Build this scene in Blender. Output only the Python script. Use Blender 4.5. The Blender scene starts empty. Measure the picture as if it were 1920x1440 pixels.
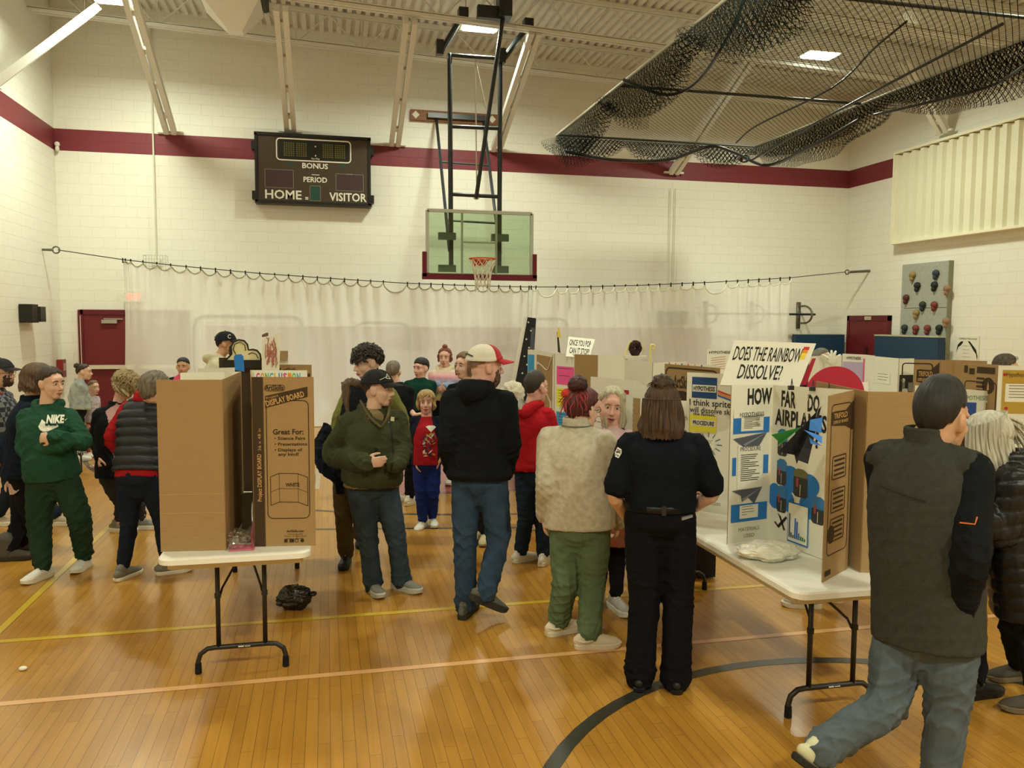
import bpy, bmesh, math, random
import numpy as np
from mathutils import Vector, Matrix
from mathutils.bvhtree import BVHTree

# ------------------------------------------------------------------ camera, world, exposure
SC = bpy.context.scene
COL = SC.collection
FPX, YAW, PITCH, ROLL, CAMH = 1523.5, 0.225266, -0.0771063, 0.0062045, 1.97
_cy, _sy = math.cos(YAW), math.sin(YAW)
FW = np.array([_sy*math.cos(PITCH), _cy*math.cos(PITCH), math.sin(PITCH)])
_r0 = np.array([_cy, -_sy, 0.0]); _u0 = np.cross(_r0, FW)
RT = _r0*math.cos(ROLL) + _u0*math.sin(ROLL)
UP = -_r0*math.sin(ROLL) + _u0*math.cos(ROLL)
CAM = np.array([0.0, 0.0, CAMH])
cam_data = bpy.data.cameras.new('camera')
cam_data.sensor_fit = 'HORIZONTAL'; cam_data.sensor_width = 36.0
cam_data.lens = FPX/1920.0*36.0; cam_data.clip_start = 0.05; cam_data.clip_end = 200
cam = bpy.data.objects.new('camera', cam_data); COL.objects.link(cam)
cam.matrix_world = Matrix(((RT[0], UP[0], -FW[0], 0), (RT[1], UP[1], -FW[1], 0), (RT[2], UP[2], -FW[2], CAMH), (0, 0, 0, 1)))
SC.camera = cam
world = bpy.data.worlds.new('world'); SC.world = world; world.use_nodes = True
world.node_tree.nodes['Background'].inputs[0].default_value = (1.0, 0.95, 0.78, 1)
world.node_tree.nodes['Background'].inputs[1].default_value = 0.02
SC.view_settings.view_transform = 'Standard'; SC.view_settings.look = 'None'
SC.view_settings.exposure = 0.0; SC.view_settings.gamma = 1.0
SC.view_settings.use_curve_mapping = False
SC.cycles.max_bounces = 6; SC.cycles.diffuse_bounces = 4; SC.cycles.glossy_bounces = 2
SC.cycles.transparent_max_bounces = 12; SC.cycles.caustics_reflective = False; SC.cycles.caustics_refractive = False
SC.cycles.sample_clamp_indirect = 4.0
LAMP_WATTS = 137.0
LIGHT_COL = (0.95, 1.0, 0.80)

# ------------------------------------------------------------------ image <-> place
def ray(x, y): return FW + RT*(x-960)/FPX - UP*(y-720)/FPX
def zp(x, y, z=0.0):
    d = ray(x, y); return CAM + d*((z-CAMH)/d[2])
def yp(x, y, Y):
    d = ray(x, y); return CAM + d*(Y/d[1])
def xp(x, y, X):
    d = ray(x, y); return CAM + d*(X/d[0])
def dp(x, y, t): return CAM + ray(x, y)*t
def depth(p): return float((np.asarray(p)-CAM) @ FW)
F0 = np.array([_sy, _cy, 0.0]); R0 = np.array([_cy, -_sy, 0.0]); Z = np.array([0, 0, 1.0])
def V(*a): return np.array(a, float)
def nrm(v):
    v = np.asarray(v, float); n = np.linalg.norm(v); return v/n if n > 1e-9 else v
def facing(a):
    a = math.radians(a); return F0*math.cos(a) + R0*math.sin(a)

# ------------------------------------------------------------------ materials
def lin(h):
    h = h.lstrip('#'); o = []
    for i in (0, 2, 4):
        c = int(h[i:i+2], 16)/255.0
        o.append(c/12.92 if c <= 0.04045 else ((c+0.055)/1.055)**2.4)
    return (o[0], o[1], o[2], 1.0)
MATS = {}
def mat(key, color='#888888', rough=0.7, metal=0.0, spec=0.3, bump=0.0, bscale=60.0, var=0.0, vscale=8.0, emit=0.0, alpha=1.0, stretch=(1, 1, 1), coat=0.0, var2=None, sheen=0.0):
    if key in MATS: return MATS[key]
    m = bpy.data.materials.new(key); m.use_nodes = True; nt = m.node_tree; b = nt.nodes['Principled BSDF']
    c = lin(color) if isinstance(color, str) else color
    b.inputs['Base Color'].default_value = c; b.inputs['Roughness'].default_value = rough
    b.inputs['Metallic'].default_value = metal; b.inputs['Specular IOR Level'].default_value = spec
    if coat: b.inputs['Coat Weight'].default_value = coat; b.inputs['Coat Roughness'].default_value = 0.15
    if sheen: b.inputs['Sheen Weight'].default_value = sheen
    if emit:
        b.inputs['Emission Color'].default_value = c; b.inputs['Emission Strength'].default_value = emit
    if alpha < 1: b.inputs['Alpha'].default_value = alpha
    if var or bump:
        tc = nt.nodes.new('ShaderNodeTexCoord'); mp = nt.nodes.new('ShaderNodeMapping')
        mp.inputs['Scale'].default_value = stretch; nt.links.new(tc.outputs['Object'], mp.inputs['Vector'])
    if var:
        n = nt.nodes.new('ShaderNodeTexNoise'); n.inputs['Scale'].default_value = vscale; n.inputs['Detail'].default_value = 4
        nt.links.new(mp.outputs[0], n.inputs['Vector'])
        r = nt.nodes.new('ShaderNodeValToRGB'); r.color_ramp.elements[0].position = 0.3; r.color_ramp.elements[1].position = 0.7
        c2 = lin(var2) if var2 else tuple(min(1, k*(1+var)) for k in c[:3])+(1,)
        c1 = tuple(k*(1-var) for k in c[:3])+(1,) if not var2 else c
        r.color_ramp.elements[0].color = c1; r.color_ramp.elements[1].color = c2
        nt.links.new(n.outputs['Fac'], r.inputs[0]); nt.links.new(r.outputs[0], b.inputs['Base Color'])
    if bump:
        n2 = nt.nodes.new('ShaderNodeTexNoise'); n2.inputs['Scale'].default_value = bscale; n2.inputs['Detail'].default_value = 3
        nt.links.new(mp.outputs[0], n2.inputs['Vector'])
        bp = nt.nodes.new('ShaderNodeBump'); bp.inputs['Strength'].default_value = bump; bp.inputs['Distance'].default_value = 0.01
        nt.links.new(n2.outputs['Fac'], bp.inputs['Height']); nt.links.new(bp.outputs[0], b.inputs['Normal'])
    MATS[key] = m; return m
def cloth(key, color, rough=0.9, bump=0.25, var=0.10, vscale=14, **k):
    return mat(key, color, rough=rough, spec=0.12, bump=bump, bscale=k.pop('bscale', 140), var=var, vscale=vscale, **k)

# ------------------------------------------------------------------ mesh builder
class MB:
    def __init__(s): s.v = []; s.f = []; s.m = []; s.cur = 0
    def add(s, vs, fs, m=None):
        o = len(s.v); s.v.extend([tuple(map(float, p)) for p in vs])
        s.f.extend([tuple(i+o for i in f) for f in fs]); s.m.extend([s.cur if m is None else m]*len(fs)); return s
    def box(s, c, size, ax=None, m=None):
        ax = np.eye(3) if ax is None else np.array([nrm(a) for a in ax]); c = np.asarray(c, float); h = np.asarray(size, float)/2
        vs = [c + ax[0]*h[0]*i + ax[1]*h[1]*j + ax[2]*h[2]*k for i in (-1, 1) for j in (-1, 1) for k in (-1, 1)]
        fs = [(0, 1, 3, 2), (4, 6, 7, 5), (0, 4, 5, 1), (2, 3, 7, 6), (0, 2, 6, 4), (1, 5, 7, 3)]
        if np.linalg.det(ax) < 0: fs = [f[::-1] for f in fs]
        return s.add(vs, fs, m)
    def bar(s, a, b, w, h, up=(0, 0, 1), m=None):
        a = np.asarray(a, float); b = np.asarray(b, float); t = nrm(b-a); u = np.asarray(up, float); u = u-t*(u@t)
        u = nrm(u) if np.linalg.norm(u) > 1e-6 else nrm(np.cross(t, (1, 0, 0.1))); r = np.cross(t, u)
        return s.box((a+b)/2, (w, np.linalg.norm(b-a), h), (r, t, u), m)
    def prism(s, poly, d, m=None):
        "closed outline (3D points, ccw seen against d) extruded by vector d"
        p = [np.asarray(q, float) for q in poly]; d = np.asarray(d, float); n = len(p)
        vs = p+[q+d for q in p]
        fs = [tuple(range(n))[::-1], tuple(range(n, 2*n))]+[(i, (i+1) % n, n+(i+1) % n, n+i) for i in range(n)]
        return s.add(vs, fs, m)
    def quad(s, a, b, c, d, m=None): return s.add([a, b, c, d], [(0, 1, 2, 3)], m)
    def ell(s, c, r, ax=None, nu=14, nv=9, m=None):
        ax = np.eye(3) if ax is None else np.array([nrm(a) for a in ax]); c = np.asarray(c, float)
        r = (r, r, r) if np.isscalar(r) else r
        vs = [c+ax[2]*r[2]]; fs = []
        for j in range(1, nv):
            t = math.pi*j/nv
            for i in range(nu):
                p = 2*math.pi*i/nu
                vs.append(c+ax[0]*r[0]*math.sin(t)*math.cos(p)+ax[1]*r[1]*math.sin(t)*math.sin(p)+ax[2]*r[2]*math.cos(t))
        vs.append(c-ax[2]*r[2]); L = len(vs)-1
        for i in range(nu):
            fs.append((0, 1+i, 1+(i+1) % nu)); fs.append((L, 1+(nv-2)*nu+(i+1) % nu, 1+(nv-2)*nu+i))
            for j in range(nv-2):
                a = 1+j*nu+i; b = 1+j*nu+(i+1) % nu; fs.append((a, a+nu, b+nu, b))
        if np.linalg.det(ax) < 0: fs = [f[::-1] for f in fs]
        return s.add(vs, fs, m)
    def tube(s, pts, rad, hint=None, n=10, sub=0, cap=True, m=None, sq=2.0):
        "swept superellipse; rad: scalar, list of scalars or list of (across, along-depth); hint: direction of the first radius"
        P = np.array(pts, float); k = len(P)
        if np.isscalar(rad): rad = [rad]*k
        Rr = np.array([(q, q) if np.isscalar(q) else q for q in rad], float)
        if sub:
            T = np.linspace(0, k-1, (k-1)*sub+1); P2 = []; R2 = []
            for t in T:
                i = min(int(t), k-2); u = t-i
                def cr(A):
                    a = A[i-1] if i > 0 else 2*A[0]-A[1]; d = A[i+2] if i+2 < k else 2*A[-1]-A[-2]; b = A[i]; c = A[i+1]
                    return 0.5*((2*b)+(-a+c)*u+(2*a-5*b+4*c-d)*u*u+(-a+3*b-3*c+d)*u**3)
                P2.append(cr(P)); R2.append(np.maximum(cr(Rr), 0.6*np.minimum(Rr[i], Rr[i+1])))
            P = np.array(P2); Rr = np.array(R2); k = len(P)
        tan = np.zeros_like(P); tan[1:-1] = P[2:]-P[:-2]; tan[0] = P[1]-P[0]; tan[-1] = P[-1]-P[-2]
        tan = np.array([nrm(t) for t in tan])
        h = np.asarray(hint, float) if hint is not None else (np.array([1, 0, 0.]) if abs(tan[0][0]) < 0.8 else np.array([0, 1., 0]))
        vs = []; rings = []
        for i in range(k):
            a = h-tan[i]*(h@tan[i]); a = nrm(a); b = np.cross(tan[i], a)
            if hint is None: h = a
            rings.append((P[i], Rr[i], a, b))
        def ring(c, r, a, b, kk):
            for j in range(n):
                q = 2*math.pi*j/n; cq, sq_ = math.cos(q), math.sin(q)
                e = 2.0/sq
                vs.append(c+a*r[0]*kk*math.copysign(abs(cq)**e, cq)+b*r[1]*kk*math.copysign(abs(sq_)**e, sq_))
        nr = 0
        if cap:
            c, r, a, b = rings[0]; mr = min(r); 
            vs.append(c-tan[0]*mr)
            ring(c-tan[0]*mr*0.7, r, a, b, 0.71); nr += 1
        for q in rings: ring(*q, 1.0); nr += 1
        if cap:
            c, r, a, b = rings[-1]; mr = min(r); ring(c+tan[-1]*mr*0.7, r, a, b, 0.71); nr += 1
            vs.append(c+tan[-1]*mr)
        o = 1 if cap else 0; fs = []
        for i in range(nr-1):
            for j in range(n):
                A = o+i*n+j; B = o+i*n+(j+1) % n; fs.append((A, B, B+n, A+n))
        if cap:
            L = len(vs)-1
            for j in range(n):
                fs.append((0, o+(j+1) % n, o+j)); fs.append((L, o+(nr-1)*n+j, o+(nr-1)*n+(j+1) % n))
        else:
            fs.append(tuple(o+j for j in range(n))[::-1]); fs.append(tuple(o+(nr-1)*n+j for j in range(n)))
        return s.add(vs, fs, m)
    def grid(s, P, m=None, closed=False):
        nu = len(P); nv = len(P[0]); vs = [q for row in P for q in row]
        fs = [(i*nv+j, i*nv+(j+1) % nv, (i+1)*nv+(j+1) % nv, (i+1)*nv+j) for i in range(nu-1) for j in range(nv if closed else nv-1)]
        return s.add(vs, fs, m)
    def build(s, name, mats, parent=None, local=False, smooth=False):
        return link_mesh(name, s.v, s.f, mats, parent, local, smooth, s.m)

def _root_off(parent):
    o = np.zeros(3); p = parent
    while p is not None: o = o+np.array(p.location); p = p.parent
    return o
def link_mesh(name, verts, faces, mats, parent=None, local=False, smooth=False, midx=None):
    me = bpy.data.meshes.new(name); v = np.array(verts, float).reshape(-1, 3)
    if parent is not None and not local: v = v-_root_off(parent)
    me.from_pydata(v.tolist(), [], [list(map(int, f)) for f in faces])
    for q in (mats if isinstance(mats, (list, tuple)) else [mats]): me.materials.append(q)
    if midx is not None and any(midx): me.polygons.foreach_set('material_index', list(midx))
    if smooth: me.polygons.foreach_set('use_smooth', [True]*len(me.polygons))
    me.update()
    o = bpy.data.objects.new(name, me); COL.objects.link(o)
    if parent is not None: o.parent = parent
    return o
def tag(o, label=None, cat=None, group=None, kind=None):
    if label: o['label'] = label
    if cat: o['category'] = cat
    if group: o['group'] = group
    if kind: o['kind'] = kind
    return o
def empty(name, loc, label, cat, group=None, rz=0.0):
    o = bpy.data.objects.new(name, None); COL.objects.link(o); o.location = [float(k) for k in loc]; o.rotation_euler = (0, 0, rz)
    o.empty_display_size = 0.1
    return tag(o, label, cat, group)
def copy_tree(o, parent=None):
    c = o.copy(); COL.objects.link(c); c.parent = parent
    for ch in list(o.children): copy_tree(ch, c)
    return c
def struct(mb, name, m, smooth=False):
    o = mb.build(name, m, smooth=smooth); o['kind'] = 'structure'; return o

# ------------------------------------------------------------------ lettering
def text_mb(mb, s, origin, right, up, size, width=None, bold=0.0, shear=0.0, align='LEFT', m=None, sx=1.0, spacing=1.0, lift=0.0):
    "letters as flat geometry on the plane origin/right/up (size = capital height); width squeezes the line to that length"
    cu = bpy.data.curves.new('t', 'FONT'); cu.body = s; cu.size = 1.0; cu.offset = bold; cu.shear = shear; cu.resolution_u = 2; cu.space_character = spacing
    cu.fill_mode = 'FRONT'
    ob = bpy.data.objects.new('t', cu); COL.objects.link(ob)
    dg = bpy.context.evaluated_depsgraph_get(); me = ob.evaluated_get(dg).to_mesh()
    vs = np.array([v.co[:] for v in me.vertices]); fs = [tuple(p.vertices) for p in me.polygons]
    ob.to_mesh_clear(); bpy.data.objects.remove(ob); bpy.data.curves.remove(cu)
    if len(vs) == 0: return None
    x0, x1 = vs[:, 0].min(), vs[:, 0].max(); k = size/0.70
    kx = (width/(x1-x0)) if width else k*sx
    xs = (vs[:, 0]-x0)*kx; w = (x1-x0)*kx
    if align == 'CENTER': xs = xs-w/2
    if align == 'RIGHT': xs = xs-w
    right = nrm(right); up = nrm(up); nn = np.cross(right, up)
    pts = np.asarray(origin, float)+np.outer(xs, right)+np.outer(vs[:, 1]*k, up)+nn*lift
    mb.add(pts, fs, m); return w
def rect(mb, o, right, up, x, y, w, h, m=None, lift=0.0):
    right = nrm(right); up = nrm(up); n = np.cross(right, up); o = np.asarray(o, float)+n*lift
    mb.quad(o+right*x+up*y, o+right*(x+w)+up*y, o+right*(x+w)+up*(y+h), o+right*x+up*(y+h), m)
def poly(mb, o, right, up, pts, m=None, lift=0.0):
    right = nrm(right); up = nrm(up); n = np.cross(right, up); o = np.asarray(o, float)+n*lift
    mb.add([o+right*x+up*y for x, y in pts], [tuple(range(len(pts)))], m)
def rrect_line(mb, o, right, up, x, y, w, h, t, rad=0.0, m=None, lift=0.0):
    "outline of a rounded rectangle, line width t"
    def loop(x, y, w, h, r):
        r = max(r, 1e-4); out = []
        for cx, cy, a0 in ((x+w-r, y+r, -90), (x+w-r, y+h-r, 0), (x+r, y+h-r, 90), (x+r, y+r, 180)):
            for q in range(5):
                a = math.radians(a0+q*22.5); out.append((cx+r*math.cos(a), cy+r*math.sin(a)))
        return out
    A = loop(x, y, w, h, rad); B = loop(x+t, y+t, w-2*t, h-2*t, max(rad-t, 0.0)); n = len(A)
    right = nrm(right); up = nrm(up); nn = np.cross(right, up); o = np.asarray(o, float)+nn*lift
    vs = [o+right*a+up*b for a, b in A+B]
    mb.add(vs, [(i, (i+1) % n, n+(i+1) % n, n+i) for i in range(n)], m)
def disc(mb, o, right, up, cx, cy, r, m=None, lift=0.0, n=20, ry=None):
    poly(mb, o, right, up, [(cx+r*math.cos(2*math.pi*i/n), cy+(ry or r)*math.sin(2*math.pi*i/n)) for i in range(n)], m, lift)
# ================================================================== THE ROOM
XL, XR, YB, YF = -4.98, 12.10, 17.26, -9.0
S_LO, S_HI = 5.153, 5.560          # the maroon stripe
def zdeck(x): return 7.74-0.043*x

def block_mat(key, axis, stripe_max=None, base='#F0EEE2'):
    m = bpy.data.materials.new(key); m.use_nodes = True; nt = m.node_tree; N = nt.nodes; L = nt.links; b = N['Principled BSDF']
    b.inputs['Roughness'].default_value = 0.45; b.inputs['Specular IOR Level'].default_value = 0.35
    tc = N.new('ShaderNodeTexCoord'); sp = N.new('ShaderNodeSeparateXYZ'); L.new(tc.outputs['Object'], sp.inputs[0])
    cb = N.new('ShaderNodeCombineXYZ'); L.new(sp.outputs[axis], cb.inputs[0]); L.new(sp.outputs[2], cb.inputs[1])
    br = N.new('ShaderNodeTexBrick'); L.new(cb.outputs[0], br.inputs['Vector'])
    br.inputs['Scale'].default_value = 1.0; br.inputs['Brick Width'].default_value = 0.4064; br.inputs['Row Height'].default_value = 0.2032
    br.inputs['Mortar Size'].default_value = 0.004; br.inputs['Mortar Smooth'].default_value = 0.4
    mpv = N.new('ShaderNodeMapping'); mpv.inputs['Location'].default_value = (0.1, 0.2032-(S_LO % 0.2032), 0)
    L.new(cb.outputs[0], mpv.inputs['Vector']); L.new(mpv.outputs[0], br.inputs['Vector'])
    def cmp(op, src, val):
        q = N.new('ShaderNodeMath'); q.operation = op; L.new(src, q.inputs[0]); q.inputs[1].default_value = val; return q.outputs[0]
    def mul(a, c):
        q = N.new('ShaderNodeMath'); q.operation = 'MULTIPLY'; L.new(a, q.inputs[0]); L.new(c, q.inputs[1]); return q.outputs[0]
    f = mul(cmp('GREATER_THAN', sp.outputs[2], S_LO), cmp('LESS_THAN', sp.outputs[2], S_HI))
    if stripe_max: f = mul(f, cmp('GREATER_THAN', sp.outputs[1], stripe_max))
    ns = N.new('ShaderNodeTexNoise'); ns.inputs['Scale'].default_value = 1.3; L.new(tc.outputs['Object'], ns.inputs['Vector'])
    def two(c1, c2):
        q = N.new('ShaderNodeMix'); q.data_type = 'RGBA'; L.new(ns.outputs['Fac'], q.inputs[0]); q.inputs[6].default_value = lin(c1); q.inputs[7].default_value = lin(c2); return q.outputs[2]
    wall = two(base, '#EBE9DC'); mar = two('#82343B', '#762D36')
    mx = N.new('ShaderNodeMix'); mx.data_type = 'RGBA'; L.new(f, mx.inputs[0]); L.new(wall, mx.inputs[6]); L.new(mar, mx.inputs[7])
    dk = N.new('ShaderNodeMix'); dk.data_type = 'RGBA'; dk.blend_type = 'MULTIPLY'
    ml = N.new('ShaderNodeMath'); ml.operation = 'MULTIPLY'; L.new(br.outputs['Fac'], ml.inputs[0]); ml.inputs[1].default_value = 0.22
    L.new(ml.outputs[0], dk.inputs[0]); L.new(mx.outputs[2], dk.inputs[6]); dk.inputs[7].default_value = (0.5, 0.47, 0.38, 1)
    L.new(dk.outputs[2], b.inputs['Base Color'])
    n2 = N.new('ShaderNodeTexNoise'); n2.inputs['Scale'].default_value = 45; L.new(tc.outputs['Object'], n2.inputs['Vector'])
    hh = N.new('ShaderNodeMath'); hh.operation = 'MULTIPLY_ADD'; L.new(br.outputs['Fac'], hh.inputs[0]); hh.inputs[1].default_value = -1.0
    q = N.new('ShaderNodeMath'); q.operation = 'MULTIPLY'; L.new(n2.outputs['Fac'], q.inputs[0]); q.inputs[1].default_value = 0.25; L.new(q.outputs[0], hh.inputs[2])
    bp = N.new('ShaderNodeBump'); bp.inputs['Strength'].default_value = 0.5; bp.inputs['Distance'].default_value = 0.008
    L.new(hh.outputs[0], bp.inputs['Height']); L.new(bp.outputs[0], b.inputs['Normal'])
    return m
M_BACK = block_mat('painted_block_back', 0); M_LEFT = block_mat('painted_block_left', 1); M_RIGHT = block_mat('painted_block_right', 1, 15.43)

def floor_mat():
    m = bpy.data.materials.new('maple_floor'); m.use_nodes = True; nt = m.node_tree; N = nt.nodes; L = nt.links; b = N['Principled BSDF']
    tc = N.new('ShaderNodeTexCoord'); sp = N.new('ShaderNodeSeparateXYZ'); L.new(tc.outputs['Object'], sp.inputs[0])
    cb = N.new('ShaderNodeCombineXYZ'); L.new(sp.outputs[1], cb.inputs[0]); L.new(sp.outputs[0], cb.inputs[1])
    br = N.new('ShaderNodeTexBrick'); L.new(cb.outputs[0], br.inputs['Vector']); br.offset = 0.37; br.offset_frequency = 2; br.squash = 1.6; br.squash_frequency = 3
    br.inputs['Scale'].default_value = 1.0; br.inputs['Brick Width'].default_value = 0.75; br.inputs['Row Height'].default_value = 0.0572
    br.inputs['Mortar Size'].default_value = 0.0010; br.inputs['Mortar Smooth'].default_value = 0.3; br.inputs['Bias'].default_value = 0.0
    br.inputs['Color1'].default_value = lin('#B98634'); br.inputs['Color2'].default_value = lin('#AD7A2E'); br.inputs['Mortar'].default_value = lin('#4A2E12')
    mp = N.new('ShaderNodeMapping'); mp.inputs['Scale'].default_value = (26, 1.6, 1); L.new(tc.outputs['Object'], mp.inputs['Vector'])
    ns = N.new('ShaderNodeTexNoise'); ns.inputs['Scale'].default_value = 1.0; ns.inputs['Detail'].default_value = 5; L.new(mp.outputs[0], ns.inputs['Vector'])
    n2 = N.new('ShaderNodeTexNoise'); n2.inputs['Scale'].default_value = 0.9; L.new(tc.outputs['Object'], n2.inputs['Vector'])
    mr = N.new('ShaderNodeMapRange'); L.new(ns.outputs['Fac'], mr.inputs[0]); mr.inputs[1].default_value = 0.3; mr.inputs[2].default_value = 0.7; mr.inputs[3].default_value = 0.88; mr.inputs[4].default_value = 1.08
    mr2 = N.new('ShaderNodeMapRange'); L.new(n2.outputs['Fac'], mr2.inputs[0]); mr2.inputs[1].default_value = 0.3; mr2.inputs[2].default_value = 0.7; mr2.inputs[3].default_value = 0.94; mr2.inputs[4].default_value = 1.05
    mu = N.new('ShaderNodeMath'); mu.operation = 'MULTIPLY'; L.new(mr.outputs[0], mu.inputs[0]); L.new(mr2.outputs[0], mu.inputs[1])
    hs = N.new('ShaderNodeVectorMath'); hs.operation = 'SCALE'; L.new(br.outputs['Color'], hs.inputs[0]); L.new(mu.outputs[0], hs.inputs['Scale'])
    L.new(hs.outputs[0], b.inputs['Base Color'])
    b.inputs['Roughness'].default_value = 0.34; b.inputs['Specular IOR Level'].default_value = 0.4
    b.inputs['Coat Weight'].default_value = 0.35; b.inputs['Coat Roughness'].default_value = 0.16
    return m
M_FLOOR = floor_mat()
struct(MB().quad((XL, YF, 0), (XR, YF, 0), (XR, YB, 0), (XL, YB, 0)), 'floor', M_FLOOR)
T = 0.25
struct(MB().box(((XL+XR)/2, YB+T/2, 4.3), (XR-XL+2*T, T, 8.6)), 'wall_back', M_BACK)
struct(MB().box(((XL+XR)/2, YF-T/2, 4.3), (XR-XL+2*T, T, 8.6)), 'wall_front', M_BACK)
struct(MB().box((XL-T/2, (YB+YF)/2, 4.3), (T, YB-YF, 8.6)), 'wall_left', M_LEFT)
struct(MB().box((XR+T/2, (YB+YF)/2, 4.3), (T, YB-YF, 8.6)), 'wall_right', M_RIGHT)
# fluted roof deck, ribs running away from the camera
M_DECK = mat('deck_paint', '#EBEAE4', rough=0.6, var=0.05, vscale=2)
prof = []; x = XL
while x < XR:
    for dx, dz in ((0, 0), (0.08, 0), (0.095, 0.06), (0.155, 0.06)):
        prof.append((x+dx, zdeck(x+dx)+dz))
    x += 0.17
mb = MB(); mb.grid([[(px, YF, pz), (px, YB, pz)] for px, pz in prof]); struct(mb, 'ceiling', M_DECK)
M_STEEL = mat('cream_steel', '#E4E3DA', rough=0.5)
M_DARKM = mat('black_steel', '#1B1D1D', rough=0.4, spec=0.5)
# closure strip with dark flute mouths where the deck meets the back wall
# court markings painted on the floor
def stripmat(k, c): return mat(k, c, rough=0.35, spec=0.45, coat=0.4)
def line(name, a, b, w, m):
    a = V(*a, 0.0015); b = V(*b, 0.0015); t = nrm(b-a); n = V(-t[1], t[0], 0)*w/2
    struct(MB().quad(a-n, b-n, b+n, a+n), name, m)
def arc(name, c, r, w, a0, a1, m, n=64):
    P = []
    for i in range(n+1):
        a = math.radians(a0+(a1-a0)*i/n); P.append([(c[0]+(r-w/2)*math.cos(a), c[1]+(r-w/2)*math.sin(a), 0.0015), (c[0]+(r+w/2)*math.cos(a), c[1]+(r+w/2)*math.sin(a), 0.0015)])
    struct(MB().grid(P), name, m)
M_LP, M_LY, M_LK, M_LM = stripmat('line_peach', '#E2AC74'), stripmat('line_yellow', '#C9A82E'), stripmat('line_black', '#33322A'), stripmat('key_paint', '#8E3A3C')
line('floor_line_1', (XL, 4.50), (XR, 4.50), 0.05, M_LP)
line('floor_line_2', (XL, 5.40), (XR, 5.40), 0.05, M_LY)
line('floor_line_3', (-2.03, YF), (-2.03, 14.5), 0.05, M_LY)
arc('floor_line_4', (2.449, 2.354), 1.785, 0.075, 0, 360, M_LK)
arc('floor_line_5', (2.5, 14.0), 6.05, 0.06, 180, 360, M_LK)
line('floor_line_6', (-1.2, 7.95), (2.6, 7.30), 0.05, M_LK)
struct(MB().quad((0.62, 9.13, 0.001), (4.3, 9.13, 0.001), (4.3, 15.5, 0.001), (0.62, 15.5, 0.001)), 'floor_line_7', M_LM)
line('floor_line_8', (0.6, 9.13), (4.32, 9.13), 0.05, M_LK)
line('floor_line_9', (-1.5, 11.32), (6.5, 11.32), 0.05, M_LP)

# ------------------------------------------------------------------ roof steel
def truss(Y, label):
    zt0, zt1 = zdeck(XL)-0.03, zdeck(XR)-0.03; zb = lambda x: zdeck(x)-0.64
    r = empty('roof_joist', (XL, Y, zdeck(XL)), label, 'joist', 'roof joists across the gym')
    mb = MB()
    for s in (-0.045, 0.045): mb.bar((XL, Y+s, zdeck(XL)-0.04), (XR, Y+s, zdeck(XR)-0.04), 0.05, 0.07)
    mb.build('top_chord', M_STEEL, r)
    mb = MB()
    for s in (-0.05, 0.05): mb.bar((XL, Y+s, zb(XL)), (XR, Y+s, zb(XR)), 0.06, 0.05)
    mb.bar((XL, Y, zb(XL)+0.045), (XR, Y, zb(XR)+0.045), 0.16, 0.012); mb.build('bottom_chord', M_STEEL, r)
    mb = MB(); x = XL+0.3; k = 0
    while x < XR-1.2:
        mb.tube([(x, Y, zdeck(x)-0.05), (x+0.6, Y, zb(x+0.6))], 0.014, n=6); mb.tube([(x+0.6, Y, zb(x+0.6)), (x+1.2, Y, zdeck(x+1.2)-0.05)], 0.014, n=6)
        mb.tube([(x+0.6, Y, zb(x+0.6)), (x+0.6, Y, zdeck(x+0.6)-0.05)], 0.007, n=5)
        x += 1.2
    mb.build('web_rods', M_STEEL, r)
for k, Y in enumerate((16.1, 13.95, 11.8, 9.65)):
    truss(Y, ('cream steel joist nearest the back wall', 'cream steel joist the basketball goal hangs from', 'cream steel joist above the black netting, third from the back wall', 'cream steel joist above the net, fourth from the back wall')[k])
def brace(foot, top, label, plate, name='knee_brace'):
    foot = V(*foot); top = V(*top); r = empty(name, foot, label, 'brace', 'knee braces of the roof frame')
    t = nrm(top-foot); side = nrm(np.cross(t, Z)); mb = MB()
    for s in (-1, 1): mb.bar(foot+side*0.07*s, top+side*0.07*s, 0.09, 0.12, up=np.cross(side, t))
    for q in (0.15, 0.4, 0.65, 0.9): mb.box(foot+(top-foot)*q, (0.07, 0.12, 0.06), (side, t, np.cross(side, t)))
    mb.build('brace_channels', M_STEEL, r)
    mb = MB(); mb.box(foot, (0.46 if abs(plate[1]) else 0.05, 0.46 if abs(plate[0]) else 0.06, 0.04)); mb.build('foot_plate', M_STEEL, r)
for (x, top), lb in zip(((-2.90, (13.95, 6.95)), (-0.645, (13.95, 6.95)), (1.43, (13.95, 6.93)), (3.565, (13.95, 6.93)), (7.62, (13.95, 6.8))),
        ('cream steel knee brace left of the scoreboard, by the thin conduit', 'cream knee brace whose foot is behind the top of the scoreboard', 'cream knee brace between the scoreboard and the basketball goal', 'cream knee brace just right of the basketball goal mast', 'cream knee brace behind the black netting')):
    zf = 5.30 if x > 7 else (5.74 if abs(x+0.645) < 0.1 else 5.59)
    brace((x, YB-0.06, zf), (x-(0.0), top[0], top[1]), lb, (0, 1))
brace((XL+0.14, 14.05, 5.50), (-3.55, 14.72, 6.98), 'cream steel knee brace rising from the left wall', (1, 0))
brace((XR-0.14, 14.10, 5.76), (10.6, 13.6, 6.9), 'cream steel knee brace above the corrugated panel on the right wall', (1, 0))

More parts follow.
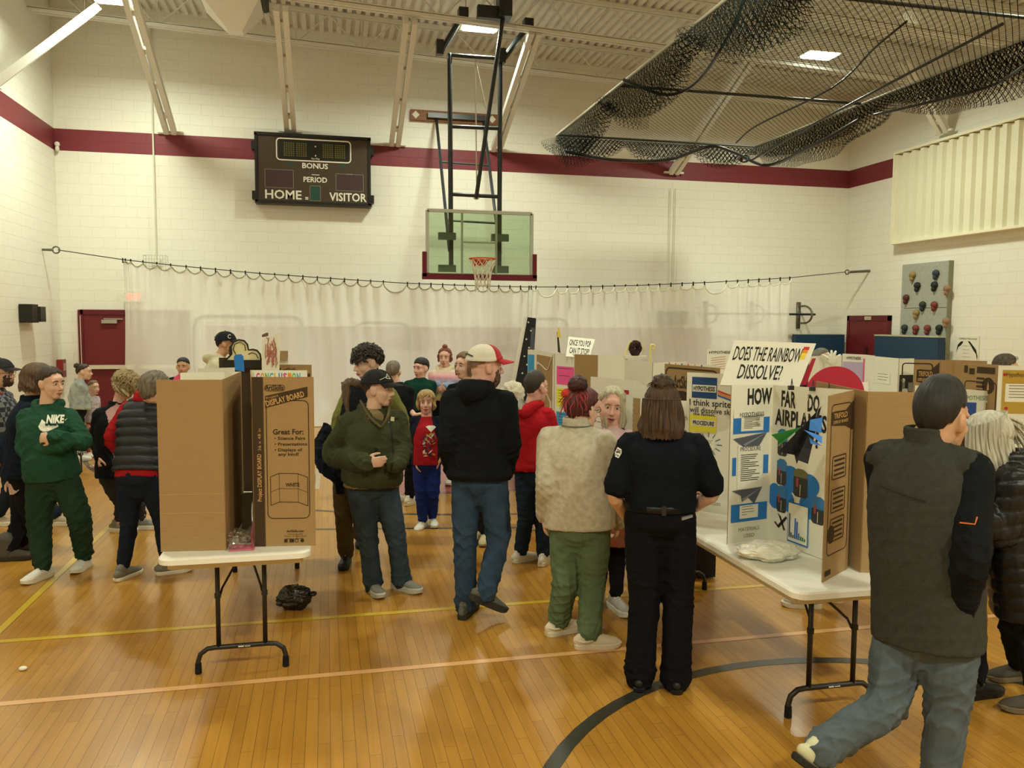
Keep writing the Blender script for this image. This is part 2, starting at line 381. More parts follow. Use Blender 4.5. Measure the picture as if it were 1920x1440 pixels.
# ------------------------------------------------------------------ high bay lights
M_LENS = mat('lamp_lens', (LIGHT_COL[0], LIGHT_COL[1], LIGHT_COL[2], 1), emit=24.0)
M_HOUS = mat('lamp_housing', '#E4E0D0', rough=0.4)
def high_bay(x, y, z, label, k=1.35):
    r = empty('high_bay_light', (x, y, z), label, 'ceiling light', 'high bay lights')
    mb = MB(); mb.box((0, 0, 0.07), (0.66, 0.42, 0.08)); mb.box((0, 0, 0.13), (0.5, 0.12, 0.06)); mb.build('housing', M_HOUS, r, local=True)
    mb = MB(); mb.box((0, 0, 0.02), (0.56, 0.34, 0.02)); mb.build('lens', M_LENS, r, local=True)
    la = bpy.data.lights.new('lamp', 'AREA'); la.shape = 'RECTANGLE'; la.size = 0.56; la.size_y = 0.34; la.energy = LAMP_WATTS*k; la.color = LIGHT_COL; la.spread = math.radians(165)
    lo = bpy.data.objects.new('lamp', la); COL.objects.link(lo); lo.parent = r; lo.location = (0, 0, -0.005)
    mb = MB(); mb.bar((-0.25, 0, 0.15), (-0.25, 0, 0.62), 0.02, 0.02, up=(0, 1, 0)); mb.bar((0.25, 0, 0.15), (0.25, 0, 0.62), 0.02, 0.02, up=(0, 1, 0)); mb.build('hanger', M_STEEL, r, local=True)
for (px, py), lb in zip(((215, 3), (900, 55), (1537, 107)), ('lit high bay light at the top of the left wall brace', 'lit high bay light behind the basketball goal frame', 'lit high bay light glowing behind the black netting')):
    p = zp(px, py, 7.0 if px < 1500 else 6.75); high_bay(p[0], p[1], p[2], lb, 1.4)
for y, k in ((7.2, 0.9), (-2.6, 2.3)):
    for i, x in enumerate((-2.6, 3.2, 9.2)):
        high_bay(x, y, 6.85, 'lit high bay light in the roof over the middle of the court', k)

# ------------------------------------------------------------------ duct and corrugated panel
M_DUCT = mat('duct_white', '#F2F1EA', rough=0.5); M_VENT = mat('vent_dark', '#4A463C', rough=0.6)
r = empty('air_heater', (-1.5, 14.9, 7.1), 'white sheet metal heater hood hanging under the roof deck', 'heater')
mb = MB(); P0 = [(-1.95, 14.4, 7.25), (-1.0, 14.4, 7.25), (-1.0, 15.3, 7.25), (-1.95, 15.3, 7.25)]; c = V(-1.45, 15.1, 6.88)
mb.add(P0+[tuple(c+V(-0.12, -0.15, 0)), tuple(c+V(0.12, -0.15, 0)), tuple(c+V(0.12, 0.1, 0)), tuple(c+V(-0.12, 0.1, 0))], [(0, 1, 5, 4), (1, 2, 6, 5), (2, 3, 7, 6), (3, 0, 4, 7), (4, 5, 6, 7)])
mb.box((-1.475, 14.85, 7.4), (0.95, 0.9, 0.3)); mb.build('hood', M_DUCT, r)
mb = MB(); mb.box((-0.96, 14.85, 7.4), (0.06, 0.7, 0.22))
for k in range(7): mb.box((-0.92, 14.85, 7.31+k*0.03), (0.04, 0.7, 0.012))
mb.build('louver', M_VENT, r)
M_PANEL = mat('corrugated_cream', '#E8E5CC', rough=0.5)
mb = MB(); pr = []; y = 9.0
while y < 15.42:
    for dy, dx in ((0, 0), (0.10, 0), (0.13, -0.07), (0.23, -0.07), (0.26, 0)): pr.append((y+dy, XR-0.10+dx))
    y += 0.26
r = empty('wall_panel', (XR, 12.2, 3.68), 'cream corrugated metal panel high on the right wall', 'panel')
mb.grid([[(px, min(py, 15.43), 3.70), (px, min(py, 15.43), 5.56)] for py, px in pr]); mb.build('corrugated_sheet', M_PANEL, r)
mb = MB(); mb.box((XR-0.11, 12.2, 3.69), (0.22, 6.5, 0.05)); mb.box((XR-0.10, 12.2, 5.60), (0.22, 6.5, 0.05)); mb.box((XR-0.10, 15.45, 4.64), (0.2, 0.05, 1.93)); mb.build('trim_frame', mat('trim_cream', '#F0ECD2', rough=0.5), r)

# ------------------------------------------------------------------ doors
M_DOOR = mat('door_maroon', '#70252B', rough=0.42, var=0.05, vscale=3); M_FRAME = mat('door_frame_maroon', '#651F27', rough=0.4)
M_CHROME = mat('brushed_metal', '#B8B5A8', rough=0.35, metal=0.8); M_BARC = mat('push_bar_cream', '#D8D0B8', rough=0.4)
def kind(o, k='structure'): o['kind'] = k; return o
# double door in the back wall, left
dr = bpy.data.objects.new('door_1', None); COL.objects.link(dr); dr.location = (-3.65, YB, 0); kind(dr)
mb = MB(); 
mb.box((-4.62, YB-0.02, 1.07), (0.09, 0.06, 2.14)); mb.box((-2.67, YB-0.02, 1.07), (0.09, 0.06, 2.14)); mb.box((-3.645, YB-0.02, 2.10), (1.95, 0.06, 0.09)); mb.build('door_frame', M_FRAME, dr)
for cx, nm in ((-4.12, 'door_leaf'), (-3.17, 'door_leaf')):
    lf = MB().box((cx, YB-0.005, 1.03), (0.93, 0.045, 2.04)).build(nm, M_DOOR, dr)
    MB().box((cx+0.03, YB-0.06, 1.03), (0.82, 0.07, 0.075)).build('push_bar', M_BARC, lf)
    mb = MB(); mb.box((cx+0.02, YB-0.06, 1.915), (0.28, 0.06, 0.07)); mb.bar((cx-0.08, YB-0.07, 1.97), (cx+0.26, YB-0.05, 1.965), 0.02, 0.02); mb.build('door_closer', M_CHROME, lf)
MB().box((-4.62, YB-0.06, 1.03), (0.012, 0.012, 2.0)).build('door_edge_strip', M_BARC, dr)
# double door in the right wall
dr = bpy.data.objects.new('door_2', None); COL.objects.link(dr); dr.location = (XR, 16.3, 0); kind(dr)
mb = MB(); mb.box((XR-0.02, 15.6, 1.07), (0.06, 0.08, 2.15)); mb.box((XR-0.02, 17.03, 1.07), (0.06, 0.08, 2.15)); mb.box((XR-0.02, 16.31, 2.09), (0.06, 1.5, 0.12)); mb.build('door_frame', M_FRAME, dr)
lf = MB().box((XR-0.01, 16.31, 1.02), (0.05, 1.36, 2.02)).build('door_leaf', M_DOOR, dr)
mb = MB(); mb.box((XR-0.05, 16.33, 1.35), (0.05, 0.09, 0.17)); mb.build('lock_plate', mat('lock_brown', '#4C2322', rough=0.4), lf)
mb = MB(); mb.box((XR-0.055, 16.30, 2.09), (0.02, 0.21, 0.075)); sg = mb.build('door_sign', mat('sign_ivory', '#D9D2B4'), dr)
mb = MB(); text_mb(mb, 'STORAGE', (XR-0.068, 16.37, 2.075), (0, -1, 0), Z, 0.03, width=0.15); mb.build('lettering', mat('ink', '#26251F'), sg)
# wall pads behind the curtain
M_PAD = mat('wall_pad_vinyl', '#8A4F4E', rough=0.5)
kind(empty('trim_wall_pads', (0, YB, 0), None, None))
pr = bpy.data.objects['trim_wall_pads']
x = -2.35
while x < 8.4:
    MB().box((x+0.305, YB-0.03, 0.97), (0.60, 0.06, 1.74)).build('wall_pad', M_PAD, pr); x += 0.61

# ------------------------------------------------------------------ scoreboard
r = empty('scoreboard', (-0.2, YB, 4.3), 'black basketball scoreboard on the maroon stripe', 'scoreboard')
M_SB = mat('scoreboard_face', '#45392C', rough=0.45); M_SBD = mat('scoreboard_frame', '#22221E', rough=0.4); M_W = mat('sign_white', '#E4E2D2', rough=0.6)
M_LED = mat('led_window', '#23241F', rough=0.3); M_AMB = mat('led_amber_off', '#6B6335', rough=0.5); M_RED = mat('led_red_off', '#43302F', rough=0.5); M_GRN = mat('led_green_off', '#244A3F', rough=0.5)
X0, X1, Z0, Z1, YS = -1.30, 0.90, 4.30, 5.62, YB-0.26
MB().box(((X0+X1)/2, YB-0.14, (Z0+Z1)/2), (X1-X0, 0.24, Z1-Z0)).build('cabinet', M_SB, r)
mb = MB()
for a, b in (((X0, Z1), (X1, Z1)), ((X0, Z0), (X1, Z0))): mb.box(((X0+X1)/2, YB-0.15, a[1]), (X1-X0+0.06, 0.28, 0.06))
for xx in (X0, X1): mb.box((xx, YB-0.15, (Z0+Z1)/2), (0.05, 0.28, Z1-Z0))
for xx in (X0-0.05, X1+0.05):
    for zz in (Z0+0.13, Z1-0.22): mb.box((xx, YB-0.14, zz), (0.08, 0.2, 0.16))
mb.build('frame', M_SBD, r)
mb = MB(); RX = V(1, 0, 0)
def SB(x, z): return V(X0+x, YS, Z0+z)
rect(mb, SB(0.43, 0.86), RX, Z, 0, 0, 1.36, 0.37, lift=0.003); mb.build('clock_window', M_LED, r)
mb = MB(); rrect_line(mb, SB(0.38, 0.82), RX, Z, 0, 0, 1.46, 0.44, 0.022, 0.08, lift=0.006); mb.build('clock_border', M_W, r)
for gx in (0.53, 0.77, 1.28, 1.52):
    mb = MB()
    for i in range(5):
        for j in range(7): rect(mb, SB(gx+i*0.043, 0.91+j*0.04), RX, Z, 0, 0, 0.026, 0.026, lift=0.006)
    mb.build('clock_digit', M_AMB, r)
mb = MB(); disc(mb, SB(1.14, 1.12), RX, Z, 0, 0, 0.014, lift=0.007); disc(mb, SB(1.14, 0.94), RX, Z, 0, 0, 0.014, lift=0.007)
text_mb(mb, 'Fair-Play', SB(1.06, 0.865), RX, Z, 0.035, width=0.16, lift=0.007)
text_mb(mb, 'BONUS', SB(0.88, 0.69), RX, Z, 0.10, width=0.50, bold=0.02, lift=0.006); text_mb(mb, 'PERIOD', SB(0.90, 0.42), RX, Z, 0.10, width=0.46, bold=0.02, lift=0.006)
text_mb(mb, 'HOME', SB(0.16, 0.07), RX, Z, 0.17, width=0.70, bold=0.02, lift=0.006); text_mb(mb, 'VISITOR', SB(1.40, 0.07), RX, Z, 0.16, width=0.74, bold=0.02, lift=0.006)
rect(mb, SB(0.93, 0.07), RX, Z, 0, 0, 0.06, 0.02, lift=0.006); rect(mb, SB(0.93, 0.1), RX, Z, 0, 0, 0.06, 0.02, lift=0.006); rect(mb, SB(1.06, 0.56), RX, Z, 0, 0, 0.15, 0.012, lift=0.006)
rect(mb, SB(1.73, 0.60), RX, Z, 0, 0, 0.13, 0.012, lift=0.006); mb.build('lettering', M_W, r)
for (wx, wz, ww, wh, m, nm) in ((0.16, 0.28, 0.55, 0.36, M_RED, 'home_score_window'), (1.53, 0.27, 0.55, 0.34, M_RED, 'visitor_score_window'), (1.02, 0.05, 0.21, 0.30, M_GRN, 'period_window')):
    mb = MB(); rect(mb, SB(wx, wz), RX, Z, 0, 0, ww, wh, lift=0.003); w = mb.build(nm, m, r)
    mb = MB(); rrect_line(mb, SB(wx, wz), RX, Z, 0, 0, ww, wh, 0.008, 0, lift=0.006); mb.build('window_border', mat('sb_line', '#8F8870'), w)
for sx, xx in ((1, 1.62), (-1, 0.70)):
    mb = MB(); poly(mb, SB(xx, 0.76), RX, Z, [(0, -0.05), (0.13*sx, 0), (0, 0.05)][::sx], lift=0.004); mb.build('bonus_arrow', M_GRN, r)
# cream wire guard under the scoreboard shadow line
# ------------------------------------------------------------------ small wall fittings
r = empty('wall_speaker', (XL, 15.3, 2.05), 'small black loudspeaker box on the left wall', 'speaker')
MB().box((XL+0.11, 15.2, 2.05), (0.20, 0.30, 0.31)).build('cabinet', mat('speaker_black', '#26251F', rough=0.5), r)
MB().box((XL+0.14, 15.50, 2.04), (0.2, 0.26, 0.26)).build('horn', mat('speaker_grey', '#3A382F', rough=0.5), r)
r = empty('fire_alarm_box', (XL, 17.0, 1.0), 'small red fire alarm box beside the left corner', 'alarm box')
MB().box((XL+0.06, 17.0, 1.02), (0.10, 0.22, 0.34)).build('case', mat('alarm_red', '#8A2A2A', rough=0.4), r)
MB().box((XL+0.115, 17.0, 1.05), (0.012, 0.12, 0.14)).build('window', mat('alarm_pale', '#C9A59A', rough=0.3), r)
r = empty('wall_pull', (XL, 17.12, 5.2), 'small white fitting in the left corner on the maroon stripe', 'fitting')
mb = MB(); mb.ell((XL+0.07, YB-0.08, 5.25), 0.05); mb.ell((XL+0.07, YB-0.08, 5.17), (0.04, 0.04, 0.06)); mb.build('body', M_W, r, smooth=True)
r = empty('caged_sensor', (-3.24, YB-0.2, 3.0), 'white wire cage guard on the end of a long conduit', 'wire guard')
mb = MB(); cx, cy_, cz = -3.22, YB-0.13, 3.06
for i in range(9): mb.bar((cx-0.2+i*0.05, cy_-0.11, cz-0.14), (cx-0.2+i*0.05, cy_-0.11, cz+0.14), 0.008, 0.008, up=(0, 1, 0))
for j in range(5): mb.bar((cx-0.2, cy_-0.11, cz-0.14+j*0.07), (cx+0.2, cy_-0.11, cz-0.14+j*0.07), 0.008, 0.008)
for sx in (-0.2, 0.2):
    for j in range(3): mb.bar((cx+sx, cy_-0.11, cz-0.14+j*0.14), (cx+sx, YB-0.01, cz-0.14+j*0.14), 0.008, 0.008)
mb.build('cage', mat('cage_white', '#C9C6B6', rough=0.4, metal=0.2), r)
MB().box((cx, YB-0.06, cz), (0.16, 0.10, 0.12)).build('sensor', M_W, r)
MB().tube([(cx, YB-0.05, cz+0.1), (cx, YB-0.05, 7.7)], 0.017, n=8).build('conduit', mat('conduit_white', '#DCD7C2', rough=0.4), r)
r = empty('exit_sign', (-3.64, YB, 2.40), 'small red glowing exit sign over the left door, seen through the curtain', 'exit sign')
MB().box((-3.64, YB-0.05, 2.40), (0.36, 0.09, 0.2)).build('case', M_W, r)
mb = MB(); text_mb(mb, 'EXIT', (-3.76, YB-0.1, 2.34), (1, 0, 0), Z, 0.12, width=0.24, bold=0.02); mb.build('lettering', mat('exit_glow', '#FF3A2A', emit=9.0), r)
r = empty('wall_intercom', (7.65, YB, 2.06), 'grey equipment box on the back wall, faint behind the right curtain', 'wall box')
MB().box((7.65, YB-0.09, 2.06), (0.66, 0.18, 0.32)).build('case', mat('box_grey', '#4E4C44'), r)
# chinning bars on the back wall
r = empty('chin_up_bar', (9.6, YB, 2.15), 'dark chin up bar on three curved brackets along the back wall', 'bar')
M_GM = mat('grey_metal', '#6E6B5E', rough=0.4, metal=0.5)
for bx in (8.49, 9.64, 10.86):
    mb = MB(); mb.box((bx, YB-0.03, 2.15), (0.09, 0.04, 0.62))
    mb.tube([(bx, YB-0.06, 2.36), (bx+0.02, YB-0.3, 2.36), (bx+0.04, YB-0.46, 2.28), (bx+0.04, YB-0.52, 2.16), (bx+0.04, YB-0.46, 2.04), (bx+0.02, YB-0.3, 1.97), (bx, YB-0.06, 1.97)], 0.024, n=8, sub=3)
    mb.build('bracket', M_GM, r, smooth=True)
MB().tube([(8.3, YB-0.40, 2.17), (11.05, YB-0.40, 2.17)], 0.026, n=8).build('bar', M_DARKM, r)
# climbing wall
r = empty('climbing_wall', (XR, 14.5, 1.76), 'grey speckled climbing wall panel with coloured holds', 'climbing wall')
M_CW = mat('climb_grey', '#A7ABA0', rough=0.85, var=0.12, vscale=40, bump=0.2, bscale=80)
MB().box((XR-0.05, 14.51, 2.76), (0.08, 1.34, 0.92)).build('upper_panel', M_CW, r); MB().box((XR-0.05, 14.51, 1.55), (0.08, 1.34, 1.48)).build('lower_panel', M_CW, r)
MB().box((XR-0.05, 13.83, 2.0), (0.11, 0.02, 2.44)).build('panel_edge', mat('climb_edge', '#8A8A74'), r)
hc = {'y': '#9A8456', 'b': '#33424C', 'k': '#262A2C', 'r': '#7C3B36', 'g': '#2F3B34', 'p': '#96755C', 'm': '#5C2F2C'}
for hx, hy, c in ((1713, 517, 'y'), (1757, 514, 'b'), (1722, 537, 'k'), (1754, 536, 'k'), (1778, 543, 'p'), (1701, 560, 'm'), (1732, 573, 'g'), (1754, 573, 'r'), (1720, 588, 'y'), (1776, 604, 'p'), (1698, 616, 'g'), (1719, 617, 'r'), (1741, 617, 'r'), (1763, 617, 'k')):
    p = xp(hx, hy, XR-0.09); mb = MB(); mb.ell(p+V(-0.03, 0, 0.02), (0.06, 0.085, 0.07), nu=9, nv=6); mb.ell(p+V(-0.035, 0.01, -0.06), (0.05, 0.045, 0.06), nu=8, nv=6)
    mb.build('climbing_hold', mat('hold_'+c, hc[c], rough=0.6), r, smooth=True)
# blue crash mats standing against the walls
M_BLUE = mat('mat_blue_vinyl', '#24415C', rough=0.4)
r = empty('crash_mat', (11.3, YB-0.2, 0), 'dark blue gym mat standing by the back wall under the chin up bar', 'gym mat', 'blue gym mats')
MB().box((11.32, YB-0.17, 0.87), (1.28, 0.16, 1.66)).build('mat_body', M_BLUE, r); MB().box((11.32, YB-0.17, 1.71), (1.3, 0.17, 0.015)).build('top_seam', mat('seam_pale', '#B9B7A0'), r)
r = empty('crash_mat', (XR-0.3, 14.7, 0), 'dark blue gym mat standing below the climbing wall', 'gym mat', 'blue gym mats')
MB().box((XR-0.28, 14.68, 0.86), (0.16, 1.9, 1.68)).build('mat_body', M_BLUE, r); MB().box((XR-0.28, 14.68, 1.715), (0.18, 1.92, 0.03)).build('top_seam', mat('seam_pale', '#B9B7A0'), r)
# rules poster
r = empty('poster', (XR, 13.35, 1.3), 'white climbing rules poster with black jagged mountains', 'poster')
mb = MB().box((XR-0.012, 13.35, 1.36), (0.012, 0.56, 0.76)); mb.build('sheet', mat('paper_white', '#E8E6D6', rough=0.8), r)
mb = MB(); o = V(XR-0.02, 13.63, 0.98); RY = V(0, -1, 0)
text_mb(mb, 'CLIMBING WALL RULES', o+RY*0.05+Z*0.69, RY, Z, 0.035, width=0.46)
for k in range(6): text_mb(mb, 'one climber at a time', o+RY*0.16+Z*(0.56-k*0.07), RY, Z, 0.014, width=0.2-0.02*(k % 3))
poly(mb, o, RY, Z, [(0.0, 0.42), (0.05, 0.54), (0.12, 0.58), (0.17, 0.64), (0.15, 0.66), (0.09, 0.64), (0.03, 0.58)]); poly(mb, o, RY, Z, [(0.28, 0.66), (0.33, 0.66), (0.45, 0.55), (0.50, 0.5), (0.54, 0.38), (0.54, 0.28), (0.5, 0.42), (0.43, 0.49), (0.36, 0.58)])
mb.build('lettering', mat('ink', '#26251F'), r)
# thin ropes down the back wall
for k, px in enumerate((1258, 1267)):
    p = yp(px, 335, YB-0.05); t = MB().tube([(p[0], p[1], 4.95), (p[0], p[1], 2.0)], 0.007, n=5).build('pull_rope', mat('rope_cream', '#C6BFA2'), None)
    tag(t, ('left' if k == 0 else 'right')+'-hand thin cream rope hanging down the back wall under the net', 'rope', 'thin ropes on the back wall')
# wall eye brackets and the curtain cable
def eye(p, d, label):
    r = empty('wall_eye', p, label, 'bracket'); p = V(*p); d = V(*d)
    MB().tube([p, p+d*0.16], 0.022, n=8).build('stem', M_GM, r)
    mb = MB(); mb.tube([p+d*0.22+0.06*V(math.cos(a), 0, math.sin(a)) for a in np.linspace(0, 6.2, 12)], 0.014, n=6); mb.build('ring', M_GM, r, smooth=True)
EL = xp(80, 468, XL+0.01); ER = xp(1630, 508, XR-0.01)
eye(EL, (1, 0, 0), 'steel eye bolt holding the curtain cable on the left wall'); 
r = empty('cable_bracket', ER, 'steel bracket holding the curtain cable on the right wall', 'bracket')
MB().tube([ER, ER+V(-0.45, 0.1, -0.03)], 0.03, n=8).build('arm', M_GM, r); MB().tube([ER+V(-0.5, 0.1, -0.03)+0.05*V(math.cos(a), 0, math.sin(a)) for a in np.linspace(0, 6.2, 12)], 0.015, n=6).build('ring', M_GM, r)
def wire_pt(px, dpx=0):
    "the sagging cable, given the picture column; cable plane runs from EL to ER"
    xs = [80, 232, 330, 480, 620, 760, 900, 990, 1080, 1200, 1340, 1480, 1600]; ys = [469, 487, 498, 512, 522, 531, 536, 538, 538, 535, 529, 521, 511]
    y = float(np.interp(px, xs, ys)); s = (px-80)/1550.0; Y = EL[1]+(ER[1]-EL[1])*s-0.25*math.sin(math.pi*s); return yp(px, y+dpx, Y)
t = MB().tube([EL+V(0.25, 0, 0)]+[wire_pt(q) for q in (232, 330, 480, 620, 760, 900, 990, 1080, 1200, 1340, 1480)]+[ER+V(-0.55, 0.1, -0.03)], 0.009, n=5).build('curtain_cable', mat('cable_grey', '#4A473C'), None)
tag(t, 'thin steel cable stretched across the gym carrying the white curtains', 'cable')
# ------------------------------------------------------------------ curtains
def curtain_mat():
    m = bpy.data.materials.new('curtain_mesh_cloth'); m.use_nodes = True; nt = m.node_tree; N = nt.nodes; L = nt.links; N.remove(N['Principled BSDF'])
    d = N.new('ShaderNodeBsdfDiffuse'); d.inputs[0].default_value = lin('#FAF9F2'); t = N.new('ShaderNodeBsdfTranslucent'); t.inputs[0].default_value = lin('#FAF9F2')
    a = N.new('ShaderNodeMixShader'); a.inputs[0].default_value = 0.22; L.new(d.outputs[0], a.inputs[1]); L.new(t.outputs[0], a.inputs[2])
    tr = N.new('ShaderNodeBsdfTransparent'); x = N.new('ShaderNodeMixShader'); x.inputs[0].default_value = 0.74
    L.new(tr.outputs[0], x.inputs[1]); L.new(a.outputs[0], x.inputs[2]); L.new(x.outputs[0], N['Material Output'].inputs[0]); return m
M_CURT = curtain_mat(); M_HEM = mat('curtain_hem', '#A8A490', rough=0.9); M_HEMW = mat('curtain_hem_white', '#ECEAD8', rough=0.9)
def curtain(name, hooks, label, hem_m, deep, seed, left_edge=0):
    rnd = random.Random(seed); P0 = wire_pt(hooks[0]); r = empty('curtain', V(P0[0], P0[1], 0.0), label, 'curtain', None)
    cols = []; n = 10; hem = []
    H = [wire_pt(h) for h in hooks]
    for i in range(len(H)-1):
        for j in range(n):
            u = j/n; w = H[i]*(1-u)+H[i+1]*u; gap = np.linalg.norm(H[i+1]-H[i])
            sag = (4*u*(1-u))**0.8*gap*deep*(1.0 if gap < 0.55 else 0.8)
            cols.append((w, 0.03+sag, u, i))
    cols.append((H[-1], 0.03, 0.0, len(H)-1))
    rows = []; nz = 26
    ph = [rnd.uniform(0, 6.28) for _ in range(8)]
    for (w, sag, u, i) in cols:
        col = []
        for k in range(nz+1):
            s = k/nz; z = (w[2]-sag)*(1-s)+0.01*s
            fold = 0.055*math.sin(2*math.pi*(u+i))*max(0, 1-s*2.2)+0.045*math.sin(w[0]*3.1+ph[0]+s*1.4)+0.03*math.sin(w[0]*7.3+ph[1]-s*2.0)*(0.4+s)+0.03*math.sin(w[0]*1.1+ph[2])
            bell = -1.0*max(0, s-0.1)**1.6*math.sin(math.pi*min(1, max(0, (w[0]-P0[0])/(H[-1][0]-P0[0]))))**0.6
            y = w[1]+fold+bell+(0.05*math.sin(w[0]*11+ph[3]+s*9) if s > 0.85 else 0)
            col.append((w[0]+0.02*math.sin(5*s+ph[4]+w[0]), y, z))
        rows.append(col); hem.append(V(*col[0]))
    mb = MB(); mb.grid(rows); mb.build('cloth', M_CURT, r, smooth=True)
    MB().tube(hem, 0.012, n=5).build('top_hem', hem_m, r)
    for h in H: MB().box(h+V(0, 0, -0.015), (0.022, 0.022, 0.085)).build('hook', mat('hook_black', '#22221E'), r)
    return r
hk1 = [230, 235, 245, 268, 294, 320, 349, 376, 404, 432, 460, 487, 515, 541, 568, 595, 620, 646, 671, 695, 719, 764, 786, 808, 830, 852, 872, 892, 914, 935, 956, 976, 992]
hk2 = [996, 1005, 1042, 1064, 1086, 1108, 1130, 1152, 1173, 1195, 1216, 1237, 1258, 1279, 1300, 1321, 1362, 1383, 1403, 1423, 1443, 1463, 1481]
curtain('l', hk1, 'long white mesh curtain left of the hoop with grey scalloped top', M_HEM, 0.36, 3)
curtain('r', hk2, 'white mesh curtain right of the hoop with white gathered top', M_HEMW, 0.42, 5)
# ball rebound nets standing behind the curtain
M_TUBE = mat('grey_tube', '#5E5B50', rough=0.4, metal=0.3); M_NETW = mat('net_white', '#C9C5B0', rough=0.9)
for (xa, xb, zt, lb) in ((-2.46, -0.43, 2.03, 'large rounded grey goal frame with net, faint behind the left curtain'), (0.53, 1.65, 1.92, 'smaller rounded goal frame, faint behind the curtain near the hoop'), (4.16, 5.0, 2.03, 'grey rounded goal frame faint behind the right curtain')):
    Y = YB-0.75; r = empty('goal_frame', ((xa+xb)/2, Y, 0), lb, 'goal frame', 'goal frames behind the curtain')
    MB().tube([(xa, Y, 0.0), (xa, Y, zt-0.2), (xa+0.06, Y, zt-0.06), (xa+0.2, Y, zt), (xb-0.2, Y, zt), (xb-0.06, Y, zt-0.06), (xb, Y, zt-0.2), (xb, Y, 0.0)], 0.03, n=8).build('frame', M_TUBE, r, smooth=True)
    mb = MB(); k = xa+0.06
    while k < xb: mb.bar((k, Y+0.03, 0.05), (k, Y+0.03, zt-0.03), 0.012, 0.012, up=(0, 1, 0)); k += 0.09
    z = 0.1
    while z < zt: mb.bar((xa, Y+0.03, z), (xb, Y+0.03, z), 0.012, 0.012); z += 0.09
    mb.build('net', M_NETW, r)
# black star-dotted mat leaning through the curtain gap
r = empty('folded_mat', (3.75, 15.2, 0), 'tall black mat with white dots leaning in the gap between the curtains', 'mat')
a, b = V(3.52, 15.05, 0.0), V(3.84, 15.05, 2.0); MB().prism([V(3.30, 14.85, 0), V(3.76, 14.85, 0), V(3.90, 15.0, 2.03), V(3.72, 15.0, 2.05)], (0.03, 0.14, 0)).build('mat_body', mat('mat_black', '#16181B', rough=0.5), r)
mb = MB(); rn = random.Random(4)
for k in range(11): 
    q = 0.35+k*0.16; t_ = q/2.05; mb.ell((3.30+0.46*0.45+t_*(0.27)+(0.05 if k % 2 else -0.02), 14.85+t_*0.15-0.01, q), (0.018, 0.006, 0.018), nu=8, nv=5)
mb.build('dots', mat('dot_white', '#C8CCC8'), r)
MB().prism([V(3.26, 14.84, 0), V(3.31, 14.84, 0), V(3.73, 14.99, 2.05), V(3.69, 14.99, 2.05)], (0, 0.15, 0)).build('edge_binding', mat('binding_white', '#D6D4C4'), r)
MB().prism([V(3.66, 14.83, 0.1), V(3.78, 14.83, 0.1), V(3.87, 14.98, 1.85), V(3.80, 14.98, 1.85)], (0.01, 0.05, 0)).build('side_strap', mat('strap_grey', '#4C5258', var=0.3, vscale=50), r)

# ------------------------------------------------------------------ basketball goal
r = empty('basketball_goal', (2.55, 14.1, 3.05), 'ceiling hung basketball goal with glass backboard and orange rim', 'basketball goal')
YG = 14.1; M_GOAL = mat('goal_pipe', '#20262A', rough=0.35, spec=0.5); M_BBF = mat('backboard_frame', '#C4CBBE', rough=0.4)
xa, xb = 1.70, 3.53; zb_, zt_ = 2.76, 3.84
def G(px, py, Y=14.1): return yp(px, py, Y)
for a, b in (((843, 103), (846, 505)), ((938, 110), (936, 505))): MB().tube([G(*a), G(*b)], 0.042, n=10).build('mast_pipe', M_GOAL, r, smooth=True)
for a, b, w in (((843, 103), (938, 110), 0.034), ((844, 237), (937, 241), 0.034), ((845, 364), (937, 369), 0.034)): MB().tube([G(*a), G(*b)], w, n=8).build('cross_bar', M_GOAL, r, smooth=True)
mb = MB(); mb.tube([zp(945, 20, 7.1), G(893, 370)], 0.036, n=8); mb.build('diagonal_brace', M_GOAL, r, smooth=True)
for a, b in (((868, 28), (830, 92)), ((990, 48), (946, 108))):
    mb = MB(); p, q = zp(*a, 7.15), G(*b); mb.tube([p, q], 0.05, n=8); mb.box(p, (0.16, 0.2, 0.2)); mb.box(q+V(-0.05, 0, 0.02), (0.12, 0.14, 0.24)); mb.build('hanger_arm', M_GOAL, r)
mb = MB(); p = zp(945, 15, 7.15); mb.box(p, (0.22, 0.3, 0.35)); mb.box(p+V(-0.25, 0, -0.1), (0.4, 0.12, 0.2)); mb.build('winch', M_GOAL, r)
mb = MB(); mb.tube([G(891, 112), G(894, 358)], 0.011, n=6); mb.tube([G(891, 112), G(911, 203)], 0.011, n=6); mb.tube([G(893, 368)+0.05*V(math.cos(a), 0, math.sin(a)) for a in np.linspace(0, 6.3, 12)], 0.014, n=6); mb.build('hoist_cable', mat('cable_white', '#D5D3C5', rough=0.5), r)
# wall brackets: timber board with fold-back struts
wb = MB().box((2.67, YB-0.05, 6.21), (1.83, 0.09, 0.21)).build('timber_board', mat('oak_board', '#8A5A34', rough=0.5, var=0.2, vscale=6, stretch=(1, 8, 8)), r)
mb = MB()
for xx in (1.86, 3.47): mb.add([(xx-0.08, YB-0.1, 6.21), (xx, YB-0.1, 6.13), (xx+0.08, YB-0.1, 6.21), (xx, YB-0.1, 6.29)], [(0, 1, 2, 3)])
mb.build('diamond_plates', M_W, wb)
mb = MB(); mb.box((2.7, YB-0.14, 6.2), (1.2, 0.1, 0.1))
for a, b in (((818, 222), (843, 470)), ((907, 230), (938, 475))): mb.tube([yp(*a, YB-0.15), G(*b)], 0.03, n=8)
for f in (0.37, 0.8):
    p = yp(818, 222, YB-0.15)*(1-f)+G(843, 470)*f; q = yp(907, 230, YB-0.15)*(1-f)+G(938, 475)*f; mb.tube([p, q], 0.022, n=6)
mb.build('wall_struts', M_GOAL, r)
mb = MB()
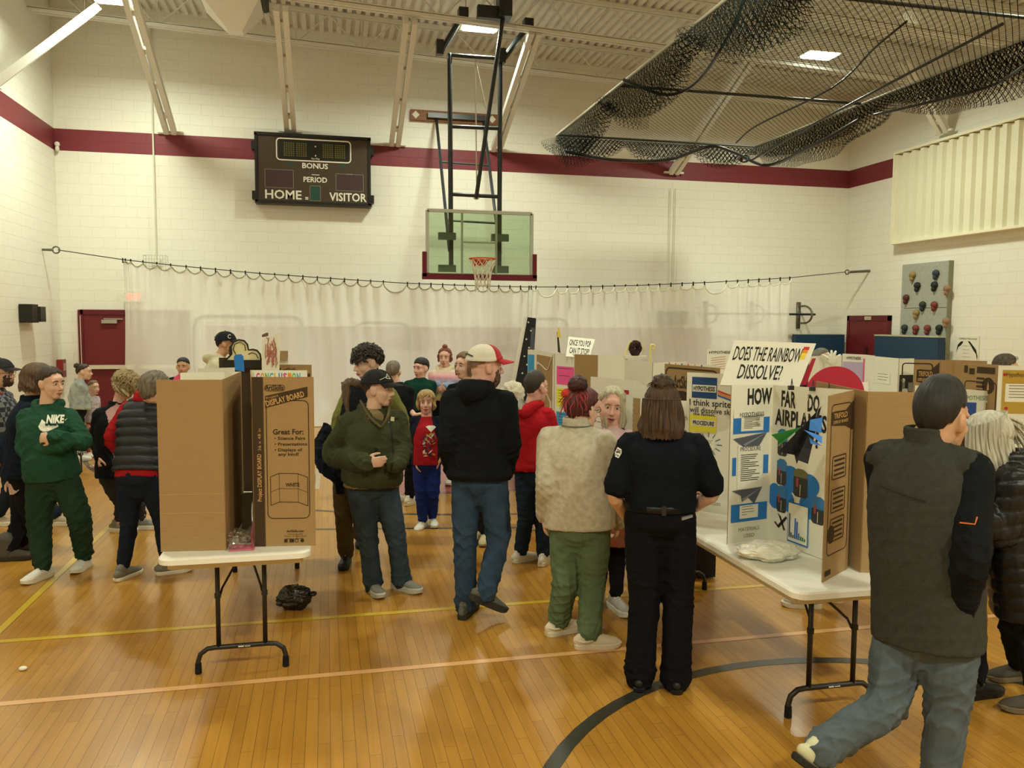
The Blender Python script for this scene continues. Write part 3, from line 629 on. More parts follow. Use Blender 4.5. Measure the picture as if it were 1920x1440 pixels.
for a, b in (((xa, zb_), (xb, zb_)), ((xa, zt_), (xb, zt_))): mb.bar((a[0], YG-0.16, a[1]), (b[0], YG-0.16, b[1]), 0.05, 0.055)
for xx in (xa, xb): mb.bar((xx, YG-0.16, zb_), (xx, YG-0.16, zt_), 0.05, 0.055, up=(1, 0, 0))
for xx in (2.30, 2.90): mb.bar((xx, YG-0.15, zb_), (xx, YG-0.15, zt_), 0.03, 0.035, up=(1, 0, 0))
mb.bar((2.3, YG-0.15, 3.32), (2.9, YG-0.15, 3.32), 0.02, 0.03); bb = mb.build('backboard_frame', M_BBF, r)
gm = bpy.data.materials.new('backboard_glass'); gm.use_nodes = True; nt = gm.node_tree; nt.nodes.remove(nt.nodes['Principled BSDF'])
tr = nt.nodes.new('ShaderNodeBsdfTransparent'); tr.inputs[0].default_value = lin('#DCE8DA'); gl = nt.nodes.new('ShaderNodeBsdfGlossy'); gl.inputs['Roughness'].default_value = 0.05
mx = nt.nodes.new('ShaderNodeMixShader'); mx.inputs[0].default_value = 0.06; nt.links.new(tr.outputs[0], mx.inputs[1]); nt.links.new(gl.outputs[0], mx.inputs[2]); nt.links.new(mx.outputs[0], nt.nodes['Material Output'].inputs[0])
MB().box(((xa+xb)/2, YG-0.16, (zb_+zt_)/2), (xb-xa-0.04, 0.012, zt_-zb_-0.04)).build('glass', gm, r)
mb = MB()
for xx in (2.05, 2.98):
    for zz in (3.42, 2.87): mb.box((xx, YG-0.08, zz), (0.30, 0.1, 0.12)); mb.box((xx, YG-0.12, zz+0.05), (0.26, 0.06, 0.02))
mb.build('mount_plates', mat('mount_grey', '#7C8E88', rough=0.5), r)
mb = MB(); mb.box(((xa+xb)/2, YG-0.17, zb_-0.035), (xb-xa+0.18, 0.09, 0.10)); mb.box((xa-0.05, YG-0.17, zb_+0.17), (0.07, 0.09, 0.42)); mb.box((xb+0.05, YG-0.17, zb_+0.17), (0.07, 0.09, 0.42)); mb.build('edge_padding', mat('pad_maroon', '#6E1B2B', rough=0.5), r)
RC = V(2.60, YG-0.48, 3.02)
mb = MB(); mb.tube([RC+0.225*V(math.cos(a), math.sin(a), 0) for a in np.linspace(0, 2*math.pi, 28)], 0.012, n=7)
mb.prism([RC+V(-0.1, 0.3, -0.1), RC+V(0.1, 0.3, -0.1), RC+V(0.12, 0.3, 0.02), RC+V(-0.12, 0.3, 0.02)], (0, 0.03, 0)); mb.prism([RC+V(-0.09, 0.3, 0.0), RC+V(0.09, 0.3, 0.0), RC+V(0.06, 0.2, 0.01), RC+V(-0.06, 0.2, 0.01)], (0, 0, -0.03))
for s in (-1, 1): mb.tube([RC+V(0.08*s, 0.3, -0.1), RC+V(0.13*s, 0.17, -0.01)], 0.01, n=5)
mb.build('rim', mat('rim_orange', '#D2542A', rough=0.4), r, smooth=False)
mb = MB(); nn = 12
def nt_(k, lv):
    rr = (0.222, 0.19, 0.16, 0.14, 0.13, 0.125)[lv]; a = 2*math.pi*(k+0.5*(lv % 2))/nn; return RC+V(rr*math.cos(a), rr*math.sin(a), -0.02-lv*0.092)
for lv in range(5):
    for k in range(nn):
        mb.tube([nt_(k, lv), nt_(k, lv+1)], 0.0055, n=4); mb.tube([nt_(k, lv), nt_(k+(-1 if lv % 2 == 0 else 1), lv+1)], 0.0055, n=4)
for k in (2, 5, 7): mb.tube([nt_(k, 5), nt_(k, 5)+V(0, 0, -0.08)], 0.005, n=4)
mb.build('net', mat('net_cord', '#D8D2BC', rough=0.9), r)

# ------------------------------------------------------------------ raised batting cage netting
def net_mat(key, cell, thick, col='#1B211E'):
    m = bpy.data.materials.new(key); m.use_nodes = True; nt = m.node_tree; N = nt.nodes; L = nt.links; N.remove(N['Principled BSDF'])
    uv = N.new('ShaderNodeUVMap'); sp = N.new('ShaderNodeSeparateXYZ'); L.new(uv.outputs[0], sp.inputs[0]); outs = []
    a = N.new('ShaderNodeMath'); a.operation = 'ADD'; L.new(sp.outputs[0], a.inputs[0]); L.new(sp.outputs[1], a.inputs[1])
    b = N.new('ShaderNodeMath'); b.operation = 'SUBTRACT'; L.new(sp.outputs[0], b.inputs[0]); L.new(sp.outputs[1], b.inputs[1])
    for src in (a, b):
        w = N.new('ShaderNodeMath'); w.operation = 'PINGPONG'; L.new(src.outputs[0], w.inputs[0]); w.inputs[1].default_value = cell/2
        c = N.new('ShaderNodeMath'); c.operation = 'LESS_THAN'; L.new(w.outputs[0], c.inputs[0]); c.inputs[1].default_value = thick/2; outs.append(c)
    mx = N.new('ShaderNodeMath'); mx.operation = 'MAXIMUM'; L.new(outs[0].outputs[0], mx.inputs[0]); L.new(outs[1].outputs[0], mx.inputs[1])
    d = N.new('ShaderNodeBsdfDiffuse'); d.inputs[0].default_value = lin(col); t = N.new('ShaderNodeBsdfTransparent'); s = N.new('ShaderNodeMixShader')
    L.new(mx.outputs[0], s.inputs[0]); L.new(t.outputs[0], s.inputs[1]); L.new(d.outputs[0], s.inputs[2]); L.new(s.outputs[0], N['Material Output'].inputs[0]); return m
M_NET = net_mat('black_net', 0.095, 0.011)
def net_sheet(name, P, parent):
    nu, nv = len(P), len(P[0]); A = np.array(P, float)
    o = MB().grid(P).build(name, M_NET, parent, smooth=True); me = o.data; uvl = me.uv_layers.new(name='UVMap')
    U = np.zeros((nu, nv)); W = np.zeros((nu, nv)); U[1:] = np.cumsum(np.linalg.norm(A[1:]-A[:-1], axis=2).mean(1))[:, None]; W[:, 1:] = np.cumsum(np.linalg.norm(A[:, 1:]-A[:, :-1], axis=2).mean(0))[None, :]
    fl = np.zeros(len(me.loops), int); me.loops.foreach_get('vertex_index', fl); uv = np.c_[U.ravel()[fl], W.ravel()[fl]]; uvl.data.foreach_set('uv', uv.ravel()); return o
NZ = 5.42; NXA, NXB, NYF = 4.25, 8.33, 14.95
r = empty('batting_cage_net', (6.3, 11, NZ), 'black batting cage netting raised under the ceiling on poles', 'net')
M_POLE = mat('net_pole', '#B5B29F', rough=0.4, metal=0.3)
for xx in (NXA, NXB): MB().tube([(xx, NYF, NZ+0.02), (xx, 3.0, NZ+0.02)], 0.024, n=8).build('side_rail', M_POLE, r)
for yy in (NYF, 11.65, 8.0, 4.6): MB().tube([(NXA, yy, NZ+0.03), (NXB, yy, NZ+0.03)], 0.022, n=8).build('cross_pole', mat('net_pole_dark', '#3A3D38', rough=0.4), r)
rn = random.Random(11)
# top sheet
P = [[(NXA+(NXB-NXA)*i/24, NYF-(NYF-3)*j/60, NZ+0.01-0.10*math.sin(math.pi*i/24)-0.14*abs(math.sin(math.pi*(NYF-(NYF-3)*j/60-NYF)/3.4))) for j in range(61)] for i in range(25)]
net_sheet('top_netting', P, r)
# bunched side and end curtains: several folds of the same net hanging below the rails
def swag(ax, a, b, c, name, drop, n, seed, spread=0.16, lobes=4):
    rn = random.Random(seed)
    for q in range(n):
        P = []; ph = rn.uniform(0, 6); dq = drop*rn.uniform(0.55, 1.05); off = rn.uniform(-spread, spread)
        for i in range(81):
            s = i/80; t = a+(b-a)*s; lob = abs(math.sin(math.pi*lobes*s))**0.7
            row = []
            for j in range(9):
                v = j/8; dz = -(dq*(0.22+0.78*lob))*math.sin(v*math.pi/2)*(1 if v <= 1 else 0)
                w = off*math.sin(v*math.pi)+0.10*math.sin(t*5+ph+v*3)*v
                row.append((c+w, t, NZ+dz) if ax == 'y' else (t, c+w, NZ+dz))
            P.append(row)
        net_sheet(name, P, r)
swag('x', NXA, NXB, NYF, 'far_end_netting', 0.42, 5, 2, lobes=3)
swag('y', NYF, 3.0, NXA, 'near_side_netting', 0.78, 5, 3, lobes=4, spread=0.3)
swag('y', NYF, 3.0, NXB, 'far_side_netting', 0.68, 7, 4, lobes=3, spread=0.3)
def rope(pts, rad=0.014): MB().tube(pts, rad, n=6, sub=5).build('net_rope', M_DARKM, r, smooth=True)
def N_(px, py, z): return zp(px, py, z)
rope([N_(1062, 285, 5.1), N_(1150, 300, 4.95), N_(1250, 300, 5.0), N_(1330, 275, 5.1), N_(1375, 285, 5.05), N_(1440, 310, 4.95), N_(1530, 270, 4.9), N_(1610, 225, 5.1)], 0.03)
rope([N_(1380, 268, 5.15), N_(1420, 235, 5.2), N_(1560, 165, 5.25), N_(1640, 90, 5.25), N_(1700, 40, 5.35)])
rope([N_(1170, 150, 5.2), N_(1250, 178, 5.05), N_(1310, 150, 5.1), N_(1370, 60, 5.2), N_(1395, 0, 5.3)], 0.022)
rope([N_(1410, 300, 5.0), N_(1540, 225, 5.05), N_(1680, 150, 5.1), N_(1880, 45, 5.2)], 0.018)
rope([N_(1640, 215, 5.0), N_(1750, 190, 4.95), N_(1860, 160, 5.0), N_(1925, 120, 5.0)], 0.02)
mb = MB(); 
for k in range(5): mb.tube([N_(1396, 297, 5.0)+V(rn.uniform(-0.03, 0.03), 0, 0)+0.07*V(math.cos(a), 0.3*math.sin(a*2), math.sin(a)) for a in np.linspace(0, 6.3, 12)], 0.012, n=5)
mb.build('rope_coil', M_DARKM, r)
mb = MB(); p = N_(1710, 30, NZ)
for k in range(4): mb.tube([p+V(0.03*k-0.05, 0, -0.02)+0.06*V(math.cos(a), 0, math.sin(a)) for a in np.linspace(0, 6.3, 10)], 0.01, n=5)
mb.build('tie_strap', M_W, r)
# ================================================================== TABLES AND DISPLAY BOARDS
M_PLASTIC = mat('table_white', '#F2EFE4', rough=0.45, bump=0.1, bscale=300); M_SKIRT = mat('table_skirt', '#CDBF9C', rough=0.5); M_LEG = mat('table_leg_black', '#1C1A16', rough=0.4, spec=0.5); M_RUB = mat('rubber_foot', '#12110F', rough=0.8)
TZ = 0.74
def rounded(cx, cy, hx, hy, r, n=6):
    o = []
    for sx, sy, a0 in ((1, 1, 0), (-1, 1, 90), (-1, -1, 180), (1, -1, 270)):
        for k in range(n+1):
            a = math.radians(a0+90*k/n); o.append((cx+sx*(hx-r)+r*math.cos(a), cy+sy*(hy-r)+r*math.sin(a)))
    return o
def make_table(loc, label, group='white folding tables', spread=0.255):
    r = empty('folding_table', loc, label, 'table', group)
    mb = MB(); rings = []
    for inset, z in ((0.03, TZ-0.045), (0.0, TZ-0.038), (0.0, TZ-0.012), (0.008, TZ-0.003), (0.02, TZ)):
        rings.append([(x, y, z) for x, y in rounded(0, 0, 0.385-inset, 1.22-inset, 0.07)])
    mb.grid(rings, closed=True); n = len(rings[0]); mb.add(rings[-1], [tuple(range(n))]); mb.add(rings[0], [tuple(range(n))[::-1]]); mb.build('tabletop', M_PLASTIC, r, local=True)
    mb = MB()
    for a, b in (((-0.33, -1.14), (0.33, -1.14)), ((-0.33, 1.14), (0.33, 1.14)), ((-0.33, -1.14), (-0.33, 1.14)), ((0.33, -1.14), (0.33, 1.14))): mb.bar((a[0], a[1], TZ-0.06), (b[0], b[1], TZ-0.06), 0.03, 0.04)
    mb.build('skirt', M_SKIRT, r, local=True)
    for s in (-1, 1):
        y = s*0.94; mb = MB(); w = spread
        mb.tube([(-w, y, 0.0), (-w, y, 0.07), (-w+0.012, y, 0.11), (-w+0.05, y, 0.138), (-w+0.09, y, 0.142), (w-0.09, y, 0.142), (w-0.05, y, 0.138), (w-0.012, y, 0.11), (w, y, 0.07), (w, y, 0.0)], 0.014, n=10, cap=False)
        for x in (-0.125, 0.125): mb.tube([(x, y, 0.14), (x, y, TZ-0.05)], 0.013, n=10, cap=False)
        mb.box((0, y, TZ-0.055), (0.36, 0.04, 0.03)); lf = mb.build('leg_frame', M_LEG, r, local=True, smooth=True)
        for x in (-w, w): MB().tube([(x, y, 0.003), (x, y, 0.06)], [0.019, 0.017], n=10, cap=False).build('rubber_foot', M_RUB, lf, local=True)
        mb = MB(); rect(mb, (0, y-0.0148, 0.139), (1, 0, 0), Z, -0.02, 0, 0.03, 0.007); rect(mb, (0, y-0.0148, 0.139), (1, 0, 0), Z, 0.015, 0.001, 0.03, 0.004); mb.build('maker_label', M_W, lf, local=True)
        yc = y-s*0.36; mb = MB(); mb.box((0, yc, TZ-0.08), (0.05, 0.05, 0.07)); 
        for x in (-0.115, 0.115): mb.tube([(0, yc, TZ-0.11), (x*0.9, y-s*0.03, 0.47), (x, y-s*0.012, 0.43)], 0.007, n=6)
        for x in (-0.125, 0.125): mb.tube([(x, y, 0.425), (x, y, 0.45)], 0.018, n=8, cap=False)
        mb.build('leg_brace', M_LEG, r, local=True)
    return r
tbl = make_table((-0.478, 5.61, 0), 'white folding table carrying the two plain cardboard boards on the left', spread=0.235)
def more_table(loc, label):
    c = copy_tree(tbl); c.location = loc; c['label'] = label; return c
more_table((2.47, 4.46, 0), 'white folding table holding the paper airplane board and a plastic bag')
more_table((2.50, 6.98, 0), 'white folding table behind the sprite question board, under the brown boards')
more_table((2.56, 9.50, 0), 'white folding table at the far end of the middle row, under the papered boards')
more_table((4.98, 5.95, 0), 'white folding table on the far right row under the yellow hypothesis board')
more_table((5.30, 8.47, 0), 'white folding table at the back of the right row by the purple sheet board')
more_table((4.45, 9.30, 0), 'white folding table under the small hypothesis sheet behind the rainbow sign')

def kraft_mat(key, col, h=True):
    m = mat(key, col, rough=0.8, spec=0.15); nt = m.node_tree; N = nt.nodes; L = nt.links; b = N['Principled BSDF']
    tc = N.new('ShaderNodeTexCoord'); sp = N.new('ShaderNodeSeparateXYZ'); L.new(tc.outputs['Object'], sp.inputs[0])
    w = N.new('ShaderNodeMath'); w.operation = 'SINE'; q = N.new('ShaderNodeMath'); q.operation = 'MULTIPLY'; q.inputs[1].default_value = 2*math.pi/0.0085; L.new(sp.outputs[2], q.inputs[0]); L.new(q.outputs[0], w.inputs[0])
    ns = N.new('ShaderNodeTexNoise'); ns.inputs['Scale'].default_value = 300; ns.inputs['Detail'].default_value = 2; L.new(tc.outputs['Object'], ns.inputs['Vector'])
    ad = N.new('ShaderNodeMath'); ad.operation = 'MULTIPLY_ADD'; L.new(w.outputs[0], ad.inputs[0]); ad.inputs[1].default_value = 0.07; L.new(ns.outputs['Fac'], ad.inputs[2])
    r = N.new('ShaderNodeValToRGB'); c = lin(col); r.color_ramp.elements[0].position = 0.2; r.color_ramp.elements[1].position = 0.8
    r.color_ramp.elements[0].color = tuple(k*0.86 for k in c[:3])+(1,); r.color_ramp.elements[1].color = tuple(k*1.1 for k in c[:3])+(1,); L.new(ad.outputs[0], r.inputs[0]); L.new(r.outputs[0], b.inputs['Base Color'])
    bp = N.new('ShaderNodeBump'); bp.inputs['Strength'].default_value = 0.10; bp.inputs['Distance'].default_value = 0.001; L.new(w.outputs[0], bp.inputs['Height']); L.new(bp.outputs[0], b.inputs['Normal'])
    return m
M_KRAFT = kraft_mat('kraft_card', '#A4865C'); M_WHITE = mat('board_white', '#E6E3D3', rough=0.5, var=0.02, vscale=3); M_KDARK = mat('print_dark_brown', '#3E2E1C', rough=0.6); M_KTXT = mat('print_tan', '#C49A62', rough=0.7)
M_INK = mat('ink', '#26251F', rough=0.8); M_INKB = mat('ink_brown', '#3A2A18', rough=0.8); M_GREYT = mat('print_grey', '#8A8880', rough=0.8); M_PAPER = mat('paper_white', '#E8E6D6', rough=0.8)
M_CBLUE = mat('paper_blue', '#2E78C8', rough=0.8); M_CYEL = mat('paper_yellow', '#E8DC48', rough=0.8); M_CPINK = mat('paper_pink', '#E85C9C', rough=0.8); M_CSKY = mat('paper_skyblue', '#3C9AD0', rough=0.8)
M_NAVY = mat('paper_navy', '#2C4C7C', rough=0.8); M_CRED = mat('paper_red', '#B0283C', rough=0.7); M_CGRN = mat('paper_green', '#2E7A44', rough=0.8)
class Board:
    "folded display board: vertical panels along a bottom line of points; side=+1 puts the white face on the right of the walking direction"
    def __init__(s, label, pts, ztop, side=1, group='folded display boards', white=None, brown=None, names=None, z0=None, cat='display board'):
        pts = [V(p[0], p[1], (TZ+0.004) if z0 is None else z0) for p in pts]; s.p = pts; s.side = side; s.t = 0.006
        zt = ztop if isinstance(ztop, (list, tuple)) else [ztop]*len(pts); s.zt = zt; n = len(pts)-1
        c = sum(pts)/len(pts); s.root = empty('display_board', c, label, cat, group)
        wm = white or M_WHITE; bm = brown or M_KRAFT; s.panels = []
        big = int(np.argmax([np.linalg.norm(pts[i+1]-pts[i]) for i in range(n)])) if n > 1 else 0
        for i in range(n):
            a, b = pts[i], pts[i+1]; d = nrm(b-a); nn = np.cross(d, Z)*side; h = s.t/2
            A0, B0 = a-nn*h, b-nn*h; A1, B1 = a+nn*h, b+nn*h; ta = V(0, 0, zt[i]-a[2]); tb = V(0, 0, zt[i+1]-b[2])
            mb = MB(); mb.add([A1, B1, B1+tb, A1+ta], [(0, 1, 2, 3) if side > 0 else (3, 2, 1, 0)], 0)
            mb.add([A0, B0, B0+tb, A0+ta, A1, B1, B1+tb, A1+ta], [(3, 2, 1, 0) if side > 0 else (0, 1, 2, 3), (0, 1, 5, 4), (2, 3, 7, 6), (1, 2, 6, 5), (3, 0, 4, 7)], 1)
            s.panels.append(mb.build('center_panel' if (i == big and n > 1) else ('side_panel' if n > 1 else 'panel'), [wm, bm], s.root))
    def face(s, i, front=True):
        "origin (lower left for somebody looking at that face), right, width, height"
        a, b = s.p[i], s.p[i+1]; d = nrm(b-a); n = np.cross(d, Z)*s.side*(1 if front else -1); R = np.cross(Z, n)
        o = a if (R@(b-a)) > 0 else b; return o+n*(s.t/2+0.0012), R, float(np.linalg.norm(b-a)), min(s.zt[i], s.zt[i+1])-a[2]
    def part(s, mb, name, m, i, label=None):
        o = mb.build(name, m, s.panels[i])
        if label: o['label'] = label
        return o
def lines(mb, o, R, x, y, w, n, gap, rnd, hgt=0.004, lift=0.0012):
    for k in range(n): rect(mb, o, R, Z, x, y-k*gap, w*(rnd.uniform(0.75, 1.0) if k % 4 != 3 else rnd.uniform(0.3, 0.7)), hgt, lift=lift)
rb = random.Random(21)
def sheet(b, i, x, y, w, h, m, name='paper_sheet', front=True, nlines=0, text=None, tsize=0.02, inset=0.12, lift=0.0008, label=None):
    o, R, W, H = b.face(i, front); mb = MB(); rect(mb, o, R, Z, x, y, w, h, lift=lift); sh = b.part(mb, name, m, i, label)
    if nlines or text:
        mb = MB()
        if text: text_mb(mb, text, o+R*(x+w/2)+Z*(y+h-tsize*1.6), R, Z, tsize, width=min(w*0.8, tsize*len(text)*0.75), align='CENTER', lift=lift+0.0012)
        if nlines: lines(mb, o, R, x+w*inset, y+h-(tsize*2.6 if text else h*0.12), w*(1-2*inset), nlines, (h*0.8-(tsize*2 if text else 0))/max(nlines, 1), rb, hgt=min(0.004, h*0.03), lift=lift+0.0012)
        t = mb.build('lettering', M_INK, sh)
    return sh
def trifold_label(b, i, x, y, w, h, front=False):
    o, R, W, H = b.face(i, front); mb = MB(); poly(mb, o, R, Z, [(x, y+h*0.3), (x+w*0.15, y+h*0.27), (x+w*0.62, y+h*0.2), (x+w, y), (x+w, y+h), (x+w*0.62, y+h*0.72), (x+w*0.15, y+h*0.74), (x, y+h*0.72)], lift=0.0008)
    sh = b.part(mb, 'printed_label', M_KDARK, i); mb = MB(); text_mb(mb, 'TRIFOLD', o+R*(x+w*0.08)+Z*(y+h*0.50), R, Z, h*0.17, width=w*0.62, bold=0.02, lift=0.002); text_mb(mb, 'DISPLAY BOARD', o+R*(x+w*0.06)+Z*(y+h*0.33), R, Z, h*0.10, width=w*0.68, bold=0.02, lift=0.002)
    mb.build('lettering', M_KTXT, sh)

# ---- left table: plain kraft board facing left, printed board facing right
P = [zp(302, 1036, TZ), zp(423, 1033, TZ), None, None]; P[2] = V(-0.505, 5.16, 0); P[3] = P[2]+V(-0.335, -0.06, 0)
bL1 = Board('plain brown cardboard display board at the front left of the near table', P, 1.655, side=-1)
o, R, W, H = bL1.face(0, False); mb = MB()
for f in (0.225, 0.335): rect(mb, o, R, Z, 0.0, H*f, W*(1 if f < 0.3 else 0.98), 0.002)
bL1.part(mb, 'fold_crease', mat('crease_light', '#C9A06A', rough=0.8), 0)
P = [zp(592, 1024, TZ), zp(478, 1026, TZ), None, None]; P[2] = V(P[1][0]-0.06, P[1][1]+0.62, 0); P[3] = P[2]+V(0.335, -0.06, 0)
bL2 = Board('brown display board printed with a list and board drawing on the near table', P, 1.665, side=1)
o, R, W, H = bL2.face(0, False); mb = MB(); rect(mb, o, R, Z, 0, 0, 0.055, H); rect(mb, o, R, Z, 0.056, H*0.0, 0.003, H)
st = bL2.part(mb, 'printed_spine', M_KDARK, 0)
mb = MB(); text_mb(mb, 'Project DISPLAY BOARD', o+R*0.043+Z*H*0.27, Z, -R, 0.022, width=H*0.28, bold=0.02, lift=0.002); text_mb(mb, '36 x 48 in', o+R*0.043+Z*H*0.57, Z, -R, 0.016, width=H*0.13, lift=0.002); mb.build('lettering', M_KTXT, st)
mb = MB(); k = W; X = lambda f: 0.055+f*(W-0.055)
sl = V(0, 0, 0)+R*1.0+Z*0.20; sl = nrm(sl)
text_mb(mb, 'ArtSkills', o+R*X(0.05)+Z*H*0.925, R, Z, 0.026, width=(W-0.055)*0.36, bold=0.02, lift=0.001)
rrect_line(mb, o, R, Z, X(0.04), H*0.918, (W-0.055)*0.40, 0.034, 0.003, 0.016, lift=0.001)
text_mb(mb, 'Great For:', o+R*X(0.19)+Z*H*0.665, R, Z, 0.028, width=(W-0.055)*0.60, bold=0.02, lift=0.001)
for kk, (t, ww) in enumerate((('• Science Fairs', 0.60), ('• Presentations', 0.64), ('• Displays of', 0.54), ('any kind!', 0.40))):
    text_mb(mb, t, o+R*X(0.22 if kk < 3 else 0.29)+Z*(H*(0.633-kk*0.034+(0.008 if kk == 3 else 0))), R, Z, 0.0165, width=(W-0.055)*ww, bold=0.015, lift=0.001)
text_mb(mb, 'WHITE', o+R*X(0.56)+Z*H*0.355, R, Z, 0.021, width=(W-0.055)*0.27, bold=0.02, align='CENTER', lift=0.001)
text_mb(mb, 'ArtSkills.com', o+R*X(0.60)+Z*H*0.083, R, Z, 0.013, width=(W-0.055)*0.34, bold=0.02, align='CENTER', lift=0.001)
for q, ww in ((0.068, 0.30), (0.056, 0.44), (0.042, 0.34)): text_mb(mb, 'Follow us @artskills', o+R*X(0.60)+Z*H*q, R, Z, 0.007, width=(W-0.055)*ww, align='CENTER', lift=0.001)
for q in range(4):
    xx = X(0.38+q*0.105)
    if q == 3: disc(mb, o, R, Z, xx+0.011, H*0.022+0.009, 0.0095, lift=0.001)
    elif q == 2: rrect_line(mb, o, R, Z, xx, H*0.022, 0.019, 0.019, 0.003, 0.005, lift=0.001)
    else: rect(mb, o, R, Z, xx, H*0.022, 0.024 if q == 1 else 0.018, 0.019, lift=0.001)
rrect_line(mb, o, R, Z, X(0.06), H*0.165, (W-0.055)*0.84, H*0.70, 0.004, 0.03, lift=0.001)
def seg(a, b, w=0.003):
    a = o+R*X(a[0])+Z*H*a[1]; b = o+R*X(b[0])+Z*H*b[1]; t = nrm(b-a); n = np.cross(np.cross(R, Z), t)*w/2; l = np.cross(R, Z)*0.001; mb.quad(a-n+l, b-n+l, b+n+l, a+n+l)
for a, b in (((0.13, 0.415), (0.30, 0.435)), ((0.30, 0.435), (0.67, 0.432)), ((0.67, 0.432), (0.86, 0.41)), ((0.13, 0.415), (0.13, 0.245)), ((0.13, 0.245), (0.30, 0.265)), ((0.30, 0.265), (0.67, 0.262)), ((0.67, 0.262), (0.86, 0.24)), ((0.86, 0.24), (0.86, 0.41))): seg(a, b)
for a, b in (((0.30, 0.265), (0.30, 0.435)), ((0.67, 0.262), (0.67, 0.432)), ((0.13, 0.325), (0.30, 0.345)), ((0.30, 0.345), (0.67, 0.342)), ((0.67, 0.342), (0.86, 0.32))): seg(a, b, 0.0016)
bL2.part(mb, 'printing', M_INKB, 0)
mb = MB(); z1, z2 = H*0.83, H*0.885; poly(mb, o, R, Z, [(X(0.05), z1-0.01), (X(0.88), z1+0.05), (X(0.88), z1+0.105), (X(0.05), z1+0.055)], lift=0.0008); tb = bL2.part(mb, 'title_banner', M_KDARK, 0)
mb = MB(); tl = nrm(R*0.83*(W-0.055)+Z*0.06); tu = np.cross(np.cross(R, Z), tl); text_mb(mb, 'DISPLAY BOARD', o+R*X(0.08)+Z*(z1-0.001), tl, tu, 0.03, width=(W-0.055)*0.77, bold=0.025, lift=0.002); text_mb(mb, 'Project', o+R*X(0.08)+Z*(z1+0.036), tl, tu, 0.014, width=(W-0.055)*0.24, lift=0.002); mb.build('lettering', M_KTXT, tb)
# white inner panel with a coloured paper title
o, R, W, H = bL2.face(2, True); mb = MB(); cols = ['#D83A9A', '#E8962C', '#58B848', '#4AA8D8', '#E0B030', '#3868C0', '#D83A9A', '#E8962C', '#38A068', '#4878D0']
sh = sheet(bL2, 2, 0.02, H-0.075, W-0.04, 0.068, M_PAPER, 'title_strip')
for k, ch in enumerate('CONCLUSION'):
    mb = MB(); text_mb(mb, ch, o+R*(0.035+k*(W-0.07)/10)+Z*(H-0.062), R, Z, 0.045, width=(W-0.07)/10*0.78, bold=0.03, lift=0.003); mb.build('title_letter', mat('letter_%d' % (k % 6), cols[k % 6], rough=0.8), sh)
o, R, W, H = bL2.face(1, False); mb = MB(); text_mb(mb, 'ArtSkills', o+R*W*0.25+Z*H*0.85, R, Z, 0.07, width=W*0.5, bold=0.02, lift=0.001); rect(mb, o, R, Z, W*0.1, H*0.72, W*0.8, 0.09, lift=0.0008); bL2.part(mb, 'printing', M_KDARK, 1)
# boards behind them on the same table
P = [zp(503, 683, 1.655), zp(584, 684, 1.655)]
b = Board('brown printed display board behind the front boards, only its top showing', P, 1.655, side=-1); o, R, W, H = b.face(0, False); mb = MB(); rect(mb, o, R, Z, 0, H-0.5, 0.05, 0.5, lift=0.0006); poly(mb, o, R, Z, [(0.05, H-0.12), (W-0.01, H-0.06), (W-0.01, H-0.12), (0.05, H-0.2)], lift=0.0006); text_mb(mb, 'ArtSkills', o+R*0.075+Z*(H-0.055), R, Z, 0.03, width=0.14, bold=0.02, lift=0.001); rect(mb, o, R, Z, 0.24, H-0.075, 0.05, 0.012, lift=0.0008)
b.part(mb, 'printing', M_KDARK, 0)
P = [zp(372, 691, 1.655), zp(440, 689, 1.655)]; b = Board('low white board edge behind the plain brown board', P, 1.655, side=1)
P = [dp(411, 690, 5.75), dp(500, 692, 5.75)]; b = Board('black and brown board carrying the cream cloud-shaped cutout', P, 1.70, side=-1, brown=M_KDARK)
r = empty('cloud_cutout', dp(455, 690, 5.70)*V(1, 1, 0)+V(0, 0, 1.6), 'cream cloud-shaped cutout with black outline on top of a left table board', 'cutout')
def PX(L, d): return [dp(x, y, d) for x, y in L]
M_CREAM = mat('cream_card', '#E6DCAE', rough=0.7)
cl = [(416, 690), (418, 680), (424, 674), (430, 668), (434, 664), (433, 650), (438, 641), (448, 637), (458, 639), (464, 646), (466, 656), (474, 655), (482, 657), (488, 664), (489, 672), (489, 690)]
MB().prism(PX(cl[::-1], 5.70), F0*0.02).build('cloud_shape', M_CREAM, r)
mb = MB(); mb.tube(PX([(418, 690)]+cl[1:-1]+[(489, 690)], 5.695), 0.006, n=5); mb.tube(PX([(442, 664), (437, 655), (440, 645), (450, 641), (459, 647), (460, 657)], 5.69), 0.003, n=4); mb.tube(PX([(466, 664), (472, 661), (480, 664), (484, 672)], 5.69), 0.003, n=4); mb.build('outline', M_INK, r)
MB().prism(PX([(417, 690), (489, 690), (489, 675), (417, 675)], 5.685), F0*0.004).build('black_band', M_INK, r)
p = PX([(441, 694), (458, 697), (456, 668), (452, 664), (441, 665), (438, 670)], 4.75); r = MB().prism(p, F0*0.004).build('blue_card', mat('paper_blue', '#2E78C8'), None); tag(r, 'bright blue card strip clipped on the corner of the brown board', 'card')
r = empty('drawing_board', dp(508, 690, 5.5), 'tall white sheet with red flame scribbles standing among the left boards', 'drawing')
MB().prism(PX([(491, 958), (514, 958), (526, 624), (491, 636)], 5.5), F0*0.004).build('white_sheet', M_WHITE, r)
mb = MB(); rn = random.Random(5)
for k in range(26):
    x = rn.uniform(498, 518); y = rn.uniform(650, 690); L = [(x, y)]
    for q in range(4): L.append((L[-1][0]+rn.uniform(-2.5, 3), L[-1][1]-rn.uniform(3, 8)))
    L = [(min(max(a, 493), 522), max(b_, 633)) for a, b_ in L]; mb.tube(PX(L, 5.494), 0.0022, n=4)
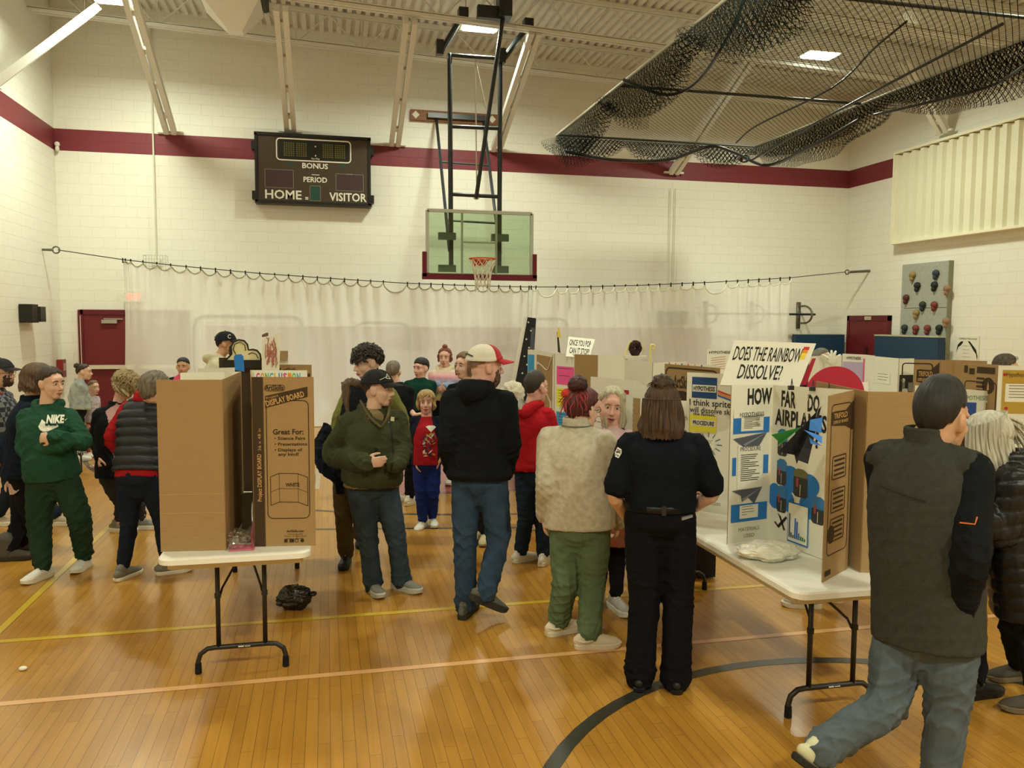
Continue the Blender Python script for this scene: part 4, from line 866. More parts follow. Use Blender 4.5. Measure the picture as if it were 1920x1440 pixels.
mb.build('flame_scribble', mat('crayon_red', '#C07868', rough=0.9), r)
MB().prism(PX([(491, 632), (499, 630), (499, 624), (491, 628)], 5.52), F0*0.05).build('tape_roll', mat('tape_brown', '#6A5638'), r)
r = MB().box(dp(529, 667, 6.3), (0.075, 0.06, 0.075), (R0, F0, Z)).build('small_box', M_KRAFT, None); tag(r, 'small brown cardboard box beside the flame drawing', 'box')
sb = Board('thin brown support card under the small box on the left table', [dp(520, 690, 6.32), dp(540, 690, 6.32)], 1.685, side=1, cat='card'); 

# ---- right table: the paper airplane board
A, B, C, D = [zp(x, y, TZ) for x, y in ((1363, 1022), (1441, 1011), (1588, 1067), (1541, 1094))]
def topz(p, y):   # height at which the vertical through p meets picture row y
    d = depth(p); z = 1.6
    for _ in range(6):
        q = V(p[0], p[1], z); t = depth(q); yy = 720-FPX*((q-CAM)@UP)/t; z += (yy-y)*t/FPX
    return z
za, zb2, zc, zd = topz(A, 722), topz(B, 722), topz(C, 731), topz(D, 742)
b1 = Board('white board titled about how far airplanes fly, with blue paper cards', [A, B, C, D], [za, zb2, zc, zd], side=1)
o, R, W, H = b1.face(0); mb = MB(); text_mb(mb, 'HOW', o+R*W*0.38+Z*H*0.885, R, Z, 0.085, width=W*0.58, bold=0.035, lift=0.001); b1.part(mb, 'title_lettering', M_INK, 0)
def card(y, h, m=M_CBLUE, x=0.06, w=0.86): return sheet(b1, 0, W*x, H*y, W*w, H*h, m, 'blue_card')
c1 = card(0.70, 0.115); sheet(b1, 0, W*0.24, H*0.715, W*0.53, H*0.10, M_PAPER, nlines=8, lift=0.0022); sheet(b1, 0, W*0.06, H*0.80, W*0.86, H*0.05, M_PAPER, text='HYPOTHESIS', tsize=0.023, lift=0.0022)
sheet(b1, 0, W*0.06, H*0.435, W*0.09, H*0.115, M_CBLUE, 'blue_card'); sheet(b1, 0, W*0.80, H*0.435, W*0.12, H*0.12, M_CBLUE, 'blue_card')
sheet(b1, 0, W*0.18, H*0.345, W*0.60, H*0.285, M_PAPER, nlines=14, text='PROCEDURE', tsize=0.023, lift=0.0022)
card(0.135, 0.115); sheet(b1, 0, W*0.26, H*0.155, W*0.44, H*0.085, M_PAPER, nlines=4, lift=0.0022)
mb = MB(); text_mb(mb, 'MATERIALS', o+R*W*0.5+Z*H*0.072, R, Z, 0.022, width=W*0.50, align='CENTER', lift=0.001); text_mb(mb, 'USED', o+R*W*0.5+Z*H*0.03, R, Z, 0.022, width=W*0.26, align='CENTER', lift=0.001); b1.part(mb, 'lettering', M_GREYT, 0)
M_PLN = mat('print_plane_grey', '#5A5E6A', rough=0.8); M_PLN2 = mat('print_plane_pale', '#8A8E9A', rough=0.8)
for (y0, pts) in ((0.615, [(0.06, 0.055), (0.86, 0.085), (0.68, 0.0), (0.30, 0.0)]), (0.265, [(0.06, 0.075), (0.78, 0.085), (0.60, -0.02), (0.44, 0.025), (0.30, 0.0), (0.28, 0.04)])):
    mb = MB(); poly(mb, o, R, Z, [(x*W, (y0+y)*H) for x, y in pts], lift=0.003); pl = b1.part(mb, 'printed_paper_plane', M_PLN, 0); mb = MB(); q = pts; poly(mb, o, R, Z, [(q[1][0]*W, (y0+q[1][1])*H), (0.30*W, (y0+0.018)*H), (0.34*W, (y0+0.005)*H)], lift=0.0042); mb.build('fold_highlight', M_PLN2, pl)
o, R, W, H = b1.face(1); mb = MB()
for t, x, y, sz, w in (('FAR', 0.13, 0.875, 0.085, 0.19), ('DO', 0.475, 0.87, 0.085, 0.145), ('AIRPLANES', 0.05, 0.755, 0.085, 0.665), ('FLY?', 0.33, 0.655, 0.085, 0.30)): text_mb(mb, t, o+R*W*x+Z*H*y, R, Z, sz, width=W*w, bold=0.03, lift=0.001)
b1.part(mb, 'title_lettering', M_INK, 1)
M_SKYP = mat('photo_sky', '#3C78B0', rough=0.5); M_DRK = mat('photo_asphalt', '#3A3A38', rough=0.5); M_GRS = mat('photo_grass', '#6A6A42', rough=0.5); M_PERS = mat('photo_red', '#A84848', rough=0.5)
def photo(x, y, w, h, sky=0.45, backing=True):
    if backing:
        mb = MB(); disc(mb, o, R, Z, x-w*0.25, y+h*0.55, w*0.75, lift=0.0008, ry=h*0.48); disc(mb, o, R, Z, x+w*1.1, y+h*0.5, w*0.7, lift=0.0009, ry=h*0.4); b1.part(mb, 'blue_backing', M_CBLUE, 1)
    mb = MB(); poly(mb, o, R, Z, [(x, y+h*0.08), (x+w*0.15, y), (x+w*0.85, y), (x+w, y+h*0.08), (x+w, y+h*(1-sky)), (x, y+h*(1-sky))], lift=0.0024, m=0); poly(mb, o, R, Z, [(x, y+h*(1-sky)), (x+w, y+h*(1-sky)), (x+w, y+h*0.9), (x+w*0.7, y+h), (x+w*0.3, y+h), (x, y+h*0.9)], lift=0.0024, m=1)
    rect(mb, o, R, Z, x+w*0.2, y+h*0.35, w*0.16, h*0.32, lift=0.0034, m=2); rect(mb, o, R, Z, x+w*0.48, y+h*0.05, w*0.04, h*0.4, lift=0.0034, m=3)
    b1.part(mb, 'photograph', [M_DRK, M_SKYP if sky > 0.3 else M_GRS, M_PERS, M_W], 1)
photo(W*0.10, H*0.56, W*0.13, H*0.17, backing=False); photo(W*0.10, H*0.375, W*0.13, H*0.165, backing=False); photo(W*0.33, H*0.33, W*0.18, H*0.175, sky=0.3); photo(W*0.11, H*0.20, W*0.13, H*0.17); photo(W*0.57, H*0.20, W*0.16, H*0.165)
sheet(b1, 1, W*0.27, H*0.035, W*0.27, H*0.255, M_CBLUE, 'chart_border', lift=0.003); ch = sheet(b1, 1, W*0.28, H*0.045, W*0.25, H*0.235, M_PAPER, 'bar_chart', lift=0.004)
mb = MB()
for k, (hh, mi) in enumerate(((0.75, 0), (0.16, 0), (0.10, 0), (0.64, 1), (0.55, 1), (0.2, 1), (0.13, 2), (0.12, 2), (0.09, 2))): rect(mb, o, R, Z, W*(0.292+k*0.025), H*0.065, W*0.018, H*0.2*hh, lift=0.0055, m=mi)
mb.build('chart_bars', [mat('bar_grey', '#5A5A60'), mat('bar_blue', '#2E68C0'), mat('bar_green', '#3A8A4A')], ch)
mb = MB()   # little airliner silhouette
for p in ([(0.12, 0.105), (0.24, 0.185), (0.26, 0.175), (0.15, 0.095)], [(0.13, 0.19), (0.17, 0.175), (0.235, 0.095), (0.215, 0.09)], [(0.08, 0.125), (0.10, 0.13), (0.15, 0.105), (0.14, 0.095)]): poly(mb, o, R, Z, [(W*x, H*y) for x, y in p][::-1], lift=0.001)
b1.part(mb, 'airliner_cutout', M_INK, 1)
o, R, W, H = b1.face(2, False); trifold_label(b1, 2, W*0.12, H*0.79, W*0.86, H*0.165)
mb = MB(); rrect_line(mb, o, R, Z, W*0.10, H*0.13, W*0.80, H*0.82, 0.005, 0.03, lift=0.0006)
for y in (0.54, 0.36, 0.20):
    rrect_line(mb, o, R, Z, W*0.2, H*y, W*0.55, H*0.13, 0.006, 0.012, lift=0.001)
    for q in range(4): rect(mb, o, R, Z, W*0.28, H*(y+0.02+q*0.026), W*0.4, H*0.011, lift=0.001)
disc(mb, o, R, Z, W*0.24, H*0.245, W*0.13, lift=0.0012, ry=H*0.05); rect(mb, o, R, Z, W*0.06, H*0.025, W*0.22, H*0.03, lift=0.001); b1.part(mb, 'printing', M_INKB, 2)
# binder clips on its top edge
for px, py in ((1483, 727), (1523, 729), (1553, 734)):
    p = dp(px, py, depth(B)*0.55+depth(C)*0.42); mb = MB(); mb.box(p, (0.028, 0.02, 0.022), (R0, F0, Z)); mb.tube([p+V(0, 0, 0.01), p+V(0.004, 0, 0.045)], 0.0025, n=4); mb.tube([p+V(0.01, 0, 0.01), p+V(0.01, 0.01, 0.045)], 0.0025, n=4); t = mb.build('binder_clip', M_DARKM, None); tag(t, 'small black binder clip on the top edge of the airplane board', 'clip', 'binder clips on the airplane board')
# hanging paper planes
def plane(name_l, tri, m, cat='paper plane'):
    r = empty('paper_plane', tri[0][0], name_l, cat, 'paper planes hanging on the board'); mb = MB()
    for T_ in tri:
        mb.prism(T_, nrm(np.cross(np.array(T_[1])-T_[0], np.array(T_[2])-T_[0]))*0.0015)
    mb.build('folded_paper', m, r); return r
dq = depth(D); q = lambda x, y, e=0.0: dp(x, y, dq-0.02+e)
M_PG, M_PB, M_PU = mat('plane_green', '#3A8A46', rough=0.7), mat('plane_black', '#26262A', rough=0.7), mat('plane_blue', '#4888E0', rough=0.7)
plane('green paper plane hanging at the left on the airplane board', [[q(1501, 801), q(1446, 815, .02), q(1462, 830, .05)], [q(1501, 801), q(1457, 838, 0), q(1462, 830, .05)]], M_PG)
plane('black paper plane hanging nose up in the middle of the airplane board', [[q(1540, 762), q(1459, 847, .0), q(1490, 853, .06)], [q(1540, 762), q(1490, 853, .06), q(1494, 870, .0)], [q(1540, 762), q(1494, 862, .0), q(1515, 870, -.03)]], M_PB)
plane('light blue paper plane hanging at the right of the airplane board', [[q(1519, 787, -.05), q(1517, 806, -.04), q(1540, 812, -.05)], [q(1519, 787, -.05), q(1540, 812, -.05), q(1542, 783, -.06)], [q(1507, 806, -.06), q(1541, 832, -.06), q(1541, 818, -.05)], [q(1517, 820, -.04), q(1520, 832, -.04), q(1541, 836, -.05)]], M_PU)
mb = MB()
for a, b_ in (((1483, 735), (1482, 802)), ((1518, 735), (1508, 782)), ((1541, 742), (1530, 782))): mb.tube([q(*a), q(*b_)], 0.0012, n=4)
t = mb.build('hanging_string', mat('string', '#B8A98A'), None); tag(t, 'thin strings holding up the paper planes on the airplane board', 'string')
# plain brown board behind it, facing right
P = [zp(1500, 715, 1.655)+V(0.10, 0, 0), V(2.565, 3.45, 0), V(2.84, 3.36, 0)]
b2 = Board('plain brown cardboard back of the board right behind the airplane board', P, [1.655, 1.64, 1.64], side=-1, white=M_WHITE)
mb = MB(); c = dp(1566, 742, 4.55); n = 28; ring = [c+R0*(0.165*math.cos(math.pi*k/n))+Z*(0.165*math.sin(math.pi*k/n)) for k in range(n+1)]
ring = [ring[0]*V(1, 1, 0)+Z*(TZ+0.004)]+ring+[ring[-1]*V(1, 1, 0)+Z*(TZ+0.004)]; t = mb.prism(ring, F0*0.012).build('red_half_disc', M_CRED, None); tag(t, 'big red half disc standing above the plain brown board', 'disc')
t = MB().prism([dp(x, y, 4.9) for x, y in ((1500, 722), (1512, 722), (1530, 672), (1524, 672))], F0*0.01).build('red_card', M_CRED, None); tag(t, 'narrow red card edge peeking out right of the rainbow sign', 'card')
t = MB().prism([dp(x, y, 4.6) for x, y in ((1518, 728), (1628, 736), (1628, 717), (1518, 716))], F0*0.006).build('white_card', M_WHITE, None); tag(t, 'long white card strip below the red half disc', 'card')

# ---- the sprite and rainbow board with its header sign
P = [zp(1283, 955, TZ), zp(1366, 968, TZ)]; P = [P[0], P[1], P[1]+V(0.28, -0.45, 0)]
zt = topz(P[0], 698); b0 = Board('white rainbow question board with handwritten hypothesis and yellow procedure card', P, [zt, zt, zt-0.1], side=1)
o, R, W, H = b0.face(0); s1 = sheet(b0, 0, W*0.12, H*0.82, W*0.56, H*0.15, M_NAVY, 'blue_card'); sheet(b0, 0, W*0.135, H*0.865, W*0.53, H*0.05, M_PAPER, 'title_strip', lift=0.002); mb = MB(); text_mb(mb, 'HYPOTHESIS', o+R*W*0.40+Z*H*0.874, R, Z, 0.028, width=W*0.48, bold=0.03, align='CENTER', lift=0.0035); mb.build('lettering', M_INK, s1)
s2 = sheet(b0, 0, W*0.09, H*0.575, W*0.60, H*0.125, M_CYEL, 'yellow_card'); sheet(b0, 0, W*0.13, H*0.62, W*0.54, H*0.045, M_PAPER, 'title_strip', lift=0.002); mb = MB(); text_mb(mb, 'PROCEDURE', o+R*W*0.40+Z*H*0.628, R, Z, 0.026, width=W*0.48, bold=0.03, align='CENTER', lift=0.0035); mb.build('lettering', M_INK, s2)
mb = MB(); text_mb(mb, 'I think sprite', o+R*W*0.07+Z*H*0.765, R, Z, 0.042, width=W*0.92, bold=0.01, lift=0.001); text_mb(mb, 'will dissolve sk', o+R*W*0.08+Z*H*0.715, R, Z, 0.036, width=W*0.90, bold=0.01, lift=0.001); text_mb(mb, 'the fastest.', o+R*W*0.16+Z*H*0.695, R, Z, 0.018, width=W*0.5, bold=0.02, lift=0.001); b0.part(mb, 'handwriting', M_INK, 0)
sheet(b0, 0, W*0.38, H*0.46, W*0.28, H*0.07, M_PAPER, nlines=5); mb = MB()
for a in range(0, 360, 30):
    c, s = math.cos(math.radians(a)), math.sin(math.radians(a)); p0 = (W*0.52+c*W*0.18, H*0.495+s*H*0.05); p1 = (W*0.52+c*W*0.30, H*0.495+s*H*0.085); nx, ny = -s*0.003, c*0.003; poly(mb, o, R, Z, [(p0[0]-nx, p0[1]-ny), (p1[0]-nx, p1[1]-ny), (p1[0]+nx, p1[1]+ny), (p0[0]+nx, p0[1]+ny)], lift=0.001)
b0.part(mb, 'ray_marks', mat('marker_teal', '#4A7A80'), 0)
sg = sheet(b0, 0, W*0.08, H*0.225, W*0.34, H*0.06, M_CGRN, 'green_label'); mb = MB(); text_mb(mb, 'Sprite', o+R*W*0.25+Z*H*0.24, R, Z, 0.025, width=W*0.28, bold=0.03, align='CENTER', lift=0.003); mb.build('lettering', M_W, sg)
sg = sheet(b0, 0, W*0.08, H*0.12, W*0.36, H*0.055, M_CRED, 'red_label'); mb = MB(); text_mb(mb, 'Skittles', o+R*W*0.26+Z*H*0.132, R, Z, 0.025, width=W*0.32, bold=0.03, align='CENTER', lift=0.003); mb.build('lettering', M_W, sg)
mb = MB(); text_mb(mb, 'conclusion', o+R*W*0.42+Z*H*0.06, R, Z, 0.03, width=W*0.4, lift=0.001); b0.part(mb, 'pencil_note', M_GREYT, 0)
mb = MB()
for k, c in enumerate(('#C8442E', '#E08A30', '#3A6AB0')): poly(mb, o, R, Z, [(W*0.70, H*(0.885-k*0.016)), (W*0.99, H*(0.855-k*0.016)), (W*0.99, H*(0.843-k*0.016)), (W*0.70, H*(0.872-k*0.016))], lift=0.001, m=k)
b0.part(mb, 'rainbow_stripe', [mat('rb%d' % k, c) for k, c in enumerate(('#C8442E', '#E08A30', '#3A6AB0'))], 0)
def sign(label, quad, d, rows, mk, t=0.008):
    a, b_, c, dd = [dp(x, y, d+e) for (x, y), e in zip(quad, (0, 0, 0.16, 0.16))]; l0, l1 = np.linalg.norm(b_-a), np.linalg.norm(c-dd); md = nrm((b_-a)/l0+(c-dd)/l1); b_, c = a+md*l0, dd+md*l1; r = empty('header_sign', (a+b_)/2, label, 'sign', 'header signs on the boards')
    n = nrm(np.cross(b_-a, dd-a)); MB().prism([a, b_, c, dd], -n*t).build('card', M_WHITE, r)
    rt = nrm(b_-a); upv = dd-a; mb = MB()
    for (s, fx, fy, h, w, bo) in rows:
        text_mb(mb, s, a+(b_-a)*fx+upv*fy+n*0.0015, rt, nrm(upv), h, width=w, bold=bo)
    mb.build('lettering', M_INK, r); return r, a, b_, c, dd, n
r, a, b_, c, dd, n = sign('white tilted sign asking if the rainbow dissolves', ((1350, 722), (1498, 722), (1530, 650), (1377, 638)), 4.75, (('DOES THE RAINBOW', 0.05, 0.56, 0.105, 0.405, 0.012), ('DISSOLVE?', 0.18, 0.16, 0.105, 0.255, 0.012)), None)
rt = nrm(b_-a); uu = nrm(dd-a); mb = MB(); o_ = a+(b_-a)*0.90+(dd-a)*0.62+n*0.0015
for k in range(4): rect(mb, o_, rt, uu, 0.012-0.004*k, 0.075-0.024*k, 0.034, 0.024, m=k)
mb.build('colour_candy', [mat('candy%d' % k, cc) for k, cc in enumerate(('#C83A34', '#E08838', '#E4D04A', '#E8C838'))], r)
sign('white tilted sign with hand drawn once you pop lettering', ((1061, 668), (1104, 676), (1116, 632), (1066, 631)), 7.9, (('ONCE YOU POP', 0.08, 0.58, 0.075, 0.21, 0.015), ('CAN IT STOP?', 0.12, 0.18, 0.075, 0.195, 0.015)), None)

# ---- boards further back in the middle row
def tops(*L, z=1.655): return [zp(x, y, z) for x, y in L]
b = Board('brown board back pair behind the white haired woman', tops((1172, 672), (1224, 680), (1286, 678)), 1.655, side=1)
b = Board('brown printed board with rounded corner left of the hypothesis card', [tops((1247, 682))[0], tops((1350, 690))[0]], 1.655, side=-1); o, R, W, H = b.face(0, False); mb = MB()
text_mb(mb, 'ArtSkills', o+R*W*0.18+Z*(H-0.17), R, Z, 0.09, width=W*0.34, bold=0.02, lift=0.001); disc(mb, o, R, Z, W*0.34, H-0.24, W*0.2, ry=0.05, lift=0.0008); rrect_line(mb, o, R, Z, W*0.02, H-0.6, W*0.96, 0.58, 0.012, 0.05, lift=0.0006); b.part(mb, 'printing', M_KDARK, 0)
mb = MB(); sh = sheet(b, 0, W*0.05, H-0.004, W*0.75, 0.02, M_PAPER, 'sticker_strip'); mb = MB()
for k in range(6): disc(mb, o, R, Z, W*(0.1+k*0.12), H+0.006, 0.008, m=k % 3, lift=0.004, n=10)
mb.build('stickers', [mat('st0', '#D86A4A'), mat('st1', '#E0B050'), mat('st2', '#4878B0')], sh)
# two dark red lumpy bundle and yellow pipe cleaners on the brown pair
r = empty('knit_bundle', dp(1191, 665, 7.0), 'dark maroon lumpy knit bundle on top of a white box edge', 'bundle'); mb = MB()
for k in range(16):
    a = k*2.4; mb.ell(dp(1191, 653, 7.0)+0.035*V(math.cos(a), 0.4*math.sin(a*1.7), 1.2*math.sin(a)), 0.03, nu=8, nv=6)
mb.build('yarn', mat('maroon_yarn', '#3A2426', rough=0.9, bump=0.5, bscale=80), r, smooth=True); MB().box(dp(1191, 669, 7.0), (0.19, 0.1, 0.02), (R0, F0, Z)).build('white_stand', M_WHITE, r)
mb = MB(); mb.tube([dp(x, y, 6.98) for x, y in ((1172, 666), (1178, 650), (1182, 641), (1186, 644), (1180, 660))], 0.008, n=5, sub=3); mb.tube([dp(x, y, 6.98) for x, y in ((1203, 644), (1207, 655), (1202, 664))], 0.004, n=5, sub=3); mb.build('yellow_loops', mat('pipe_cleaner', '#E4DC88', rough=0.9), r)
t = MB().tube([dp(x, y, 6.5) for x, y in ((1218, 684), (1219, 660), (1221, 647), (1227, 648), (1224, 655))], 0.009, n=6, sub=3).build('pipe_cleaner', mat('pipe_cleaner', '#E4DC88', rough=0.9), None); tag(t, 'pale yellow bent pipe cleaner sticking up from a brown board', 'pipe cleaner')
bp = Board('white board with pink, yellow and blue sheets behind the red haired woman', [tops((1042, 662))[0], tops((1078, 664))[0], tops((1121, 666))[0], tops((1172, 665))[0]], 1.655, side=-1 if False else 1)
for k, (m, y) in enumerate(((M_CPINK, 0.66), (M_CYEL, 0.42), (M_CSKY, 0.16))): sheet(bp, 0, bp.face(0)[2]*0.08, bp.face(0)[3]*y, bp.face(0)[2]*0.9, bp.face(0)[3]*0.2, m, ('pink_sheet', 'yellow_sheet', 'blue_sheet')[k], nlines=5 if k else 2)
o, R, W, H = bp.face(1); mb = MB(); rect(mb, o, R, Z, 0, H-0.6, W, 0.6, lift=0.0008); bp.part(mb, 'brown_card', M_KRAFT, 1)
bq = Board('brown board with looped strings left of the pink sheet board', [tops((990, 655))[0], tops((1003, 656))[0], tops((1042, 662))[0]-R0*0.01], [1.655, 1.655, 1.65], side=1)
o, R, W, H = bq.face(1); mb = MB(); rect(mb, o, R, Z, W*0.12, 0.0, W*0.8, H-0.04, lift=0.0008); bk = bq.part(mb, 'brown_card', M_KRAFT, 1)
mb = MB(); f = lambda x, y: o+R*W*x+Z*H*y+np.cross(R, Z)*0.006
mb.tube([f(0.2, 0.86), f(0.4, 0.84), f(0.7, 0.80), f(0.85, 0.9), f(0.95, 0.98)], 0.006, n=5, sub=4); mb.tube([f(0.3, 0.65), f(0.5, 0.56), f(0.65, 0.54), f(0.85, 0.45)], 0.006, n=5, sub=4); mb.box(f(0.22, 0.855), (0.05, 0.01, 0.03), (R, np.cross(Z, R), Z)); mb.box(f(0.88, 0.42), (0.045, 0.01, 0.07), (R, np.cross(Z, R), Z)); mb.build('looped_string', mat('string_white', '#D8D4C0'), bk)
sheet(bq, 0, 0.01, bq.face(0)[3]*0.72, bq.face(0)[2]*0.9, 0.2, M_CSKY, 'blue_label'); 
t = MB().prism([dp(x, y, 7.95) for x, y in ((1046, 660), (1051, 662), (1047, 625), (1044, 622))], F0*0.01).build('black_yellow_strip', mat('strip_blk', '#3A3628'), None); tag(t, 'dark strip with a yellow tip standing left of the once you pop sign', 'strip')
t2 = MB().prism([dp(x, y, 7.94) for x, y in ((1045, 632), (1052, 634), (1049, 614), (1045, 614))], F0*0.01).build('yellow_tip', mat('tip_yel', '#E0C860'), t)
w1 = Board('white board with two long white flaps left of the white haired woman', [zp(1108, 706, 1.50), zp(1186, 713, 1.50), zp(1250, 716, 1.50)], 1.50, side=1)
sheet(w1, 0, 0.05, 0.3, w1.face(0)[2]*0.7, 0.35, M_PAPER, nlines=6)
w2 = Board('white board with a typed sheet between the two women talking', [zp(1168, 718, 1.52)+R0*0.0, zp(1262, 727, 1.52)], 1.52, side=1); sheet(w2, 0, w2.face(0)[2]*0.15, 0.25, w2.face(0)[2]*0.6, 0.42, M_PAPER, nlines=9)
t3 = mb = MB(); rect(mb, w2.face(0)[0], w2.face(0)[1], Z, 0.02, w2.face(0)[3]-0.08, 0.05, 0.03, lift=0.001); w2.part(mb, 'red_mark', M_CRED, 0)
w3 = Board('white handwritten board with a brown edge left of the officer', [dp(1187, 800, 5.5), dp(1200, 800, 5.45), dp(1292, 800, 5.30)], 1.46, side=1)
o, R, W, H = w3.face(0); mb = MB(); rect(mb, o, R, Z, 0, 0, W, H, lift=0.0005); w3.part(mb, 'brown_edge', M_KRAFT, 0); o, R, W, H = w3.face(1); mb = MB(); text_mb(mb, 'My', o+R*0.03+Z*(H-0.1), R, Z, 0.03, width=0.05); text_mb(mb, 'Which', o+R*W*0.74+Z*(H-0.13), R, Z, 0.035, width=0.075); text_mb(mb, 'are', o+R*W*0.80+Z*(H-0.21), R, Z, 0.03, width=0.05); text_mb(mb, 'I', o+R*W*0.95+Z*(H-0.3), R, Z, 0.05, width=0.01); w3.part(mb, 'handwriting', M_INK, 1)

# ---- right rows
hy = Board('small white hypothesis sheet with striped drawing beside the rainbow sign', [zp(1325, 655, 1.655), zp(1382, 655, 1.655)], 1.655, side=1); o, R, W, H = hy.face(0); mb = MB(); text_mb(mb, 'HYPOTHESIS', o+R*W*0.08+Z*(H-0.05), R, Z, 0.03, width=W*0.75, bold=0.02, lift=0.001); hy.part(mb, 'lettering', M_INK, 0)
mb = MB()
for k in range(6): poly(mb, o, R, Z, [(W*0.15, H-0.10-k*0.028), (W*0.62, H-0.08-k*0.028), (W*0.62, H-0.087-k*0.028), (W*0.15, H-0.107-k*0.028)][::-1], lift=0.001)
hy.part(mb, 'striped_drawing', mat('stripe_pink', '#C89A90'), 0)
g = Board('white board with a teal framed paper behind the red half disc', [zp(1517, 668, 1.655), zp(1578, 666, 1.655)], 1.655, side=1); W = g.face(0)[2]; H = g.face(0)[3]; sheet(g, 0, W*0.08, H-0.62, W*0.5, 0.36, mat('teal', '#3E8C9A'), 'teal_border'); sheet(g, 0, W*0.11, H-0.6, W*0.44, 0.32, M_PAPER, nlines=4, text='Material', tsize=0.03, lift=0.002)
r = empty('paper_hand', dp(1556, 690, 7.75), 'white paper glove hand sticking up above the red half disc', 'paper hand'); mb = MB(); cc = dp(1560, 676, 7.78); mb.ell(cc, (0.05, 0.02, 0.05), (R0, F0, Z), nu=10, nv=6)
for a, L in ((150, 0.10), (120, 0.08), (95, 0.09), (70, 0.09), (35, 0.09)): a = math.radians(a); mb.tube([cc, cc+R0*L*math.cos(a)+Z*L*math.sin(a)], [0.02, 0.012], n=6)
mb.build('glove', M_PAPER, r, smooth=True)
pu = Board('white board with a lilac hypothesis sheet and pink edge', [zp(1580, 663, 1.655), zp(1623, 665, 1.655), zp(1641, 667, 1.655)], 1.655, side=1); W, H = pu.face(0)[2:]; s_ = sheet(pu, 0, W*0.04, H-0.40, W*0.9, 0.32, mat('paper_lilac', '#B8A8C8'), 'lilac_sheet'); o, R = pu.face(0)[:2]; mb = MB(); text_mb(mb, 'HYPOTHESIS', o+R*W*0.2+Z*(H-0.055), R, Z, 0.028, width=W*0.62, bold=0.02, lift=0.001); mb.build('lettering', M_INK, s_); mb = MB(); rect(mb, o, R, Z, W*0.93, H-0.4, 0.015, 0.36, lift=0.003); mb.build('pink_edge', M_CPINK, s_)
wp = Board('white board with a black and white photo at the lower right', [zp(1641, 668, 1.655), zp(1686, 672, 1.655), zp(1714, 672, 1.655)], 1.655, side=1); sheet(wp, 0, 0.04, wp.face(0)[3]-0.25, wp.face(0)[2]*0.6, 0.1, M_PAPER, nlines=3)
o, R, W, H = wp.face(1); mb = MB(); rect(mb, o, R, Z, W*0.05, H-0.32, W*0.92, 0.17, lift=0.001, m=0); disc(mb, o, R, Z, W*0.3, H-0.2, 0.02, lift=0.002, m=1); poly(mb, o, R, Z, [(W*0.15, H-0.31), (W*0.65, H-0.31), (W*0.6, H-0.275), (W*0.2, H-0.275)], lift=0.002, m=1); rect(mb, o, R, Z, W*0.26, H-0.27, 0.025, 0.06, lift=0.002, m=2); rect(mb, o, R, Z, W*0.65, H-0.30, 0.05, 0.08, lift=0.002, m=2); wp.part(mb, 'photograph', [mat('photo_black', '#2A2A2A'), mat('photo_white', '#D8D8D0'), mat('photo_mid', '#8A8A84')], 1)
tr_ = Board('brown board with a dark flared trifold label in the right row', [zp(1715, 674, 1.655), zp(1764, 675, 1.655), zp(1786, 675, 1.655), zp(1851, 677, 1.655)], 1.655, side=-1); o, R, W, H = tr_.face(0, False); trifold_label(tr_, 0, W*0.1, H-0.27, W*0.86, 0.25)
mb = MB(); rrect_line(mb, o, R, Z, -0.1, H-0.6, W*0.72+0.1, 0.57, 0.01, 0.03, lift=0.0006); tr_.part(mb, 'printing', M_INKB, 0)
em = Board('brown board with a round flame emblem and printed codes', [zp(1806, 680, 1.655), zp(1873, 684, 1.655)], 1.655, side=-1); o, R, W, H = em.face(0, False); mb = MB(); rect(mb, o, R, Z, W*0.42, H-0.075, W*0.5, 0.05, lift=0.001); disc(mb, o, R, Z, W*0.75, H-0.17, 0.055, lift=0.001, ry=0.065)
for k in range(4): rect(mb, o, R, Z, W*0.42, H-0.125-k*0.032, W*0.22, 0.016, lift=0.001)
poly(mb, o, R, Z, [(W*0.37, H-0.22), (W*0.62, H-0.235), (W*0.64, H-0.265), (W*0.37, H-0.25)][::-1], lift=0.001); rrect_line(mb, o, R, Z, W*0.08, H-0.7, W*0.9, 0.56, 0.008, 0.03, lift=0.0006); rect(mb, o, R, Z, W*0.2, H-0.09, 0.05, 0.05, lift=0.001); rect(mb, o, R, Z, W*0.05, H-0.08, 0.035, 0.06, lift=0.001); em.part(mb, 'printing', M_KDARK, 0)
mb = MB(); poly(mb, o, R, Z, [(W*0.72, H-0.205), (W*0.78, H-0.205), (W*0.775, H-0.17), (W*0.75, H-0.135), (W*0.73, H-0.17)], lift=0.0025); em.part(mb, 'flame_mark', M_KTXT, 0)
wb = Board('white board with a blue bordered sheet and green title behind the vested man', [dp(1714, 760, 6.55), dp(1870, 760, 6.42)], [1.97-115*6.55/FPX, 1.97-126*6.42/FPX], side=1); o, R, W, H = wb.face(0); mb = MB(); text_mb(mb, 'HYPOTHESIS', o+R*W*0.55+Z*(H-0.07), R, Z, 0.035, width=W*0.33, bold=0.02, lift=0.001); wb.part(mb, 'title_lettering', mat('letters_green', '#7A9A74'), 0); sheet(wb, 0, W*0.05, H-0.45, W*0.70, 0.36, mat('paper_royal', '#34549C'), 'blue_border'); sheet(wb, 0, W*0.09, H-0.44, W*0.56, 0.30, M_PAPER, nlines=7, lift=0.002)
mb = MB(); rect(mb, o, R, Z, W*0.86, 0, W*0.14, H-0.09, lift=0.001); wb.part(mb, 'brown_card', M_KRAFT, 0)
